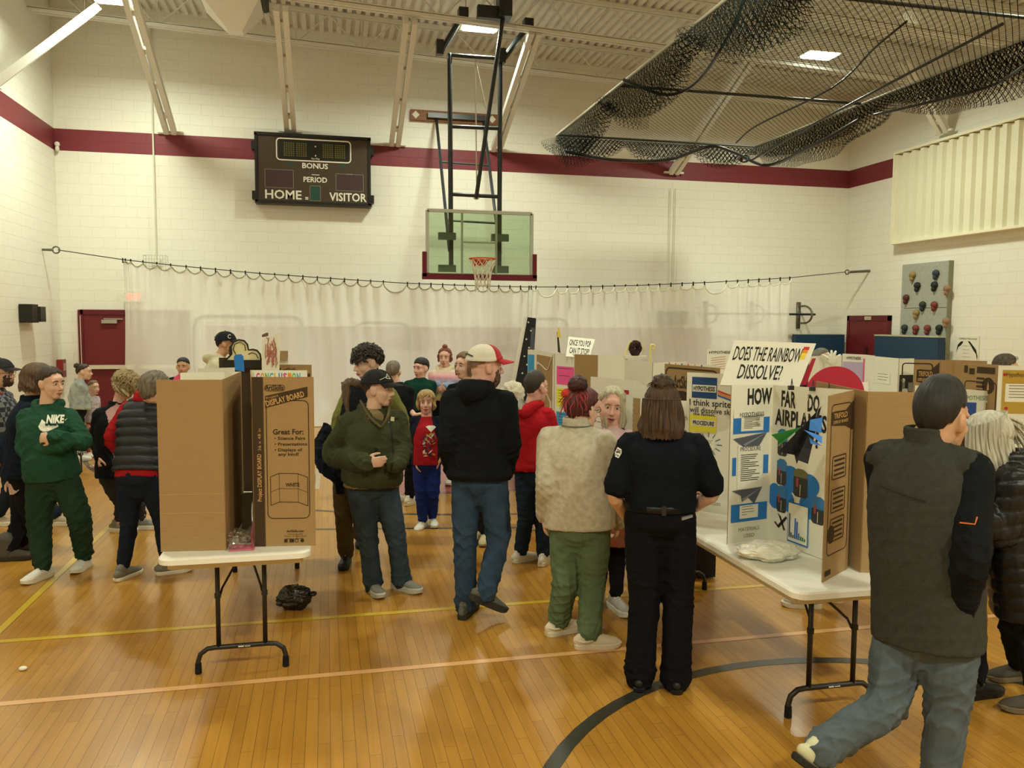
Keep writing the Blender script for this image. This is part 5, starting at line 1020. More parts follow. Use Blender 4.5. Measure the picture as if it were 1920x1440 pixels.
ye = Board('white board with mustard hypothesis card at the right edge', [zp(1872, 685, 1.655), zp(1945, 686, 1.655)], 1.655, side=1); o, R, W, H = ye.face(0); s_ = sheet(ye, 0, W*0.12, H-0.37, W*0.86, 0.335, mat('paper_mustard', '#B8973E'), 'mustard_card'); sheet(ye, 0, W*0.20, H-0.28, W*0.8, 0.14, M_PAPER, nlines=5, lift=0.002); mb = MB(); text_mb(mb, 'Hypothesis', o+R*W*0.22+Z*(H-0.085), R, Z, 0.035, width=W*0.5, lift=0.0025); mb.build('lettering', M_INKB, s_); mb = MB(); disc(mb, o, R, Z, W*0.17, H-0.07, 0.012, lift=0.003); disc(mb, o, R, Z, W*0.25, H-0.33, 0.012, lift=0.003); mb.build('flower_stickers', M_CRED, s_)
s_ = sheet(ye, 0, W*0.04, 0.1, W*0.94, H-0.56, mat('paper_brown', '#8A6A4C'), 'brown_card'); sheet(ye, 0, W*0.2, H-0.63, W*0.8, 0.13, M_PAPER, nlines=6, lift=0.002); mb = MB(); text_mb(mb, 'Procedure', o+R*W*0.25+Z*(H-0.475), R, Z, 0.03, width=W*0.45, lift=0.0025); mb.build('lettering', M_INKB, s_)

# ---- loose things on tables and floor
def crumple(mb, c, r, seed, amp=0.25, nu=44, nv=26, ax=None, floor=None, freq=3.0, fine=0.0):
    rn = np.random.RandomState(seed); K = rn.normal(size=(16, 3))*freq; ph = rn.uniform(0, 6.28, 16); ax = np.eye(3) if ax is None else np.array(ax)
    P = []
    for j in range(nv+1):
        t = math.pi*j/nv; row = []
        for i in range(nu):
            p = 2*math.pi*i/nu; d = V(math.sin(t)*math.cos(p), math.sin(t)*math.sin(p), math.cos(t))
            f = 1+amp*(sum(abs(math.sin(K[k]@d+ph[k])) for k in range(16))/16-0.64)*2.4
            if fine: f += fine*(sum((1-abs(math.sin(2.6*(K[k]@d)+1.7*ph[k]+1.5*math.sin(K[(k+3) % 16]@d))))**2 for k in range(8))/8-0.3)*2.5
            q = np.asarray(c)+(ax.T@(d*np.array(r)*f))
            if floor is not None: q[2] = max(q[2], floor)
            row.append(q)
        P.append(row)
    mb.grid(P, closed=True)
p = zp(552, 1147, 0.0); mb = MB(); crumple(mb, p+V(0.0, 0.08, 0.075), (0.115, 0.10, 0.085), 3, amp=0.35, floor=0.002, nu=80, nv=44, freq=2.6, fine=0.12); mb.ell(p+V(0.12, 0.05, 0.10), (0.03, 0.03, 0.018)); t = mb.build('plastic_bag', mat('bag_black', '#121211', rough=0.22, spec=0.6, bump=0.8, bscale=30), None, smooth=True); tag(t, 'crumpled shiny black plastic bag on the floor right of the near table', 'plastic bag')
p = zp(1448, 1052, TZ); mb = MB(); crumple(mb, p+V(0.01, 0.05, 0.042), (0.155, 0.11, 0.05), 8, amp=0.34, floor=TZ+0.002, nu=130, nv=70, freq=2.4, fine=0.10); t = mb.build('plastic_bag', mat('bag_white', '#EFEDE0', rough=0.5, bump=0.5, bscale=25), None, smooth=True); tag(t, 'crumpled white plastic bag on the table in front of the airplane board', 'plastic bag')
gm2 = bpy.data.materials.new('clear_film'); gm2.use_nodes = True; nt = gm2.node_tree; nt.nodes.remove(nt.nodes['Principled BSDF']); tr = nt.nodes.new('ShaderNodeBsdfTransparent'); gl = nt.nodes.new('ShaderNodeBsdfGlossy'); gl.inputs['Roughness'].default_value = 0.12; mx = nt.nodes.new('ShaderNodeMixShader'); mx.inputs[0].default_value = 0.22; nt.links.new(tr.outputs[0], mx.inputs[1]); nt.links.new(gl.outputs[0], mx.inputs[2]); nt.links.new(mx.outputs[0], nt.nodes['Material Output'].inputs[0])
p = zp(446, 1030, TZ); mb = MB(); crumple(mb, p+V(0.0, 0.03, 0.05), (0.062, 0.07, 0.055), 5, amp=0.4, floor=TZ+0.003, freq=5); t = mb.build('plastic_wrap', gm2, None, smooth=False); tag(t, 'crumpled clear plastic wrap between the two left boards', 'plastic wrap')
pz = TZ+0.003; q0 = zp(430, 1033, pz); q1 = zp(484, 1032, pz); 
t = MB().prism([zp(429, 1034, pz), zp(476, 1031, pz), zp(479, 1022, pz), zp(432, 1022, pz)], (0, 0, 0.004)).prism([zp(472, 1032, pz), zp(481, 1012, pz), dp(493, 990, 4.42), dp(478, 955, 4.6), dp(470, 1000, 4.5)], R0*0.005).build('pink_foam_sheet', mat('foam_pink', '#D87A88', rough=0.7), None); tag(t, 'pink foam sheet bent up between the two left boards', 'foam sheet')
t = MB().tube([zp(460, 1015, TZ+0.01), dp(463, 985, 4.7), dp(462, 955, 4.75), dp(464, 925, 4.8)], [(0.03, 0.004), (0.028, 0.004), (0.03, 0.004), (0.035, 0.004)], hint=R0, n=8, sub=3).build('grey_card_strip', mat('card_grey', '#8E8A78', rough=0.7), None); tag(t, 'bent grey card strip standing in the gap between the left boards', 'card')
p = zp(43, 1257, 0); t = MB().ell(p+V(0, 0, 0.012), (0.022, 0.018, 0.012)).build('paper_scrap', M_PAPER, None, smooth=True); tag(t, 'tiny white paper scrap on the floor at lower left', 'scrap')
p = zp(596, 830, 0.0)
t = MB().prism([dp(x, y, 9.5) for x, y in ((588, 924), (598, 925), (608, 812), (598, 812))], F0*0.02).build('white_board_edge', M_WHITE, None); tag(t, 'white panel edge standing behind the printed board', 'panel')
t = MB().box(dp(1315, 1020, 6.35)*V(1, 1, 0)+V(0, 0, 0.2), (0.14, 0.22, 0.38)).build('tote_bag', mat('bag_dark', '#17171A', rough=0.7), None); tag(t, 'black bag on the floor under the middle table', 'bag')
# ================================================================== PEOPLE: builders
def fuse(mb, voxel, smooth=3, fac=0.5):
    "one continuous surface out of overlapping closed volumes -> verts, faces"
    me = bpy.data.meshes.new('f'); me.from_pydata(mb.v, [], mb.f); me.update()
    o = bpy.data.objects.new('f', me); COL.objects.link(o)
    m = o.modifiers.new('r', 'REMESH'); m.mode = 'VOXEL'; m.voxel_size = voxel
    if smooth: q = o.modifiers.new('s', 'SMOOTH'); q.iterations = smooth; q.factor = fac
    dg = bpy.context.evaluated_depsgraph_get(); ev = o.evaluated_get(dg).to_mesh()
    v = np.zeros(len(ev.vertices)*3); ev.vertices.foreach_get('co', v); v = v.reshape(-1, 3)
    n = np.zeros(len(ev.vertices)*3); ev.vertices.foreach_get('normal', n); n = n.reshape(-1, 3)
    f = [tuple(p.vertices) for p in ev.polygons]
    o.to_mesh_clear() if False else o.evaluated_get(dg).to_mesh_clear()
    bpy.data.objects.remove(o); bpy.data.meshes.remove(me); return v, f, n
def wrinkle(v, n, amp, seed, centers=(), base=0.3, rad=0.14, wl=1.0, flow=(0.8, 0.8, 1.0)):
    rn = np.random.RandomState(seed); out = np.zeros(len(v)); fl = np.array(flow)
    for k in range(4):
        K = rn.normal(size=3)*fl; K = K/np.linalg.norm(K)*2*math.pi/(rn.uniform(0.09, 0.22)*wl); K2 = rn.normal(size=3)*2*math.pi/0.35; ph = rn.uniform(0, 6.28, 2)
        s = np.sin(v@K+ph[0]+2.2*np.sin(v@K2*0.5+ph[1])); out += (1-np.abs(s))**2*1.5-0.55
    mask = np.full(len(v), base)
    for c in centers: mask = np.maximum(mask, np.exp(-(np.linalg.norm(v-np.asarray(c), axis=1)/rad)**2))
    return v+n*(amp*0.85*out*mask/2.2)[:, None]
def mesh_from(name, v, f, mats, parent, paint=None, smooth=True):
    mi = None
    if paint is not None:
        a = np.array([list(q[:4])+([q[-1]]*(4-len(q)) if len(q) < 4 else []) for q in f]); mi = paint(v[a].mean(1)).astype(int)
    return link_mesh(name, v, f, mats, parent, False, smooth, None if mi is None else mi.tolist())

SKIN = {'light': '#DDB49C', 'tan': '#C69878', 'pink': '#DCAA98', 'pale': '#E2BFAC'}
def skin(k): return mat('skin_'+k, SKIN[k], rough=0.5, spec=0.3, var=0.06, vscale=30)
def hairmat(k, c, c2=None): return mat('hair_'+k, c, rough=0.45, spec=0.4, var=0.35, vscale=1.0, stretch=(60, 60, 7), var2=c2, bump=0.3, bscale=90)

class Frame:
    def __init__(s, c, ang, pitch=0.0, roll=0.0, S=1.0):
        f = facing(ang); r = np.cross(f, Z); p = math.radians(pitch); s.f = f*math.cos(p)+Z*math.sin(p); s.u = np.cross(r, s.f); q = math.radians(roll)
        s.r = r*math.cos(q)+s.u*math.sin(q); s.u = np.cross(s.r, s.f); s.c = np.asarray(c, float); s.S = S
    def __call__(s, x, y, z): return s.c+(s.r*x+s.f*y+s.u*z)*s.S
    def ax(s): return (s.r, s.f, s.u)

def add_head(mb, F, neck, nr=0.056, chin=1.0, fat=0.0):
    S = F.S; ax = F.ax()
    def e(x, y, z, a, b, c, nu=16, nv=11): mb.ell(F(x, y, z), (a*S, b*S, c*S), ax, nu, nv)
    e(0, -0.012, 0.036, 0.075, 0.096, 0.082); e(0, 0.022, -0.03, 0.062+fat, 0.068, 0.082)
    e(0, 0.055, -0.09, 0.032+fat, 0.032, 0.028); e(0, 0.03, -0.075, 0.052+fat, 0.045, 0.032)
    for s in (-1, 1):
        e(0.034*s, 0.058, -0.030, 0.026, 0.026, 0.028); e(0.029*s, 0.076, 0.022, 0.026, 0.014, 0.011); e(0.079*s, -0.006, -0.008, 0.010, 0.024, 0.035); e(0.010*s, 0.098, -0.036, 0.010, 0.012, 0.009)
        e(0.086*s, -0.014, 0.002, 0.008, 0.017, 0.028)
    e(0, 0.07, 0.04, 0.045, 0.028, 0.03); e(0, -0.045, -0.022, 0.056, 0.048, 0.062)
    mb.tube([F(0, 0.085, 0.016), F(0, 0.100, -0.010), F(0, 0.112, -0.031)], [0.009*S, 0.011*S, 0.0125*S], n=8)
    e(0, 0.083, -0.062, 0.026, 0.014, 0.008); e(0, 0.081, -0.073, 0.022, 0.014, 0.009)
    mb.tube([neck-Z*0.06, neck-Z*0.01, F(0, -0.018, -0.05), F(0, -0.015, 0.0)], [nr*1.0*S, nr*1.0*S, nr*0.98*S, nr*S], n=14, sub=3)
def face_parts(F, root, sk, mouth_open=0.0, brow='#5A4634', lip='#B06A62', beard=None, glasses=False):
    S = F.S; ax = F.ax()
    for s in (-1, 1):
        mb = MB(); mb.cur = 0; mb.ell(F(0.030*s, 0.0795, 0.004), (0.0135*S, 0.009*S, 0.008*S), ax, 10, 8); mb.cur = 1; mb.ell(F(0.030*s, 0.0865, 0.004), (0.006*S, 0.004*S, 0.006*S), ax, 8, 6)
        mb.cur = 2; mb.tube([F(0.016*s, 0.087, 0.012), F(0.030*s, 0.090, 0.0145), F(0.044*s, 0.083, 0.011)], 0.0024*S, n=5)
        mb.build('eye', [mat('eye_white', '#D8D0C4', rough=0.3), mat('eye_dark', '#2A211A', rough=0.2), sk], root, smooth=True)
        MB().tube([F(0.014*s, 0.0905, 0.0235), F(0.030*s, 0.0915, 0.029), F(0.048*s, 0.082, 0.024)], [0.003*S, 0.0045*S, 0.0022*S], n=6, sub=2).build('eyebrow', mat('brow_'+brow.strip('#'), brow, rough=0.8), root, smooth=True)
    mb = MB(); mb.tube([F(-0.024, 0.089, -0.066), F(-0.01, 0.0975, -0.0625), F(0, 0.0975, -0.0635), F(0.01, 0.0975, -0.0625), F(0.024, 0.089, -0.066)], [0.002*S, 0.0052*S, 0.0048*S, 0.0052*S, 0.002*S], n=6, sub=2)
    lo = -0.0735-0.012*mouth_open; mb.tube([F(-0.022, 0.089, -0.068), F(0, 0.0965, lo), F(0.022, 0.089, -0.068)], [0.002*S, 0.006*S, 0.002*S], n=6, sub=3); lp = mb.build('lips', mat('lips_'+lip.strip('#'), lip, rough=0.45), root, smooth=True)
    if mouth_open: MB().ell(F(0, 0.0915, -0.0685-0.006*mouth_open), (0.016*S, 0.006*S, 0.0065*S*(0.6+mouth_open)), ax, 12, 8).build('open_mouth', mat('mouth_dark', '#4A201C', rough=0.6), lp, smooth=True)
    if beard:
        mb = MB(); rn = random.Random(3)
        for k in range(320):
            a = rn.uniform(-1.35, 1.35); z = rn.uniform(-0.118, -0.045 if abs(a) < 0.5 else -0.02); 
            if abs(a) < 0.42 and -0.078 < z < -0.050: continue
            x = 0.066*math.sin(a); y = 0.03+0.058*math.cos(a)-max(0, -0.09-z)*0.7; mb.ell(F(x, y, z), (0.0065*S, 0.0065*S, 0.010*S), ax, 6, 5)
        mb.build('beard', hairmat('beard'+beard.strip('#'), beard), root, smooth=True)
    if glasses: eyeglasses(F, root, 0.0)
def eyeglasses(F, root, dz=0.0, dy=0.0, name='glasses', dark=True):
    mb = MB(); S = F.S
    for s in (-1, 1):
        mb.tube([F(0.031*s+0.022*math.cos(a), 0.096+dy, 0.003+dz+0.017*math.sin(a)) for a in np.linspace(0, 6.283, 14)], 0.0022*S, n=5); mb.tube([F(0.053*s, 0.094+dy, 0.006+dz), F(0.078*s, 0.06+dy, 0.006+dz), F(0.084*s, -0.01+dy, 0.003+dz)], 0.0022*S, n=5)
    mb.tube([F(-0.009, 0.097+dy, 0.005+dz), F(0.009, 0.097+dy, 0.005+dz)], 0.0022*S, n=5); return mb.build(name, M_DARKM, root)

def hair_shell(F, root, m, front=38, side=2, back=-38, th=0.012, groove=0.003, seed=1, name='hair', curl=0.0, part_=0.0, fade=0.0, tall=0.0):
    "scalp hair: a shell following the skull down to a hairline that changes around the head"
    rn = np.random.RandomState(seed); S = F.S; nu, nv = 96, 22; ph = rn.uniform(0, 6.28, 8); P = []
    for j in range(nv+1):
        t = j/nv; row = []
        for i in range(nu):
            az = 2*math.pi*i/nu; c = math.cos(az)
            em = (side+(front-side)*max(0, c)**1.3) if c > 0 else (side+(back-side)*(-c)**0.8)
            em += 2.5*math.sin(az*11+ph[0])+1.5*math.sin(az*23+ph[1])
            el = math.radians(90-(90-em)*t); tk = th*(1 if t < 0.82 else max(0.12, 1-((t-0.82)/0.18)**2))
            tk += groove*(math.sin(az*31+ph[2]+2.5*math.sin(t*4+ph[3]))+0.7*math.sin(az*53+ph[4]+3*t))*min(1, t*2.5)*(0.4+0.6*(1-t*0.3))
            if curl: tk += curl*(math.sin(az*9+ph[5]+5*math.sin(t*9))*math.sin(t*17+ph[6]+3*math.sin(az*4))+0.5*math.sin(az*17+t*29))
            tk = tk*(1-fade*t**1.5) if fade else tk; tk += tall*max(0, math.cos(math.radians(90)-el))**3
            rx, ry, rz = 0.0765+tk, 0.0985+tk, 0.0845+tk
            row.append(F(rx*math.cos(el)*math.sin(az), -0.012+ry*math.cos(el)*math.cos(az), 0.036+(rz if el > 0 else rz*1.45)*math.sin(el)))
        P.append(row)
    inner = [[F(0.074*math.cos(e_)*math.sin(2*math.pi*i/nu), 0, 0) for i in range(nu)] for e_ in ()]
    return MB().grid(P, closed=True).build(name, m, root, smooth=True)
def hair_hang(F, root, m, az0=55, az1=305, L=0.22, flare=0.02, el0=12, wave=0.004, th=0.013, seed=2, name='hair_lengths', down=None, lenfn=None, curl=0.0, shift=(0, 0, 0), groove=0.004, ragged=0.15, puff=0.0):
    "hair hanging from the sides and back of the head"
    rn = np.random.RandomState(seed); S = F.S; nu = int((az1-az0)*0.62); nv = 20; ph = rn.uniform(0, 6.28, 9); dn = -Z if down is None else nrm(down); mb = MB()
    outer, inner = [], []; rag = rn.uniform(1-ragged, 1, nu+1); sh = V(*shift)
    for j in range(nv+1):
        t = j/nv; ro, ri = [], []
        for i in range(nu+1):
            a = az0+(az1-az0)*i/nu; az = math.radians(a); Lf = L*(lenfn(a) if lenfn else 1)*rag[i]
            el = math.radians(el0); o = nrm(F.r*math.sin(az)+F.f*math.cos(az)); tk = th+groove*(math.sin(az*37+ph[0]+2*t)+0.8*math.sin(az*61+ph[1]-3*t))
            p0 = F((0.0775+puff)*math.cos(el)*math.sin(az), -0.012+(0.0995+puff)*math.cos(el)*math.cos(az), 0.036+(0.085+puff)*math.sin(el))
            fl = flare*t+wave*math.sin(t*8+ph[2]+az*3)+curl*math.sin(t*15+ph[3]+az*8)*t**0.5
            p = p0+dn*(Lf*t*S)+o*((fl)*S)+sh*(t*t)
            taper = 1 if t < 0.75 else max(0.1, 1-(t-0.75)/0.25*0.9)
            ro.append(p+o*(tk*taper*S)); ri.append(p-o*(0.004*taper*S))
        outer.append(ro); inner.append(ri)
    mb.grid(outer); mb.grid([r[::-1] for r in inner]); mb.grid([[outer[j][0], inner[j][0]] for j in range(nv+1)][::-1]); mb.grid([[outer[j][-1], inner[j][-1]] for j in range(nv+1)]); mb.grid([outer[-1], inner[-1]][::-1])
    return mb.build(name, m, root, smooth=True)
def locks(F, root, m, n, az, el, L, rad=0.007, seed=4, down=None, out=0.3, curl=0.01, name='locks'):
    "separate strands over the hair for a broken outline"
    rn = random.Random(seed); mb = MB(); dn = -Z if down is None else nrm(down); S = F.S
    for k in range(n):
        a = math.radians(rn.uniform(*az)); e = math.radians(rn.uniform(*el)); o = nrm(F.r*math.sin(a)*math.cos(e)+F.f*math.cos(a)*math.cos(e)+F.u*math.sin(e))
        p = F(0.088*math.cos(e)*math.sin(a), -0.012+0.110*math.cos(e)*math.cos(a), 0.036+0.096*math.sin(e)); ll = L*rn.uniform(0.6, 1.1)*S; P = [p]; ph = rn.uniform(0, 6.28)
        tang = nrm(dn-o*(dn@o)) if abs(dn@o) < 0.95 else F.f
        side = np.cross(o, tang)
        for q in range(1, 6):
            t = q/5; P.append(p+tang*ll*t*0.9+dn*ll*t*t*0.25+o*out*ll*math.sin(t*2.2)*0.35+side*curl*math.sin(ph+t*7)*S)
        mb.tube(P, [rad*S*q for q in (0.7, 1.0, 1.0, 0.9, 0.6, 0.2)], n=5)
    return mb.build(name, m, root, smooth=True)
def bun(F, root, m, pos, r, seed=1, name='hair_bun', amp=0.3):
    mb = MB(); crumple(mb, F(*pos), (r*F.S, r*F.S, r*0.9*F.S), seed, amp=amp, nu=36, nv=22, freq=3.5); return mb.build(name, m, root, smooth=True)
def cap(F, root, m, brim_m=None, front_m=None, name='cap', brim=0.075, r=1.0, el=6, front=14, flat=False, adj=True):
    S = F.S; mb = MB(); nu, nv = 48, 14; P = []; k = 0.017*r
    for j in range(nv+1):
        t = j/nv; row = []
        for i in range(nu):
            az = 2*math.pi*i/nu; em = el+(front-el)*max(0, math.cos(az)); e = math.radians(90-(90-em)*t); b_ = 0.004*math.cos(az*6)*math.sin(t*3)
            tk = k+b_+0.004*(t > 0.95)
            zz = 0.036+(0.088+tk)*math.sin(e)**(0.8 if flat else 0.92)
            row.append(F((0.0775+tk)*math.cos(e)*math.sin(az), -0.012+(0.0985+tk)*math.cos(e)*math.cos(az), zz))
        P.append(row)
    mb.grid(P, closed=True); mb.grid([P[-1], [p-F.u*0.012*S for p in P[-1]]], closed=True)
    nm = len(mb.f)
    if front_m is not None:
        for q in range(nm):
            i = (q % nu); az = 360*i/nu
            if az < 62 or az > 298: mb.m[q] = 1
    mb.ell(F(0, -0.012, 0.128+k), (0.008*S, 0.008*S, 0.004*S), F.ax(), 8, 5)
    o = mb.build(name, [m]+([front_m] if front_m else []), root, smooth=True)
    mb = MB(); G = []
    e = math.radians(front)
    for j in range(7):
        t = j/6; row = []
        for i in range(17):
            u = -1+2*i/16; az = u*math.radians(62)
            p = F((0.0785+k)*math.cos(e)*math.sin(az), -0.012+(0.1+k)*math.cos(e)*math.cos(az), 0.036+0.088*math.sin(e)-0.002)
            row.append(p+(F.f*brim*t*(1-0.55*u*u)-F.u*(0.016*t+0.018*u*u*t))*S)
        G.append(row)
    mb.grid(G); mb.grid([[p-F.u*0.004*S for p in r_][::-1] for r_ in G]); mb.grid([[p for p in G[-1]], [p-F.u*0.004*S for p in G[-1]]])
    mb.build('brim', brim_m or m, o, smooth=True)
    if adj:
        mb = MB(); mb.tube([F((0.0785+k)*math.sin(a), -0.012+(0.1+k)*math.cos(a), 0.05+0.03*math.cos((a-math.pi)*1.6)) for a in np.linspace(math.pi-0.6, math.pi+0.6, 9)], 0.004*S, n=5); mb.build('back_strap', M_DARKM, o)
    return o

def add_hand(mb, w, d, pn, S=1.0, curl=0.5, spread=0.0, side=1, thumb=True, r=0.0085):
    "palm, four unequal fingers with three joints each, thumb leaving the side of the palm"
    d = nrm(d); pn = nrm(pn-d*(pn@d)); sd = np.cross(d, pn)*side
    mb.tube([w-d*0.02*S, w+d*0.02*S, w+d*0.055*S, w+d*0.088*S], [(0.027*S, 0.019*S), (0.034*S, 0.017*S), (0.041*S, 0.016*S), (0.040*S, 0.013*S)], hint=sd, n=10)
    for k, (o, L) in enumerate(((0.031, 0.066), (0.0105, 0.076), (-0.0105, 0.071), (-0.031, 0.055))):
        p = w+(d*(0.086-abs(o)*0.15)+sd*o)*S; P = [p]; a = 0.0; cur = d
        for q, fr in enumerate((0.44, 0.32, 0.26)):
            a += curl*(0.75, 1.0, 0.8)[q]*(1+0.12*k); dirn = d*math.cos(a)+pn*math.sin(a)+sd*(o*spread*6); p = p+nrm(dirn)*L*fr*S; P.append(p)
        mb.tube(P, [r*1.05*S, r*S, r*0.92*S, r*0.8*S], n=8)
    if thumb:
        p = w+(d*0.022+sd*0.030)*S; q1 = p+(d*0.028+sd*0.022+pn*0.012)*S; q2 = q1+(d*0.030+sd*0.004+pn*(0.010+0.012*curl))*S; q3 = q2+(d*0.022-sd*0.004*curl+pn*0.010*curl)*S
        mb.tube([p, q1, q2, q3], [0.014*S, 0.0115*S, 0.0105*S, 0.008*S], n=8)

def shoe(root, ank, dirn, L, upper, sole_m, style='sneaker', pitch=0.0, lace=None, name='shoe', toe=None, up=None):
    d = nrm(V(dirn[0], dirn[1], 0)); s = np.cross(d, Z); u = Z
    if pitch: p = math.radians(pitch); d, u = d*math.cos(p)-u*math.sin(p), u*math.cos(p)+d*math.sin(p)
    k = L/0.28; o = np.asarray(ank)
    g = lambda x, y, z: o+(d*x+s*y+u*(z-0.085))*k
    st = 0.030 if style != 'slip' else 0.024
    prof = [(-0.085, 0.020), (-0.078, 0.030), (-0.05, 0.036), (0.0, 0.036), (0.05, 0.040), (0.10, 0.047), (0.14, 0.046), (0.17, 0.036), (0.188, 0.018)]
    ol = [(x, w) for x, w in prof]+[(0.192, 0.0)]+[(x, -w*0.92) for x, w in prof[::-1]]+[(-0.088, 0)]
    mb = MB(); z1 = st+(0.012 if style == 'sneaker' else 0.004); rings = []
    for z, gr in ((0.0, 0.94), (0.006, 1.0), (z1-0.005, 1.02), (z1, 0.96)): rings.append([g(0.05+(x-0.05)*gr, y*gr, z+(0.012*max(0, (x-0.1)/0.09)**2 if z < 0.01 else 0.004*max(0, (x-0.1)/0.09))) for x, y in ol])
    mb.grid(rings[::-1], closed=True); n = len(ol); mb.add(rings[-1], [tuple(range(n))]); mb.add(rings[0], [tuple(range(n))[::-1]])
    hh = {'sneaker': 1.0, 'slip': 0.85, 'boot': 1.0, 'clog': 1.05}[style]
    m2 = MB(); xs = [-0.075, -0.055, -0.02, 0.03, 0.08, 0.125, 0.160, 0.178]; zc = [0.050, 0.052, 0.052, 0.050, 0.045, 0.040, 0.036, 0.034]; hz = [0.030, 0.042, 0.048, 0.045, 0.035, 0.027, 0.022, 0.012]; hw = [0.022, 0.032, 0.035, 0.036, 0.042, 0.043, 0.034, 0.018]
    m2.tube([g(x, 0, z) for x, z in zip(xs, zc)], [(w, h*hh) for w, h in zip(hw, hz)], hint=s, n=16, sub=2)
    if style == 'boot': m2.tube([g(-0.02, 0, 0.06), g(-0.02, 0, 0.12), g(-0.022, 0, 0.19)], [(0.046*k, 0.052*k), (0.048*k, 0.052*k), (0.055*k, 0.060*k)], hint=s, n=16, sub=3)
    elif style in ('sneaker', 'slip'): m2.tube([g(-0.02, 0, 0.06), g(-0.026, 0, 0.095)], [(0.036*k, 0.05*k), (0.034*k, 0.042*k)], hint=s, n=14)
    sh = m2.build(name, upper, root, smooth=True); mb.build('sole', sole_m, sh)
    if style == 'sneaker':
        mb = MB()
        for q in range(5):
            x = 0.025+q*0.022; z = 0.094-q*0.0085; mb.tube([g(x, -0.024, z-0.008), g(x+0.004, 0, z+0.004), g(x, 0.024, z-0.008)], 0.0032*k, n=5)
        mb.build('laces', lace or M_W, sh)
    if style == 'clog':
        mb = MB()
        for a in range(4):
            for b_ in range(3): mb.ell(g(0.085+a*0.022, (b_-1)*0.020, 0.074-a*0.008-abs(b_-1)*0.006), (0.004*k,)*3, None, 6, 4)
        mb.build('vent_holes', M_DARKM, sh); MB().tube([g(0.01, 0.04, 0.06), g(-0.04, 0.043, 0.055), g(-0.088, 0, 0.06), g(-0.04, -0.043, 0.055), g(0.01, -0.04, 0.06)], 0.007*k, n=6, sub=3).build('heel_strap', upper, sh)
    return sh

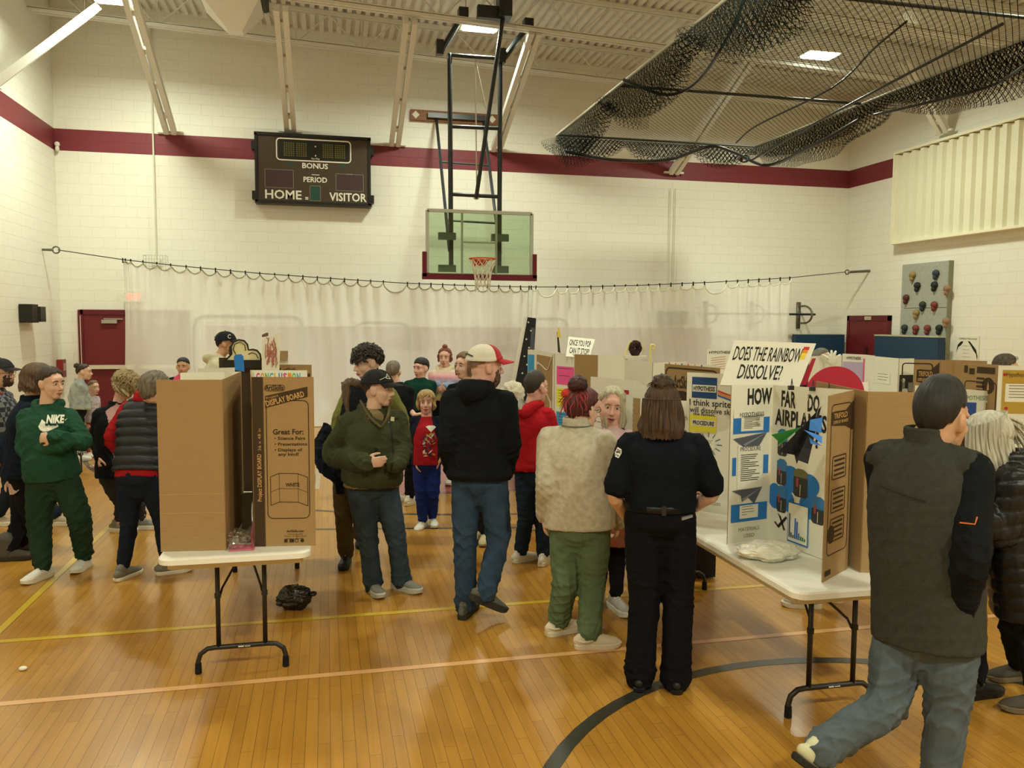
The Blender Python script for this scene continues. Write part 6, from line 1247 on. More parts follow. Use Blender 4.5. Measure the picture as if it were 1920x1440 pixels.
def person(label, feet=None, d=None, ang=0, S=1.0, head=None, hang=None, hpitch=0, hroll=0, neck=None, pelvis=None, sw=0.185, hw=0.085, arms=None, legs=None, sk='light',
           top=None, under=None, pants=None, shoes=None, voxel=0.0085, hh=None, face=None, seed=1, neck_r=0.056, fat=0.0, group='people at the science fair', floor_legs=True, sdrop=0.075, category='person'):
    """feet: {'a':(px,py,toe angle), 'b':...} ground points in the picture (a = picture left, b = picture right). Other joints are picture points plus a depth offset in metres."""
    an = {}; toe = {}
    if feet:
        for k, q in feet.items():
            if len(q) == 3: p = zp(q[0], q[1], 0); t = facing(q[2]); toe[k] = t; an[k] = p-t*0.045*S+Z*0.085*S
    if d is None: d = float(np.mean([depth(p) for p in an.values()]))
    J = lambda q: dp(q[0], q[1], d+(q[2] if len(q) > 2 else 0.0))
    Fv = facing(ang); Rv = np.cross(Fv, Z); sg = -1 if math.cos(math.radians(ang)) >= 0 else 1   # picture-left side in terms of Rv
    nk, pl = J(neck)+Z*0.018*S, J(pelvis); side = {'a': sg, 'b': -sg}
    base = (sum(an.values())/len(an))*V(1, 1, 0) if an else pl*V(1, 1, 0)
    root = empty('person', base, label, category, group)
    up = nrm(nk-pl); sk_m = skin(sk)
    HF = Frame(J(head), ang if hang is None else hang, hpitch, hroll, (hh or 0.235)/0.235)
    sh = {k: nk-up*sdrop*S+Rv*sw*0.88*side[k] for k in 'ab'}; hp = {k: pl-up*0.02*S+Rv*hw*side[k] for k in 'ab'}
    A = {}
    for k in 'ab':
        q = (arms or {}).get(k)
        if q is None: q = dict(el=None)
        el = J(q['el']) if q.get('el') is not None else sh[k]-Z*0.28*S+Rv*side[k]*0.05*S-Fv*0.02
        wr = J(q['wr']) if q.get('wr') is not None else el-Z*0.25*S+Fv*0.05*S
        A[k] = (sh[k], el, wr, q)
    Lg = {}
    for k in 'ab':
        q = (legs or {}).get(k, {})
        a_ = an.get(k)
        if q.get('an') is not None: a_ = J(q['an'])
        if a_ is None: a_ = V(hp[k][0], hp[k][1], 0.085*S)+Rv*side[k]*0.02
        kn = J(q['kn']) if q.get('kn') is not None else (hp[k]*0.5+a_*0.5)+Fv*0.03*S
        Lg[k] = (hp[k], kn, a_); 
        if q.get('toe') is not None: toe[k] = facing(q['toe'])
        toe.setdefault(k, Fv)
    # ---- the body: one continuous surface
    mb = MB(); add_head(mb, HF, nk, neck_r, fat=fat)
    ch = pl+(nk-pl)*0.72; ws = pl+(nk-pl)*0.36
    mb.tube([pl-up*0.06*S, pl+up*0.02*S, ws, ch, nk-up*0.045*S, nk-up*0.0*S], [(0.12*S, 0.085*S), (0.145*S, 0.095*S), (0.12*S, 0.085*S), (0.15*S, 0.095*S), (0.13*S, 0.065*S), (0.055*S, 0.05*S)], hint=Rv, n=18, sub=3)
    for k in 'ab':
        s_, e_, w_, q = A[k]; rr = q.get('skin_r', 1.0)*S
        mb.tube([s_-up*0.01, s_*0.5+e_*0.5, e_, e_*0.5+w_*0.5, w_], [0.046*rr, 0.043*rr, 0.039*rr, 0.036*rr, 0.026*rr], n=12, sub=3)
        mb.tube([nk-up*0.05*S, s_-up*0.01], [0.045*S, 0.046*rr], n=10)
        hd = q.get('hand', 'pocket')
        if hd != 'pocket':
            fd = nrm(w_-e_); dd = facing(hd['dir'][0])*math.cos(math.radians(hd['dir'][1]))+Z*math.sin(math.radians(hd['dir'][1])) if 'dir' in hd else fd
            pn = facing(hd['palm'][0])*math.cos(math.radians(hd['palm'][1]))+Z*math.sin(math.radians(hd['palm'][1])) if 'palm' in hd else -Rv*side[k]
            add_hand(mb, w_+dd*0.01, dd, pn, S*hd.get('s', 1.0), hd.get('curl', 0.45), side=hd.get('side', 1))
        if floor_legs:
            a0, b0_, c0 = Lg[k]; mb.tube([a0, a0*0.5+b0_*0.5, b0_, b0_*0.45+c0*0.55, c0, c0-Z*0.04*S], [0.072*S, 0.062*S, 0.046*S, 0.045*S, 0.030*S, 0.028*S], n=12, sub=2)
            mb.tube([c0-Z*0.045*S-toe[k]*0.03*S, c0-Z*0.045*S+toe[k]*0.06*S], [0.024*S, 0.018*S], n=8)
    v, f, n_ = fuse(mb, min(voxel, 0.0075 if voxel < 0.009 else voxel*0.9), 2); mesh_from('body', v, f, [sk_m], root)
    # ---- trousers
    if pants:
        r = pants.get('r', (0.092, 0.07, 0.06)); bk = pants.get('bulk', 0.0); mb = MB(); hem = pants.get('hem', 0.03)
        pw = pants.get('hipw', (0.165, 0.125)); mb.tube([pl+up*0.10*S, pl+up*0.03*S, pl-up*0.06*S, pl-up*0.12*S], [(pw[0]*0.92*S, pw[1]*0.9*S), (pw[0]*S, pw[1]*S), (pw[0]*1.0*S, pw[1]*0.98*S), (pw[0]*0.7*S, pw[1]*0.7*S)], hint=Rv, n=20, sub=2)
        for k in 'ab':
            a0, b0_, c0 = Lg[k]; c1 = c0+nrm(b0_-c0)*hem*S; e = pants.get('flare', r[2])
            mb.tube([a0+up*0.02, a0*0.5+b0_*0.5, b0_, b0_*0.5+c1*0.5, c1], [(r[0]+bk)*S, (r[0]*0.55+r[1]*0.5+bk)*S, (r[1]+bk)*S, (r[1]*0.45+r[2]*0.55+bk)*S, (e+bk)*S], n=16, sub=4, cap=True)
        v, f, n_ = fuse(mb, voxel, 2); cs = [Lg[k][1] for k in 'ab']+[Lg[k][2] for k in 'ab']+[pl-up*0.1]
        v = wrinkle(v, n_, pants.get('wr', 0.011), seed+7, cs, base=0.3, rad=0.16*S, flow=(0.7, 0.7, 1.0)); ms = pants['m'] if isinstance(pants['m'], list) else [pants['m']]
        pt = pants.get('paint'); mesh_from('trousers', v, f, ms, root, (lambda c: pt((c-pl)@Rv, (c-pl)@Fv, c[:, 2])) if pt else None)
    # ---- upper garment(s)
    def garment(tp, nm, sd):
        bk = tp.get('bulk', 0.02); hemd = tp.get('hem', 0.06); w = tp.get('w', (0.165, 0.155, 0.18, 0.165)); dpt = tp.get('d', (0.12, 0.118, 0.125, 0.085)); mb = MB()
        pts = [pl-up*hemd*S, pl+(nk-pl)*0.15, ws, ch, nk-up*0.055*S, nk+up*0.015*S]
        lean = tp.get('belly', 0.0)
        pts[1] = pts[1]+Fv*lean*0.7; pts[2] = pts[2]+Fv*lean
        rad = [((w[0]+bk)*S, (dpt[0]+bk)*S), ((w[0]+bk)*S, (dpt[0]+bk)*S+lean), ((w[1]+bk)*S, (dpt[1]+bk)*S+lean*0.6), ((w[2]+bk*0.8)*S, (dpt[2]+bk*0.8)*S), ((w[3]*0.86+bk*0.5)*S, (dpt[3]+bk*0.4)*S), ((tp.get('neckw', 0.066))*S, (0.062)*S)]
        mb.tube(pts, rad, hint=Rv, n=24, sub=4, cap=False, sq=2.35)
        if tp.get('rib'): mb.tube([pts[0]+up*0.055*S, pts[0]+up*0.03*S, pts[0]+up*0.004*S], [((w[0]+bk+0.004)*S, (dpt[0]+bk+0.004)*S), ((w[0]+bk+0.012)*S, (dpt[0]+bk+0.010)*S), ((w[0]+bk-0.004)*S, (dpt[0]+bk-0.006)*S)], hint=Rv, n=24, cap=False, sq=2.35)
        sl = tp.get('sleeve', 'long'); cs = [ws, pts[0]]
        for k in 'ab':
            s_, e_, w_, q = A[k]; sr = [(x*0.92+tp.get('sb', bk*(0.35 if sl != 'none' else 0.62)))*S for x in tp.get('sr', (0.064, 0.056, 0.044))]
            s_ = s_*tp.get('capw', 0.72)+(nk-up*0.06*S)*(1-tp.get('capw', 0.72)) if sl == 'none' else s_; mb.tube([nk-up*0.04*S, s_*0.5+nk*0.5-up*0.028*S, s_-up*0.014], [sr[0]*0.72, sr[0]*0.86, sr[0]*0.97], n=14, sub=2)
            if sl == 'long':
                we = w_-nrm(w_-e_)*tp.get('cuff', 0.0)
                mb.tube([s_-up*0.01, s_*0.5+e_*0.5, e_, e_*0.5+we*0.5, we], [sr[0], (sr[0]+sr[1])/2, sr[1], (sr[1]+sr[2])/2, sr[2]], n=14, sub=4)
                if tp.get('rib'): t_ = nrm(w_-e_); mb.tube([we-t_*0.05, we-t_*0.035, we], [sr[2]*1.05, sr[2]*1.18, sr[2]*0.9], n=12)
                cs += [e_, we]
            elif sl == 'short':
                m_ = s_*0.22+e_*0.78 if tp.get('slen') is None else s_*(1-tp['slen'])+e_*tp['slen']; mb.tube([s_-up*0.01, s_*0.5+m_*0.5, m_], [sr[0], sr[0]*0.97, sr[0]*0.98], n=14, sub=3, cap=True)
        if tp.get('hood'):
            hs = tp['hood']; b_ = nk+up*0.005*S
            mb.tube([b_+Fv*0.055*S+Rv*0.06*S-up*0.03*S, b_+Rv*0.085*S-Fv*0.01*S+up*0.012*S, b_+Rv*0.06*S-Fv*0.085*S+up*0.0*S, b_-Fv*0.115*S-up*0.02*S, b_-Rv*0.06*S-Fv*0.085*S+up*0.0*S, b_-Rv*0.085*S-Fv*0.01*S+up*0.012*S, b_+Fv*0.055*S-Rv*0.06*S-up*0.03*S], [0.024*S, 0.032*S, 0.044*hs*S, 0.058*hs*S, 0.044*hs*S, 0.032*S, 0.024*S], n=12, sub=4)
        if tp.get('collar'):
            hc = tp['collar']; b_ = nk-up*0.005*S
            for zz in np.linspace(0, hc, 4): mb.tube([b_+up*zz+(Rv*math.sin(a)*0.074+Fv*math.cos(a)*0.07)*S for a in np.linspace(0.45 if tp.get('open') else 0, 2*math.pi-(0.45 if tp.get('open') else 0), 18)], 0.013*S, n=8)
        v, f, n_ = fuse(mb, voxel, tp.get('sm', 2)); v = wrinkle(v, n_, tp.get('wr', 0.011), seed+sd, cs, base=tp.get('wb', 0.3), rad=0.17*S)
        if tp.get('quilt'):
            ph = v@up; q = np.abs(np.sin(math.pi*ph/tp['quilt'])); v = v+n_*((q**0.5-0.6)*tp.get('qa', 0.014))[:, None]
        pt = tp.get('paint'); ms = tp['m'] if isinstance(tp['m'], list) else [tp['m']]
        def pf(c):
            dv = c-pl; return pt(dv@Rv*(-sg), dv@Fv, (dv@up)/np.linalg.norm(nk-pl), c)
        return mesh_from(nm, v, f, ms, root, pf if pt else None), v, f
    info = dict(root=root, H=HF, nk=nk, pl=pl, Rv=Rv, Fv=Fv, up=up, A=A, L=Lg, an={k: Lg[k][2] for k in 'ab'}, toe=toe, S=S, d=d, sg=sg, J=J)
    if under: info['under'] = garment(under, under.get('name', 'shirt'), 31)[0]
    if top: o_, v, f = garment(top, top.get('name', 'shirt'), 13); info['top'] = o_; info['tv'] = v; info['tf'] = f
    if shoes:
        for k in 'ab':
            if shoes.get('only') and k not in shoes['only']: continue
            shoe(root, Lg[k][2], toe[k], shoes.get('L', 0.28)*S, shoes['m'], shoes.get('sole', M_W), shoes.get('style', 'sneaker'), pitch=shoes.get('pitch', {}).get(k, 0), lace=shoes.get('lace'))
    if face is not None: face_parts(HF, root, sk_m, **face)
    return info
def decal(info, mbuild, name, mats, view=None, parent=None):
    "lay flat artwork onto the garment: each vertex goes back along the view until it meets the cloth"
    bv = BVHTree.FromPolygons([Vector(p) for p in info['tv']], info['tf']); out = []
    dr = nrm(view); 
    for p in mbuild.v:
        h = bv.ray_cast(Vector(np.array(p)-dr*0.6), Vector(dr)); q = np.array(h[0]) if h[0] is not None else np.array(p); out.append(q-dr*0.004)
    return link_mesh(name, out, mbuild.f, mats, parent or info['top'], False, False, mbuild.m)
def dense(mb, L=0.02):
    "split long faces so artwork can follow the cloth"
    bm = bmesh.new(); vs = [bm.verts.new(p) for p in mb.v]
    for f, m in zip(mb.f, mb.m):
        try: q = bm.faces.new([vs[i] for i in f]); q.material_index = m
        except ValueError: pass
    bmesh.ops.triangulate(bm, faces=bm.faces[:])
    for _ in range(4):
        es = [e for e in bm.edges if e.calc_length() > L]
        if not es: break
        bmesh.ops.subdivide_edges(bm, edges=es, cuts=1)
        bmesh.ops.triangulate(bm, faces=[f for f in bm.faces if len(f.verts) > 3])
    bm.verts.index_update(); r = MB(); r.v = [tuple(v.co) for v in bm.verts]; r.f = [tuple(v.index for v in f.verts) for f in bm.faces]; r.m = [f.material_index for f in bm.faces]; bm.free(); return r
# ================================================================== PEOPLE: everyone in the picture
jean = lambda k, c: mat('denim_'+k, c, rough=0.85, spec=0.1, var=0.22, vscale=9, bump=0.3, bscale=260)
M_BLK = cloth('black_cloth', '#15171A', var=0.15); M_BLK2 = cloth('black_trouser', '#17171A'); M_SHW = mat('shoe_white', '#E2E0D6', rough=0.5); M_SHG = mat('shoe_grey', '#7C7C74', rough=0.7); M_SHK = mat('shoe_black', '#1A1A1A', rough=0.5)
# ---- left: teen in the green hoodie, arms crossed
M_GH = cloth('green_fleece', '#264C3A'); M_GP = cloth('green_jogger', '#243A2A')
P = person('person in dark green hoodie with white chest lettering, arms crossed', feet=dict(a=(72, 1088, 195), b=(154, 1068, 178)), ang=172, head=(96, 719), hang=112, hpitch=-4, hh=0.238, neck=(88, 765), pelvis=(98, 892), sw=0.175, sk='light',
    arms=dict(a=dict(el=(48, 845, -0.08), wr=(120, 836, -0.20), hand='pocket'), b=dict(el=(158, 830, -0.06), wr=(100, 818, -0.25), hand=dict(dir=(-80, -8), palm=(20, -10), curl=0.5))),
    legs=dict(a=dict(kn=(74, 985, -0.04)), b=dict(kn=(148, 970, -0.04))), top=dict(m=M_GH, bulk=0.032, hem=0.02, rib=True, hood=1.0, name='hoodie', wr=0.014, belly=0.02, sr=(0.066, 0.060, 0.046)), pants=dict(m=M_GP, r=(0.105, 0.092, 0.07), hem=0.03, hipw=(0.185, 0.14), wr=0.016), shoes=dict(m=M_SHW), face=dict(brow='#4A3828'), seed=3, fat=0.004)
H = P['H']; hm = hairmat('darkbrown', '#3A2C20'); hair_shell(H, P['root'], hm, front=38, side=-6, back=-54, th=0.013, groove=0.002, seed=5, fade=0.4); hair_hang(H, P['root'], hm, az0=110, az1=250, L=0.075, flare=-0.012, el0=-6, th=0.012, seed=6, name='nape_hair')
mb = MB(); rt = -P['Rv']*P['sg']*-1; rr = -np.cross(P['Fv'], Z); J = P['J']; c = J((103, 796, -0.3))
sw_ = [(71, 800), (74, 806), (80, 810), (90, 809), (108, 801), (129, 783), (110, 793), (94, 799), (84, 801), (78, 799), (76, 793), (78, 786)]
mb.add([J((x, y, -0.3)) for x, y in sw_], [tuple(range(len(sw_)))], 0); decal(P, dense(mb), 'chest_swoosh', M_W, view=ray(100, 795))
mb = MB(); text_mb(mb, 'NIKE', J((84, 795, -0.3)), rr, Z, 0.070, width=0.150, bold=0.13, shear=0.25); o_ = decal(P, dense(mb, 0.01), 'letter_outline', M_GH, view=ray(100, 795)); o_.data.transform(Matrix.Translation(-nrm(ray(100, 795))*0.004))
mb = MB(); text_mb(mb, 'NIKE', J((86, 793, -0.3)), rr, Z, 0.060, width=0.135, bold=0.05, shear=0.25); o_ = decal(P, dense(mb, 0.01), 'chest_lettering', M_W, view=ray(100, 795)); o_.data.transform(Matrix.Translation(-nrm(ray(100, 795))*0.010))
mb = MB(); mb.add([J((x, y, -0.4)) for x, y in ((153, 913), (160, 905), (162, 906), (158, 914))], [(0, 1, 2, 3)]); 
# ---- woman with brown hair in navy jacket behind her
M_NV = cloth('navy_fleece', '#161E2C')
P = person('person in navy jacket and grey ankle boots, turned away behind the green hoodie', feet=dict(a=(30, 1050, 75), b=(52, 1036, 70)), ang=62, head=(72, 712), hang=55, hpitch=-8, hh=0.24, neck=(58, 752), pelvis=(42, 885), sw=0.18, arms=dict(a=dict(el=(10, 838, -0.05), wr=(22, 895, -0.1), hand=dict(curl=0.4)), b=dict(el=(70, 840, 0.15), wr=(85, 890, 0.2))),
    legs=dict(a=dict(kn=(38, 975)), b=dict(kn=(56, 965))), top=dict(m=M_NV, bulk=0.032, hem=0.04, collar=0.03, name='jacket', hood=0.0), pants=dict(m=M_BLK2, r=(0.095, 0.072, 0.062)), shoes=dict(m=mat('boot_grey', '#55514A', rough=0.85), sole=mat('boot_sole', '#3A352E', rough=0.8), style='boot', L=0.27), face=dict(), seed=5)
hm = hairmat('brown', '#4E3B28', '#6A523A'); hair_shell(P['H'], P['root'], hm, front=40, side=0, back=-30, th=0.020, seed=3); hair_hang(P['H'], P['root'], hm, az0=45, az1=315, L=0.165, flare=0.03, el0=10, th=0.018, seed=7, curl=0.004)
# ---- bearded man at the left edge
M_PLAID = bpy.data.materials.new('plaid_flannel'); M_PLAID.use_nodes = True; nt = M_PLAID.node_tree; b_ = nt.nodes['Principled BSDF']; b_.inputs['Roughness'].default_value = 0.9
tc = nt.nodes.new('ShaderNodeTexCoord'); ck = nt.nodes.new('ShaderNodeTexChecker'); ck.inputs['Scale'].default_value = 22; ck.inputs['Color1'].default_value = lin('#1E2430'); ck.inputs['Color2'].default_value = lin('#6A6C70'); nt.links.new(tc.outputs['Object'], ck.inputs['Vector']); nt.links.new(ck.outputs[0], b_.inputs['Base Color'])
P = person('bearded person in plaid shirt and brimmed dark cap at the left edge', feet=dict(a=(2, 985, 92), b=(116, 985, 85)), ang=84, head=(4, 700), hang=88, hh=0.24, neck=(-8, 735), pelvis=(14, 862), sw=0.19, arms=dict(a=dict(el=(-20, 800, -0.1), wr=(-8, 850, -0.15)), b=dict(el=(20, 805, 0.15), wr=(40, 840, 0.2))),
    legs=dict(a=dict(kn=(18, 920, 0)), b=dict(kn=(70, 915, 0.05))), top=dict(m=M_PLAID, bulk=0.03, hem=0.0, collar=0.02, name='flannel_shirt'), under=dict(m=cloth('rust_knit', '#9A4A24'), bulk=0.024, hem=0.045, sleeve='none', name='undershirt'), pants=dict(m=jean('navy', '#232C3C'), r=(0.09, 0.072, 0.065)), shoes=dict(m=mat('shoe_cream', '#B8AC94', rough=0.7), lace=M_CRED), face=dict(beard='#3A2A1E', glasses=True), seed=9, voxel=0.01)
hair_shell(P['H'], P['root'], hairmat('darkbrown', '#3A2C20'), front=40, side=0, back=-36, th=0.008, seed=2); cap(P['H'], P['root'], mat('cap_charcoal', '#26262A', rough=0.85), brim=0.085, flat=True, name='brimmed_cap')
# ---- two girls by the left door
M_DEN = mat('denim_jacket_pale', '#B8C0BC', rough=0.85, var=0.35, vscale=12, var2='#8A9698')
P = person('child in pale denim jacket with dark hair bun near the left door', d=11.3, ang=62, S=0.80, head=(158, 698), hang=78, hh=0.215, neck=(149, 714), pelvis=(148, 768), sw=0.14, hw=0.07, arms=dict(a=dict(el=(133, 745), wr=(140, 768), hand=dict(curl=0.4)), b=dict(el=(162, 742), wr=(166, 766))), top=dict(m=M_DEN, bulk=0.03, hem=0.0, collar=0.02, name='denim_jacket'), pants=dict(m=M_BLK2, r=(0.075, 0.06, 0.05)), shoes=dict(m=M_SHW, L=0.26), face=dict(), seed=4, voxel=0.013)
hm = hairmat('darkbrown', '#3A2C20'); hair_shell(P['H'], P['root'], hm, front=40, side=6, back=-30, th=0.008, seed=2); bun(P['H'], P['root'], hm, (0, -0.10, 0.10), 0.045, 3)
P = person('small child in lilac top beside the denim jacket child', d=11.6, ang=110, S=0.62, head=(176, 727), hang=120, hh=0.20, neck=(172, 743), pelvis=(172, 788), sw=0.115, hw=0.06, arms=dict(a=dict(el=(164, 765), wr=(166, 780), hand=dict(curl=0.4)), b=dict(el=(181, 765), wr=(183, 778))), top=dict(m=cloth('lilac_print', '#B8AEB8', var=0.35, vscale=30), bulk=0.03, hem=0.05, name='top'), pants=dict(m=mat('legging_red', '#8A2A30', rough=0.8), r=(0.07, 0.055, 0.05)), shoes=dict(m=M_SHW, L=0.25), face=dict(mouth_open=0.3), seed=6, voxel=0.012)
hair_shell(P['H'], P['root'], hairmat('lightbrown', '#7A5E40'), front=44, side=4, back=-34, th=0.007, seed=2)
r = empty('tinsel_pompom', zp(152, 862, 0), 'silver tinsel pom-pom behind the green hoodie person', 'pom-pom', 'silver tinsel'); rn = random.Random(2); mb = MB(); c = dp(151, 832, 10.4)
for k in range(170):
    a, e = rn.uniform(0, 6.28), rn.uniform(-1.4, 1.4); o = V(math.cos(a)*math.cos(e), math.sin(a)*math.cos(e), math.sin(e)); mb.bar(c+o*0.03, c+o*rn.uniform(0.09, 0.15), 0.012, 0.002, up=(rn.random(), rn.random(), 1))
mb.build('tinsel', mat('tinsel', '#D0D4D0', rough=0.25, metal=0.9), r); MB().tube([c, c*V(1, 1, 0)], 0.012, n=6).build('handle', M_DARKM, r)
mb = MB(); p = zp(183, 878, 0.0)
for k in range(40):
    a = rn.uniform(0, 6.28); q = p+V(rn.uniform(-0.06, 0.06), rn.uniform(-0.05, 0.05), rn.uniform(0.005, 0.06)); mb.bar(q, q+V(math.cos(a), math.sin(a), rn.uniform(-0.2, 0.4))*0.05, 0.014, 0.002)
t = mb.build('tinsel_scrap', mat('tinsel', '#D0D4D0'), None); tag(t, 'small heap of silver tinsel on the floor behind the black jacket person', 'tinsel', 'silver tinsel')
# ---- woman with wavy blond hair, black jacket open over pink top
M_PKT = cloth('pink_knit', '#B48A84')
P = person('person with wavy ash blond hair and open black jacket, looking down', feet=dict(a=(231, 998, 100), b=(276, 992, 85)), ang=140, head=(236, 722), hang=112, hpitch=-28, hh=0.235, neck=(222, 762), pelvis=(222, 890), sw=0.175, arms=dict(a=dict(el=(180, 826, 0.0), wr=(186, 856, -0.12), hand=dict(dir=(150, -60), palm=(60, 0), curl=1.1)), b=dict(el=(262, 822, 0.1), wr=(275, 850, 0.15))),
    legs=dict(a=dict(kn=(226, 945)), b=dict(kn=(260, 945))), top=dict(m=[M_BLK, M_PKT], bulk=0.035, hem=0.02, collar=0.03, open=True, name='jacket', paint=lambda u, f, s, c: ((np.abs(u+0.01) < 0.045+0.05*s) & (f > 0.03) & (s > 0.25))*1), pants=dict(m=cloth('grey_jean', '#33353A'), r=(0.085, 0.06, 0.045)), shoes=dict(m=M_SHG), face=dict(), seed=12, sk='pink')
hm = hairmat('ashblond', '#8A7650', '#B09A70'); hair_shell(P['H'], P['root'], hm, front=30, side=-4, back=-34, th=0.026, curl=0.008, groove=0.004, seed=3); hair_hang(P['H'], P['root'], hm, az0=35, az1=325, L=0.12, flare=0.02, el0=6, th=0.022, curl=0.012, seed=8); locks(P['H'], P['root'], hm, 190, (0, 360), (-10, 70), 0.085, rad=0.006, seed=9, curl=0.016, out=0.5)
# ---- person bending over in a quilted vest
M_RDS = cloth('red_fleece', '#A01E24'); M_QV = mat('vest_nylon', '#22262C', rough=0.5, spec=0.35, bump=0.15, bscale=90)
P = person('person in charcoal quilted vest and red sleeves bending toward the left table', feet=dict(a=(240, 1082, 15), b=(326, 1074, 60)), ang=14, head=(291, 730), hang=25, hpitch=-12, hh=0.235, neck=(278, 752, 0.12), pelvis=(264, 888, 0.0), sw=0.19, hw=0.095, arms=dict(a=dict(el=(211, 820, 0.12), wr=(240, 868, 0.25), hand=dict(curl=0.5)), b=dict(el=(330, 800, 0.2), wr=(350, 830, 0.35))),
    legs=dict(a=dict(kn=(243, 975, -0.02)), b=dict(kn=(302, 970, 0.0))), under=dict(m=M_RDS, bulk=0.026, hem=0.035, collar=0.05, name='sweatshirt', sr=(0.068, 0.062, 0.046)), top=dict(m=M_QV, bulk=0.045, hem=-0.02, sleeve='none', name='quilted_vest', quilt=0.072, qa=0.02, wr=0.004, collar=0.0), pants=dict(m=cloth('navy_trouser', '#1C2230'), r=(0.105, 0.07, 0.052), hipw=(0.19, 0.145)), shoes=dict(m=M_SHG, style='slip'), face=dict(), seed=14)
hair_shell(P['H'], P['root'], hairmat('greybrown', '#5A5042', '#86796A'), front=38, side=-20, back=-66, th=0.022, curl=0.006, seed=4)
P_ = P; mb = MB(); 
for k in range(3): mb.tube([P['nk']+P['up']*(0.0+0.022*k)+(P['Rv']*math.sin(a)*(0.098-0.008*k)+P['Fv']*math.cos(a)*0.085) for a in np.linspace(0, 6.283, 18)], 0.024, n=8)
v, f, n_ = fuse(mb, 0.009, 2); mesh_from('cowl_collar', wrinkle(v, n_, 0.012, 3), f, [M_RDS], P['root'])
# ---- boy in pink tee behind the board, man in white hoodie
P = person('smiling child in pink tee and dark open jacket behind the left board', d=10.4, ang=176, S=0.8, head=(343, 688), hang=172, hh=0.22, neck=(342, 706), pelvis=(341, 772), sw=0.15, hw=0.07, top=dict(m=[M_BLK, cloth('pink_tee', '#D8506C')], bulk=0.02, hem=0.02, name='jacket', paint=lambda u, f, s, c: ((np.abs(u) < 0.085) & (f > 0.0))*1), pants=dict(m=M_BLK2), shoes=dict(m=M_SHK), face=dict(mouth_open=0.7, brow='#2A2018'), sk='tan', seed=3, voxel=0.012, arms={})
P['H'].c += dp(331, 684, 10.4)-dp(343, 688, 10.4) if False else 0
hair_shell(P['H'], P['root'], hairmat('black', '#1E1A18'), front=32, side=6, back=-44, th=0.014, seed=2, fade=0.6)
M_CRM = cloth('cream_fleece', '#CFC8AC')
P = person('person in cream hoodie and black baseball cap standing behind the left boards', d=9.2, ang=78, S=1.0, head=(425, 645), hang=86, hh=0.24, neck=(410, 672), pelvis=(408, 765), sw=0.19, top=dict(m=M_CRM, bulk=0.03, hem=0.03, hood=1.1, name='hoodie', rib=True), pants=dict(m=jean('dark', '#262E3A')), shoes=dict(m=M_SHW), face=dict(beard='#3A2A20'), sk='tan', seed=8, voxel=0.012, arms={})
hair_shell(P['H'], P['root'], hairmat('black', '#1E1A18'), front=40, side=4, back=-34, th=0.006, seed=2); c_ = cap(P['H'], P['root'], mat('cap_navyblack', '#16181F', rough=0.85), brim=0.08)
mb = MB(); F_ = P['H']; mb.tube([F_(0.085+0.0, 0.055+0.016*math.cos(a), 0.085+0.02*math.sin(a)) for a in np.linspace(0.8, 5.5, 10)], 0.004, n=5); mb.build('cap_logo', M_W, c_)
# ---- man with curly hair behind the green jacket
M_OLV = cloth('olive_shirt', '#7A7A44'); M_BRT = cloth('brown_trouser', '#4A3C22')
P = person('person with curly dark hair, sunglasses on top and olive sleeves, behind the green jacket', feet=dict(a=(648, 1062, 178), b=(676, 1022, 170)), d=6.55, ang=200, head=(688, 680), hang=-128, hpitch=-12, hh=0.25, neck=(697, 722), pelvis=(664, 892, 0.05), sw=0.20, hw=0.09, arms=dict(a=dict(el=(634, 790, 0.05), wr=(632, 850, -0.05)), b=dict(el=(755, 790, 0.0), wr=(740, 850, -0.05))), legs=dict(a=dict(kn=(645, 975)), b=dict(kn=(680, 960))),
    under=dict(m=M_OLV, bulk=0.022, hem=0.04, name='shirt'), top=dict(m=M_BLK, bulk=0.035, hem=0.03, sleeve='none', name='vest', collar=0.05), pants=dict(m=M_BRT, r=(0.095, 0.076, 0.068)), shoes=dict(m=M_SHK, sole=M_SHK), face=dict(brow='#2A2018'), seed=21)
hm = hairmat('curlyblack', '#2A221C'); hair_shell(P['H'], P['root'], hm, front=40, side=-4, back=-38, th=0.024, curl=0.010, groove=0.004, seed=3); locks(P['H'], P['root'], hm, 130, (0, 360), (5, 85), 0.05, rad=0.009, curl=0.02, out=1.0, seed=6); g_ = eyeglasses(P['H'], P['root'], dz=0.105, dy=-0.03, name='sunglasses')
mb = MB()
for s in (-1, 1): mb.ell(P['H'](0.031*s, 0.075, 0.115), (0.024, 0.010, 0.018), P['H'].ax(), 12, 7)
mb.build('lenses', mat('lens_dark', '#2A2E34', rough=0.1, spec=0.8), g_, smooth=True)
r = empty('carried_coat', dp(612, 900, 6.3), 'dark navy coat bundled over the arm beside the green jacket', 'coat'); mb = MB(); mb.tube([dp(612, 805, 6.35), dp(603, 850, 6.3), dp(620, 885, 6.28), dp(645, 900, 6.3)], [0.05, 0.075, 0.06, 0.045], n=14, sub=4); mb.tube([dp(640, 880, 6.28), dp(640, 912, 6.28)], [0.055, 0.025], n=10, sub=2); mb.tube([dp(612, 812, 6.35), dp(645, 830, 6.4)], 0.05, n=10); v, f, n_ = fuse(mb, 0.009, 2); mesh_from('cloth', wrinkle(v, n_, 0.016, 5, base=0.9), f, [cloth('coat_navy', '#181E28')], r)
mb = MB()
for k in range(5): mb.tube([dp(630+k*4, 898, 6.27), dp(632+k*3, 925, 6.27)], [0.010, 0.008], n=6)
mb.build('fringe', cloth('coat_navy', '#181E28'), r)
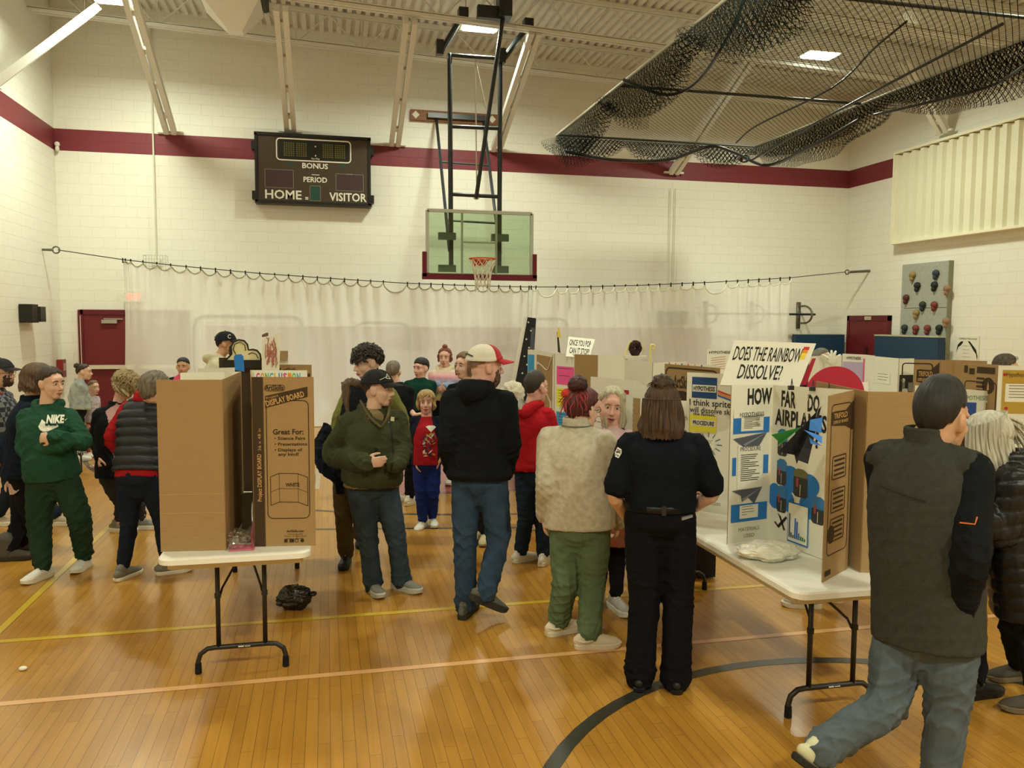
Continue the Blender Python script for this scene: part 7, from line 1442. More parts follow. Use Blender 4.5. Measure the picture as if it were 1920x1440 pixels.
# ---- woman in green work jacket
M_GJ = cloth('green_canvas', '#40432E', var=0.12, vscale=10, bump=0.35); M_TAN = cloth('tan_knit', '#8E7C58', vscale=50, bump=0.5); M_J1 = jean('bootcut', '#36424C')
P = person('person in olive green work jacket and black cap, hands in pockets', feet=dict(a=(703, 1114, 150), b=(762, 1108, 122)), ang=158, head=(710, 730), hang=104, hpitch=-2, hh=0.245, neck=(700, 774), pelvis=(697, 905), sw=0.195, hw=0.09, arms=dict(a=dict(el=(624, 852, -0.02), wr=(683, 868, -0.27), hand=dict(dir=(95, 5), palm=(0, 0), curl=0.4, s=1.0)), b=dict(el=(752, 842, 0.02), wr=(742, 872, -0.20), hand='pocket')),
    legs=dict(a=dict(kn=(690, 1010, -0.03)), b=dict(kn=(742, 1005, -0.03))), under=dict(m=M_TAN, bulk=0.04, hem=0.03, name='shirt', sleeve='none'), top=dict(m=M_GJ, bulk=0.058, hem=-0.015, hood=1.1, name='work_jacket', wr=0.016, wb=0.4, belly=0.02, sr=(0.076, 0.072, 0.056), collar=0.0, rib=False), pants=dict(m=M_J1, r=(0.100, 0.078, 0.062), flare=0.078, hem=-0.01, hipw=(0.18, 0.135)), shoes=dict(m=M_SHG, sole=mat('sole_grey', '#B8B6AC')), face=dict(brow='#5A4636', mouth_open=0.15), sk='light', seed=17, fat=0.006)
H = P['H']; hm = hairmat('darkbrown', '#3A2C20'); hair_shell(H, P['root'], hm, front=40, side=4, back=-36, th=0.007, seed=2); c_ = cap(H, P['root'], mat('cap_black', '#191A1B', rough=0.85), brim=0.082)
mb = MB(); t_ = [H(0.075, 0.085, 0.088), H(0.048, 0.105, 0.083), H(0.066, 0.086, 0.118)]
for a, b_ in ((0, 1), (1, 2), (2, 0)): mb.tube([t_[a], t_[b_]], 0.0022, n=5)
mb.tube([H(0.092, 0.045, 0.075), H(0.070, 0.092, 0.10)], 0.0018, n=4); mb.build('cap_emblem', M_W, c_)
hm2 = hairmat('brown', '#4E3B28', '#6A523A'); mb = MB(); q = [H(0, -0.11, 0.03), dp(652, 718, P['d']+0.02), dp(648, 742, P['d']), dp(652, 772, P['d']-0.02)]; mb.tube(q, [(0.03, 0.03), (0.042, 0.035), (0.04, 0.03), (0.02, 0.015)], n=14, sub=5); v, f, n_ = fuse(mb, 0.007, 1); mesh_from('ponytail', wrinkle(v, n_, 0.012, 4, base=1, wl=0.35, flow=(1, 1, 0.15)), f, [hm2], P['root'])
mb = MB(); J = P['J']; nk = P['nk']
mb.tube([J((733, 790, -0.2)), J((737, 850, -0.27)), J((730, 900, -0.25))], 0.006, n=5, sub=3); z_ = dense(mb); decal(P, z_, 'zipper', mat('zip_dark', '#22261A'), view=ray(730, 850))
for q_ in (((722, 778), (748, 784), (747, 787), (721, 782)), ((703, 840), (708, 842), (706, 872), (701, 870))): mb = MB(); mb.add([J((x, y, -0.3)) for x, y in q_], [(0, 1, 2, 3)]); decal(P, dense(mb), 'pocket_welt', mat('welt_dark', '#22281A', rough=0.9), view=ray(730, 800))
mb = MB(); mb.add([J((x, y, -0.3)) for x, y in ((733, 781), (740, 782), (739, 790), (732, 789))], [(0, 1, 2, 3)]); decal(P, dense(mb), 'chest_label', mat('label_cream', '#D8D0A4'), view=ray(736, 786))
mb = MB(); mb.tube([J((676, 752, -0.02)), J((694, 783, -0.12)), J((713, 800, -0.18))], [0.009, 0.011, 0.009], n=8, sub=3); mb.tube([J((732, 756, -0.06)), J((727, 782, -0.16)), J((716, 800, -0.18))], [0.009, 0.011, 0.009], n=8, sub=3); mb.build('pile_lining', mat('pile_dark', '#655A3E', rough=1.0, bump=0.8, bscale=200), P['top'], smooth=True)
mb = MB(); mb.ell(J((707, 783, -0.085)), (0.05, 0.016, 0.05), (R0, F0, Z)); mb.build('tee_neck', M_TAN, P['root'], smooth=True)
# ---- the group of kids in the middle distance
P = person('person with short hair in black tee seen from behind, left of the dark green sweater', d=8.7, ang=25, S=0.95, head=(738, 697), hang=10, hh=0.225, neck=(744, 722), pelvis=(752, 812), sw=0.17, arms=dict(a=dict(el=(728, 765)), b=dict(el=(764, 765, 0.05), wr=(777, 778, -0.15), hand=dict(dir=(80, 10), palm=(90, -80), curl=0.3))), top=dict(m=M_BLK, bulk=0.02, hem=0.02, sleeve='short', slen=0.6, name='tee_shirt'), pants=dict(m=M_BLK2), shoes=dict(m=M_SHW), face=dict(), seed=3, voxel=0.011)
hair_shell(P['H'], P['root'], hairmat('greybrown', '#4A3E30'), front=38, side=4, back=-50, th=0.009, seed=2, fade=0.8)
P = person('child in dark green sweater and black trousers looking left', d=9.4, ang=178, S=0.86, head=(789, 691), hang=-150, hh=0.225, neck=(788, 712), pelvis=(787, 772), sw=0.16, hw=0.07, arms=dict(a=dict(el=(769, 745, 0.05), wr=(776, 768, 0.1)), b=dict(el=(808, 745, 0.05), wr=(800, 768, 0.1))), top=dict(m=cloth('green_knit', '#12382E'), bulk=0.022, hem=0.0, name='sweater', wr=0.008), pants=dict(m=M_BLK2), shoes=dict(m=M_SHW), face=dict(mouth_open=0.3, brow='#2A2018'), seed=4, voxel=0.011, sk='pink')
hm = hairmat('black', '#1E1A18'); hair_shell(P['H'], P['root'], hm, front=20, side=2, back=-46, th=0.018, seed=3, fade=0.5)
M_RB = bpy.data.materials.new('rainbow_fleece'); M_RB.use_nodes = True; nt = M_RB.node_tree; b_ = nt.nodes['Principled BSDF']; b_.inputs['Roughness'].default_value = 0.95; tc = nt.nodes.new('ShaderNodeTexCoord'); sp = nt.nodes.new('ShaderNodeSeparateXYZ'); nt.links.new(tc.outputs['Object'], sp.inputs[0]); mr = nt.nodes.new('ShaderNodeMapRange'); mr.inputs[1].default_value = 0.80; mr.inputs[2].default_value = 1.42; nt.links.new(sp.outputs[2], mr.inputs[0]); cr = nt.nodes.new('ShaderNodeValToRGB'); nt.links.new(mr.outputs[0], cr.inputs[0]); e_ = cr.color_ramp.elements; e_[0].position = 0.0; e_[0].color = lin('#C8BCC0'); e_[1].position = 1.0; e_[1].color = lin('#D8D0A8')
for p_, c_ in ((0.25, '#B8A0A8'), (0.42, '#D4C880'), (0.55, '#7AA8AC'), (0.68, '#7C9CC0'), (0.82, '#D89AA0'), (0.92, '#DCC4B0')): q = e_.new(p_); q.color = lin(c_)
nt.links.new(cr.outputs[0], b_.inputs['Base Color'])
P = person('child in pastel rainbow hoodie with red bun, hands clasped', d=9.8, ang=184, S=0.92, head=(834, 671), hang=-176, hh=0.23, neck=(833, 694), pelvis=(830, 752), sw=0.155, hw=0.07, arms=dict(a=dict(el=(814, 727, 0.0), wr=(822, 722, -0.22), hand=dict(dir=(110, -20), palm=(0, 0), curl=0.7)), b=dict(el=(856, 727, 0.0), wr=(836, 724, -0.22), hand=dict(dir=(-110, -20), palm=(0, 0), curl=0.7))), top=dict(m=M_RB, bulk=0.028, hem=0.0, hood=1.2, name='hoodie'), pants=dict(m=M_BLK2), shoes=dict(m=M_SHW), face=dict(brow='#6A4434'), seed=5, voxel=0.011, sk='pink')
hm = hairmat('auburn', '#6A3A28', '#8A4E34'); hair_shell(P['H'], P['root'], hm, front=42, side=2, back=-30, th=0.010, seed=2); hair_hang(P['H'], P['root'], hm, az0=62, az1=298, L=0.10, flare=0.0, el0=4, th=0.01, seed=3); bun(P['H'], P['root'], hm, (0, -0.01, 0.14), 0.032, 5)
# ---- blond boy in red tee
M_RT = cloth('red_tee', '#A8202A'); M_NVT = cloth('navy_raglan', '#1A1F2E')
P = person('blond child in red tee with navy sleeves and blue trousers, hands in pockets', feet=dict(a=(789, 994, 198), b=(812, 986, 165)), ang=184, S=0.78, head=(799, 755), hang=176, hpitch=4, hh=0.222, neck=(800, 785), pelvis=(800, 868), sw=0.135, hw=0.065, sdrop=0.03, arms=dict(a=dict(el=(774, 833, 0.03), wr=(780, 868, -0.06), skin_r=0.95, hand=dict(curl=0.6, dir=(60, -70))), b=dict(el=(831, 833, 0.03), wr=(823, 866, -0.06), skin_r=0.95, hand=dict(curl=0.6, dir=(-60, -70)))), legs=dict(a=dict(kn=(789, 925, -0.03), an=(793, 979, -0.0)), b=dict(kn=(812, 925, -0.03))),
    top=dict(m=[M_RT, M_NVT], bulk=0.022, hem=0.02, sleeve='short', slen=0.72, name='tee_shirt', sr=(0.062, 0.058, 0.05), wr=0.007, paint=lambda u, f, s, c: (np.abs(u) > 0.115-0.065*np.clip((s-0.55)/0.45, 0, 1))*1), pants=dict(m=cloth('blue_sweatpant', '#1E2E72'), r=(0.092, 0.075, 0.058), hipw=(0.165, 0.13), bulk=0.004), shoes=dict(m=M_SHW, L=0.29), face=dict(brow='#8A6A44', mouth_open=0.5), sk='pink', seed=19, voxel=0.0075)
H = P['H']; hm = hairmat('blond', '#9A7C4A', '#C4A468'); hair_shell(H, P['root'], hm, front=24, side=-6, back=-36, th=0.016, groove=0.004, seed=3); hair_hang(H, P['root'], hm, az0=62, az1=298, L=0.115, flare=0.005, el0=0, th=0.016, seed=4); locks(H, P['root'], hm, 30, (-50, 50), (25, 60), 0.06, rad=0.006, seed=5, out=0.2)
J = P['J']; mb = MB(); rn = random.Random(9)
mb.add([J((x, y, -0.3)) for x, y in ((798, 799), (804, 797), (814, 797), (818, 800), (808, 810))], [(0, 1, 2, 3, 4)], 0)
for k in range(26):
    x, y = rn.uniform(794, 816), rn.uniform(812, 858); a = rn.uniform(0, 6.28); L = rn.uniform(3, 7); w = rn.uniform(1, 3); dx, dy = math.cos(a), math.sin(a)
    mb.add([J((x-dx*L, y-dy*L, -0.3)), J((x-dy*w, y+dx*w, -0.3)), J((x+dx*L, y+dy*L, -0.3)), J((x+dy*w, y-dx*w, -0.3))], [(0, 1, 2, 3)], k % 4)
decal(P, dense(mb, 0.015), 'chest_print', [M_W, mat('print_navy', '#2A2F48'), mat('print_grey2', '#7A7C88'), mat('print_yellow', '#C8A848')], view=ray(805, 830))
# ---- two partly hidden people beyond the capped man
P = person('person with light brown hair behind the white and red cap', feet=dict(a=(892, 1012, 190), b=(908, 1020, 185)), ang=190, S=0.9, head=(872, 686), hang=-140, hh=0.23, neck=(876, 718), pelvis=(888, 858), sw=0.16, top=dict(m=M_BLK, bulk=0.02, name='shirt'), pants=dict(m=M_BLK2), shoes=dict(m=mat('boot_beige', '#B8A884', rough=0.8), style='boot', sole=mat('sole_tan', '#8A7A5C')), face=dict(), seed=2, voxel=0.011, arms={})
hm = hairmat('lightbrown', '#7A5E40'); hair_shell(P['H'], P['root'], hm, front=34, side=-4, back=-36, th=0.014, seed=3); hair_hang(P['H'], P['root'], hm, az0=60, az1=300, L=0.14, flare=0.01, el0=4, th=0.012, seed=3)
M_FUR = mat('cream_fur', '#CFC6B0', rough=0.95, bump=1.0, bscale=60)
P = person('small child with fluffy cream hood, red trousers and pink shoes', feet=dict(a=(996, 990, 150), b=(1010, 994, 140)), ang=20, S=0.78, head=(963, 740), hang=30, hh=0.215, neck=(966, 765), pelvis=(985, 872), sw=0.13, hw=0.06, top=dict(m=M_FUR, bulk=0.03, name='fur_jacket'), pants=dict(m=cloth('red_trouser', '#A02838'), r=(0.08, 0.065, 0.055)), shoes=dict(m=mat('shoe_pink', '#C89A98', rough=0.6), L=0.29), face=dict(), seed=2, voxel=0.011, arms={})
mb = MB(); crumple(mb, P['H'](0, -0.02, 0.01), (0.115, 0.12, 0.125), 4, amp=0.2, nu=48, nv=30, freq=6); mb.build('fluffy_hood', M_FUR, P['root'], smooth=True)
# ---- man in black hoodie with the white and red cap
M_J2 = jean('mid', '#34465C')
P = person('person in black hoodie, jeans and white and red cap walking away', feet=dict(a=(877, 1150, 15)), d=5.42, ang=18, head=(911, 688), hang=68, hpitch=-2, hh=0.25, neck=(897, 733), pelvis=(899, 893), sw=0.215, hw=0.095, neck_r=0.066, arms=dict(a=dict(el=(842, 836, -0.02), wr=(850, 882, 0.20)), b=dict(el=(955, 836, -0.04), wr=(945, 888, 0.16))), legs=dict(a=dict(kn=(872, 1015, 0.0)), b=dict(kn=(934, 1012, -0.02), an=(912, 1108, -0.12), toe=62)),
    top=dict(m=M_BLK, bulk=0.042, hem=0.02, hood=1.55, rib=True, name='hoodie', sr=(0.076, 0.070, 0.054), belly=0.0, w=(0.175, 0.17, 0.20, 0.18)), pants=dict(m=M_J2, r=(0.102, 0.082, 0.072), hem=-0.015, hipw=(0.185, 0.14), wr=0.016), shoes=dict(m=mat('trail_shoe', '#5E5E54', rough=0.75, var=0.4, vscale=40), sole=mat('trail_sole', '#2E2C28'), pitch=dict(b=28), L=0.30), face=dict(beard='#5A4030'), sk='pink', seed=23, fat=0.008)
H = P['H']; hair_shell(H, P['root'], hairmat('stubble', '#8A6C58'), front=40, side=6, back=-20, th=0.0015, groove=0.001, seed=2); c_ = cap(H, P['root'], mat('cap_mesh_white', '#D8D4C4', rough=0.8), brim_m=mat('cap_red', '#B02430', rough=0.7), front_m=mat('cap_red', '#B02430'), brim=0.085, r=1.15)
# ---- boy in red hoodie
M_RH = cloth('red_hoodie', '#B01E28'); M_J3 = jean('darkblue', '#222E40')
P = person('child with short dark hair in red hoodie with grey hood lining', feet=dict(a=(984, 1052, 55), b=(1022, 1056, 20)), ang=28, S=0.92, head=(1006, 727), hang=48, hh=0.235, neck=(996, 762), pelvis=(1000, 882), sw=0.165, hw=0.08, arms=dict(a=dict(el=(964, 835, 0.0), wr=(972, 885, 0.1), hand=dict(curl=0.5)), b=dict(el=(1040, 835, 0.0), wr=(1036, 890, 0.1), hand=dict(curl=0.5))), legs=dict(a=dict(kn=(986, 968)), b=dict(kn=(1018, 968))),
    top=dict(m=M_RH, bulk=0.032, hem=0.0, rib=True, name='hoodie', sr=(0.068, 0.062, 0.05)), pants=dict(m=M_J3, r=(0.095, 0.075, 0.068)), shoes=dict(m=M_SHW), face=dict(brow='#2A2018'), sk='pink', seed=27)
hair_shell(P['H'], P['root'], hairmat('darkshort', '#2A221C', '#3E342A'), front=36, side=8, back=-48, th=0.015, groove=0.0015, seed=2, tall=0.014, fade=0.92); J = P['J']
mb = MB(); nk, Rv_, Fv_, u_ = P['nk'], P['Rv'], P['Fv'], P['up']; mb.tube([nk+Fv_*0.05+Rv_*0.07-u_*0.02, nk+Rv_*0.09+u_*0.01, nk+Rv_*0.06-Fv_*0.08-u_*0.0, nk-Fv_*0.115-u_*0.05, nk-Rv_*0.07-Fv_*0.085, nk-Rv_*0.095+u_*0.015, nk+Fv_*0.05-Rv_*0.075-u_*0.02], [0.018, 0.03, 0.042, 0.06, 0.046, 0.032, 0.018], n=12, sub=4); v, f, n_ = fuse(mb, 0.008, 2); sgn = P['sg']
mesh_from('hood', wrinkle(v, n_, 0.008, 3), f, [M_RH, cloth('grey_lining', '#9A988C')], P['top'], paint=lambda c: (((c-nk)@Rv_ < 0.0) & ((c-nk)@u_ > -0.035))*1)
# ---- woman with red hair, oatmeal sweater, green trousers
M_OAT = cloth('oatmeal_fleece', '#BDB5A2', vscale=30, var=0.14); M_GRT = cloth('sage_trouser', '#5E7054'); M_CROC = mat('clog_cream', '#D8CBB4', rough=0.5)
P = person('person with red hair bun in oatmeal fleece, sage green trousers and cream clogs', feet=dict(a=(1058, 1186, 60), b=(1118, 1214, 82)), ang=24, head=(1094, 768), hang=52, hpitch=-4, hh=0.238, neck=(1080, 806), pelvis=(1087, 985), sw=0.20, hw=0.09, arms=dict(a=dict(el=(1027, 905, -0.04), wr=(1022, 965, 0.10), hand=dict(dir=(20, -75), curl=0.6)), b=dict(el=(1156, 915, -0.04), wr=(1158, 978, 0.14), hand=dict(curl=0.6, dir=(0, -70)))), legs=dict(a=dict(kn=(1060, 1092)), b=dict(kn=(1110, 1095))),
    top=dict(m=M_OAT, bulk=0.040, hem=0.015, collar=0.055, name='fleece_pullover', wr=0.007, sr=(0.078, 0.070, 0.052), w=(0.185, 0.175, 0.195, 0.175)), pants=dict(m=M_GRT, r=(0.108, 0.084, 0.074), hem=0.02, hipw=(0.185, 0.145), wr=0.015), shoes=dict(m=M_CROC, sole=M_CROC, style='clog', L=0.29), face=dict(), sk='light', seed=29)
H = P['H']; hm = hairmat('redbrown', '#3E1E1A', '#6A2626'); hair_shell(H, P['root'], hm, front=40, side=-8, back=-42, th=0.020, groove=0.004, seed=3); bun(H, P['root'], hairmat('darkred', '#2E1A18', '#4A2020'), (0.01, -0.07, 0.155), 0.058, 3); locks(H, P['root'], hairmat('brightred', '#8A2430', '#B03A40'), 34, (120, 260), (20, 75), 0.12, rad=0.0045, seed=6, out=0.15)
hair_hang(H, P['root'], hm, az0=90, az1=270, L=0.06, flare=-0.015, el0=-12, th=0.014, seed=5, name='nape_hair')
mb = MB(); crumple(mb, H(-0.045, -0.085, 0.095), (0.05, 0.035, 0.03), 5, amp=0.35); crumple(mb, H(-0.05, -0.07, 0.145), (0.022, 0.02, 0.028), 6, amp=0.3); mb.build('hair_tie', cloth('coral_scrunchie', '#C84438'), P['root'], smooth=True); eyeglasses(H, P['root'])
for k, (z_, mm) in enumerate(((0.004, mat('grey_trim', '#6E6E62')),)): MB().tube([P['nk']+P['up']*0.012+(P['Rv']*math.sin(a)*0.092+P['Fv']*math.cos(a)*0.088) for a in np.linspace(0.4, 5.9, 20)], 0.004, n=5).build('collar_trim', mm, P['top'])
# ---- white haired woman facing the camera
M_PINKT = cloth('pale_pink', '#CDB0B4'); M_PAT = mat('patterned_skirt', '#7A5A3A', rough=0.9, var=0.5, vscale=30, var2='#A8402C')
P = person('person with grey blond bob facing the camera in pale pink top and black jacket', feet=dict(a=(1122, 1132, 195), b=(1160, 1147, 160)), ang=196, head=(1147, 762), hang=184, hpitch=-4, hroll=6, hh=0.252, neck=(1150, 808), pelvis=(1150, 965), sw=0.19, hw=0.09, neck_r=0.064, fat=0.018, arms=dict(a=dict(el=(1100, 900)), b=dict(el=(1205, 900), wr=(1190, 960, -0.15))), legs=dict(a=dict(kn=(1128, 1040)), b=dict(kn=(1158, 1045))),
    under=dict(m=[M_PINKT, M_PAT], bulk=0.042, hem=0.20, name='tunic', sleeve='none', neckw=0.05, paint=lambda u, f, s, c: (s < -0.05)*1), top=dict(m=[M_BLK, M_PINKT], bulk=0.050, hem=0.04, name='jacket', neckw=0.055, paint=lambda u, f, s, c: ((u < 0.105) & (u > -0.12) & (f > 0.0))*1), pants=dict(m=M_BLK2, r=(0.085, 0.062, 0.048)), shoes=dict(m=mat('runner_grey', '#B4B0A8', rough=0.7), sole=M_W, L=0.29), face=dict(brow='#8A7660', mouth_open=0.75, lip='#A86A60'), sk='pink', seed=31, voxel=0.0075)
H = P['H']; hm = hairmat('greyblond', '#A49A7C', '#CFC8AC'); hair_shell(H, P['root'], hm, front=44, side=-8, back=-36, th=0.014, groove=0.003, seed=3, fade=0.3); hair_hang(H, P['root'], hm, az0=34, az1=326, L=0.245, flare=0.018, el0=46, th=0.016, seed=4, ragged=0.1); mb = MB(); crumple(mb, H(0, -0.02, -0.125), (0.06, 0.05, 0.03), 2, amp=0.05, nu=20, nv=12); mb.build('chin_fold', skin('pink'), P['root'], smooth=True)
# ---- officer seen from behind
M_UN = cloth('uniform_navy', '#12151C', var=0.1); M_UNP = cloth('uniform_trouser', '#121216', var=0.1)
P = person('officer in black short sleeved uniform seen from behind, long brown hair', feet=dict(a=(1200, 1280, 12), b=(1266, 1284, 8)), ang=4, head=(1241, 762), hang=8, hpitch=-2, hh=0.235, neck=(1243, 812), pelvis=(1238, 965), sw=0.195, hw=0.09, arms=dict(a=dict(el=(1152, 925, -0.02), wr=(1172, 968, 0.17), skin_r=1.05, hand=dict(dir=(60, -25), palm=(90, 0), curl=0.7)), b=dict(el=(1338, 922, -0.02), wr=(1293, 958, 0.14), skin_r=1.05, hand=dict(dir=(-50, -30), palm=(-60, 0), curl=0.7))), legs=dict(a=dict(kn=(1208, 1115, 0.0)), b=dict(kn=(1272, 1112, 0.0))),
    top=dict(m=M_UN, bulk=0.034, hem=-0.03, sleeve='short', slen=0.86, collar=0.03, name='uniform_shirt', wr=0.010, sr=(0.070, 0.072, 0.05), w=(0.16, 0.155, 0.19, 0.175)), pants=dict(m=M_UNP, r=(0.104, 0.088, 0.078), flare=0.088, hem=-0.025, hipw=(0.185, 0.145), wr=0.013), shoes=dict(m=mat('boot_black', '#222220', rough=0.45), sole=M_SHK, style='slip'), face=dict(), sk='light', seed=37, voxel=0.0075)
H = P['H']; hm = hairmat('chestnut', '#33241A', '#5A4028'); hair_shell(H, P['root'], hm, front=40, side=-10, back=-40, th=0.016, groove=0.003, seed=3); hair_hang(H, P['root'], hm, az0=80, az1=280, L=0.215, flare=0.035, el0=4, th=0.018, seed=4, groove=0.004, ragged=0.08); bun(H, P['root'], hairmat('topbun', '#2A1E16', '#4A3622'), (0, -0.045, 0.125), 0.056, 7, amp=0.5); locks(H, P['root'], hairmat('topbun', '#2A1E16'), 30, (0, 360), (60, 88), 0.05, rad=0.004, seed=3, out=1.2)
MB().tube([H(0.099*math.sin(a), -0.012+0.121*math.cos(a), 0.045) for a in np.linspace(math.pi*0.5, math.pi*1.5, 16)], 0.002, n=5).build('parting_band', hairmat('parting', '#5A4A3A'), P['root'])
pl, up_, Rv_, Fv_, J = P['pl'], P['up'], P['Rv'], P['Fv'], P['J']
bl = MB(); bl.tube([pl+up_*0.055+(Rv_*math.sin(a)*0.192+Fv_*math.cos(a)*0.150) for a in np.linspace(0, 6.283, 36)], [(0.022, 0.008)]*36, hint=Z, n=8); bl = bl.build('belt', mat('belt_black', '#0E0E0E', rough=0.35), P['root'], smooth=True)
mb = MB(); mb.box(pl+up_*0.056-Fv_*0.156, (0.022, 0.012, 0.05), (Rv_, Fv_, Z)); mb.build('belt_keeper', mat('keeper', '#2A2A2A', rough=0.3), bl)
MB().prism([J((x, y, -0.26)) for x, y in ((1279, 971), (1299, 966), (1299, 970), (1279, 976))][::-1], F0*0.02).build('pocket_tool', mat('tool_grey', '#8A8C90', metal=0.6, rough=0.3), P['root'])
mb = MB()
for k, (w_, m_) in enumerate(((1.0, 0), (0.78, 1))):
    mb.add([J((1158+(x-1158)*w_, 849+(y-849)*w_, -0.4-0.01*k)) for x, y in ((1153, 857), (1152, 848), (1158, 837), (1166, 842), (1166, 850), (1160, 860))], [(0, 1, 2, 3, 4, 5)], m_)
decal(P, dense(mb, 0.012), 'shoulder_patch', [M_W, mat('patch_dark', '#22262E')], view=ray(1158, 849))
# ---- right edge: white haired woman in a long black puffer coat, and a brown haired person
M_PUF = mat('puffer_black', '#16171A', rough=0.38, spec=0.4, bump=0.2, bscale=60)
P = person('person with long white hair leaning in, wearing a long black quilted coat', feet=dict(a=(1893, 1276, -95), b=(1926, 1335, -85)), d=4.25, ang=-72, head=(1852, 822, -0.02), hang=-82, hpitch=-22, hh=0.24, neck=(1880, 868), pelvis=(1914, 1068), sw=0.19, hw=0.09, arms=dict(a=dict(el=(1880, 1000, -0.12), wr=(1836, 960, -0.16)), b=dict(el=(1960, 1000, 0.1), wr=(1935, 1050, 0.15))), legs=dict(a=dict(kn=(1896, 1170)), b=dict(kn=(1924, 1190))),
    top=dict(m=M_PUF, bulk=0.045, hem=0.22, name='quilted_coat', quilt=0.075, qa=0.011, wr=0.009, sr=(0.080, 0.074, 0.058), collar=0.0, hood=1.2), pants=dict(m=M_BLK2, r=(0.08, 0.062, 0.05)), shoes=dict(m=mat('boot_taupe', '#4A443A', rough=0.85), sole=mat('sole_taupe', '#6A5F4C'), style='boot', L=0.27), face=dict(), sk='pale', seed=41)
H = P['H']; hm = hairmat('silver', '#B0AA98', '#D8D4C4'); hair_shell(H, P['root'], hm, front=36, side=-12, back=-40, th=0.020, groove=0.003, seed=3)
hair_hang(H, P['root'], hm, az0=22, az1=338, L=0.30, flare=0.015, el0=40, th=0.022, seed=4, groove=0.005, ragged=0.2, puff=0.019, shift=R0*0.06); locks(H, P['root'], hm, 70, (110, 190), (0, 60), 0.22, rad=0.005, seed=8, out=0.12, down=nrm(R0*0.28-Z*0.95))
P = person('person with long brown hair mostly hidden behind the grey vest', feet=dict(a=(1822, 1298, 80), b=(1842, 1306, 72)), ang=-110, S=0.92, head=(1806, 832, 0.0), hang=80, hh=0.23, neck=(1786, 880), pelvis=(1782, 1040), sw=0.17, top=dict(m=M_BLK, bulk=0.03, hem=0.05, name='jacket'), pants=dict(m=M_BLK2, r=(0.08, 0.065, 0.055)), shoes=dict(m=M_SHK, sole=M_SHK), face=dict(), seed=43, arms={}, legs=dict(a=dict(kn=(1812, 1160)), b=dict(kn=(1826, 1170))))
hm = hairmat('brown2', '#4A3020', '#5E4028'); hair_shell(P['H'], P['root'], hm, front=38, side=-6, back=-38, th=0.016, seed=3); hair_hang(P['H'], P['root'], hm, az0=60, az1=300, L=0.26, flare=0.02, el0=8, th=0.018, seed=4)
# ---- man in the grey fleece vest walking past
M_VST = cloth('grey_fleece', '#3A3A34', var=0.12, vscale=40); M_J4 = jean('greyblue', '#555F66')
P = person('person in grey fleece vest over black sleeves walking right, near the right table', feet=None, d=3.30, ang=50, S=1.0, head=(1766, 786), hang=62, hpitch=-6, hh=0.268, neck=(1736, 838), pelvis=(1738, 1165), sw=0.205, hw=0.095, neck_r=0.068, arms=dict(a=dict(el=(1668, 1000, 0.22), wr=(1700, 1100, 0.30)), b=dict(el=(1820, 1040, -0.24), wr=(1800, 1150, -0.14))), legs=dict(a=dict(kn=(1662, 1318, 0.0), an=(1538, 1408, -0.02), toe=72), b=dict(kn=(1775, 1335, -0.05), an=(1758, 1480, -0.02), toe=70)),
    under=dict(m=M_BLK, bulk=0.030, hem=0.0, name='shirt', collar=0.0, sb=0.002, sr=(0.080, 0.076, 0.060)), top=dict(m=M_VST, bulk=0.045, hem=0.085, sleeve='none', collar=0.06, capw=0.92, name='fleece_vest', wr=0.010, w=(0.168, 0.172, 0.188, 0.165), d=(0.125, 0.135, 0.135, 0.10)), pants=dict(m=M_J4, r=(0.108, 0.085, 0.074), hem=0.0, hipw=(0.19, 0.15), wr=0.018), face=dict(brow='#1E1814'), sk='tan', seed=47, voxel=0.008, fat=0.006)
mb = MB(); mb.tube([P['J']((x, y, -0.4)) for x, y in ((1645, 909), (1670, 919), (1705, 932), (1740, 943))], 0.003, n=5, sub=4); decal(P, dense(mb, 0.01), 'yoke_seam', mat('seam_dark', '#2A2A26', rough=1.0), view=ray(1680, 920))
H = P['H']; hair_shell(H, P['root'], hairmat('black2', '#141312', '#24211E'), front=38, side=6, back=-52, th=0.017, groove=0.0015, seed=3, tall=0.026, fade=0.92)
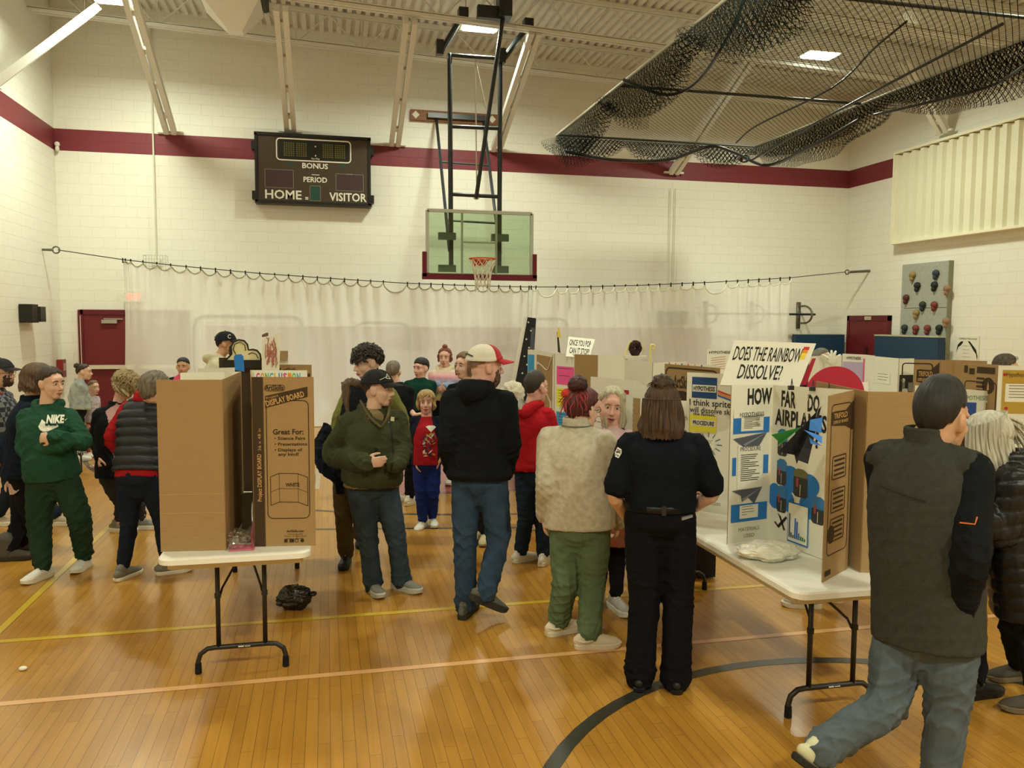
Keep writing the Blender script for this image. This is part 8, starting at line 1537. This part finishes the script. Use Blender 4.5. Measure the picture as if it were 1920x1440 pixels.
M_SND = mat('sandal_dark', '#26241F', rough=0.7); M_SNL = mat('sandal_pale', '#C8C4A0', rough=0.7)
for k, pt_ in (('a', 38), ('b', 0)):
    o = shoe(P['root'], P['an'][k], P['toe'][k], 0.30, M_SNL, M_SND, 'slip', pitch=pt_)
mb = MB(); mb.tube([P['J']((1800, 980, -0.31)), P['J']((1828, 983, -0.31)), P['J']((1832, 970, -0.30))], 0.0028, n=5); mb.build('sleeve_mark', mat('mark_orange', '#C86A34'), P['under'])
# ---- heads and feet showing behind boards
P = person('person with sunglasses pushed up on brown hair behind the mustard card board', d=7.6, ang=70, head=(1886, 690), hang=78, hh=0.24, neck=(1880, 722), pelvis=(1880, 832), top=dict(m=M_BLK, bulk=0.02), pants=dict(m=M_BLK2), shoes=dict(m=M_SHK), face=dict(), seed=3, voxel=0.012, arms={})
hair_shell(P['H'], P['root'], hairmat('camo', '#4A4238', '#6A6054'), front=36, side=0, back=-36, th=0.014, seed=3); eyeglasses(P['H'], P['root'], dz=0.085, dy=-0.02, name='sunglasses')
P = person('person hidden behind the boards with only grey shoes showing under the table', feet=dict(a=(1505, 1138, -82), b=(1545, 1126, -75)), ang=-80, S=0.9, head=(1560, 735), hang=-80, hh=0.23, neck=(1562, 770), pelvis=(1560, 905), top=dict(m=cloth('grey_sweat', '#6A6A66'), bulk=0.02), pants=dict(m=jean('dark', '#262E3A')), shoes=dict(m=mat('shoe_lightgrey', '#A8A498', rough=0.8), sole=M_W, L=0.30), face=dict(), seed=3, voxel=0.012, arms={})
hair_shell(P['H'], P['root'], hairmat('greybrown', '#4A3E30'), front=38, side=4, back=-38, th=0.007, seed=2)
P = person('person whose grey haired head top shows in front of the left blue mat', d=10.3, ang=176, head=(1541, 672), hang=150, hh=0.235, neck=(1541, 702), pelvis=(1541, 792), top=dict(m=M_BLK, bulk=0.02), pants=dict(m=M_BLK2), shoes=dict(m=M_SHK), face=dict(), seed=3, voxel=0.012, arms={})
hair_shell(P['H'], P['root'], hairmat('grey', '#6E6E68', '#96968E'), front=34, side=-4, back=-38, th=0.014, seed=3)
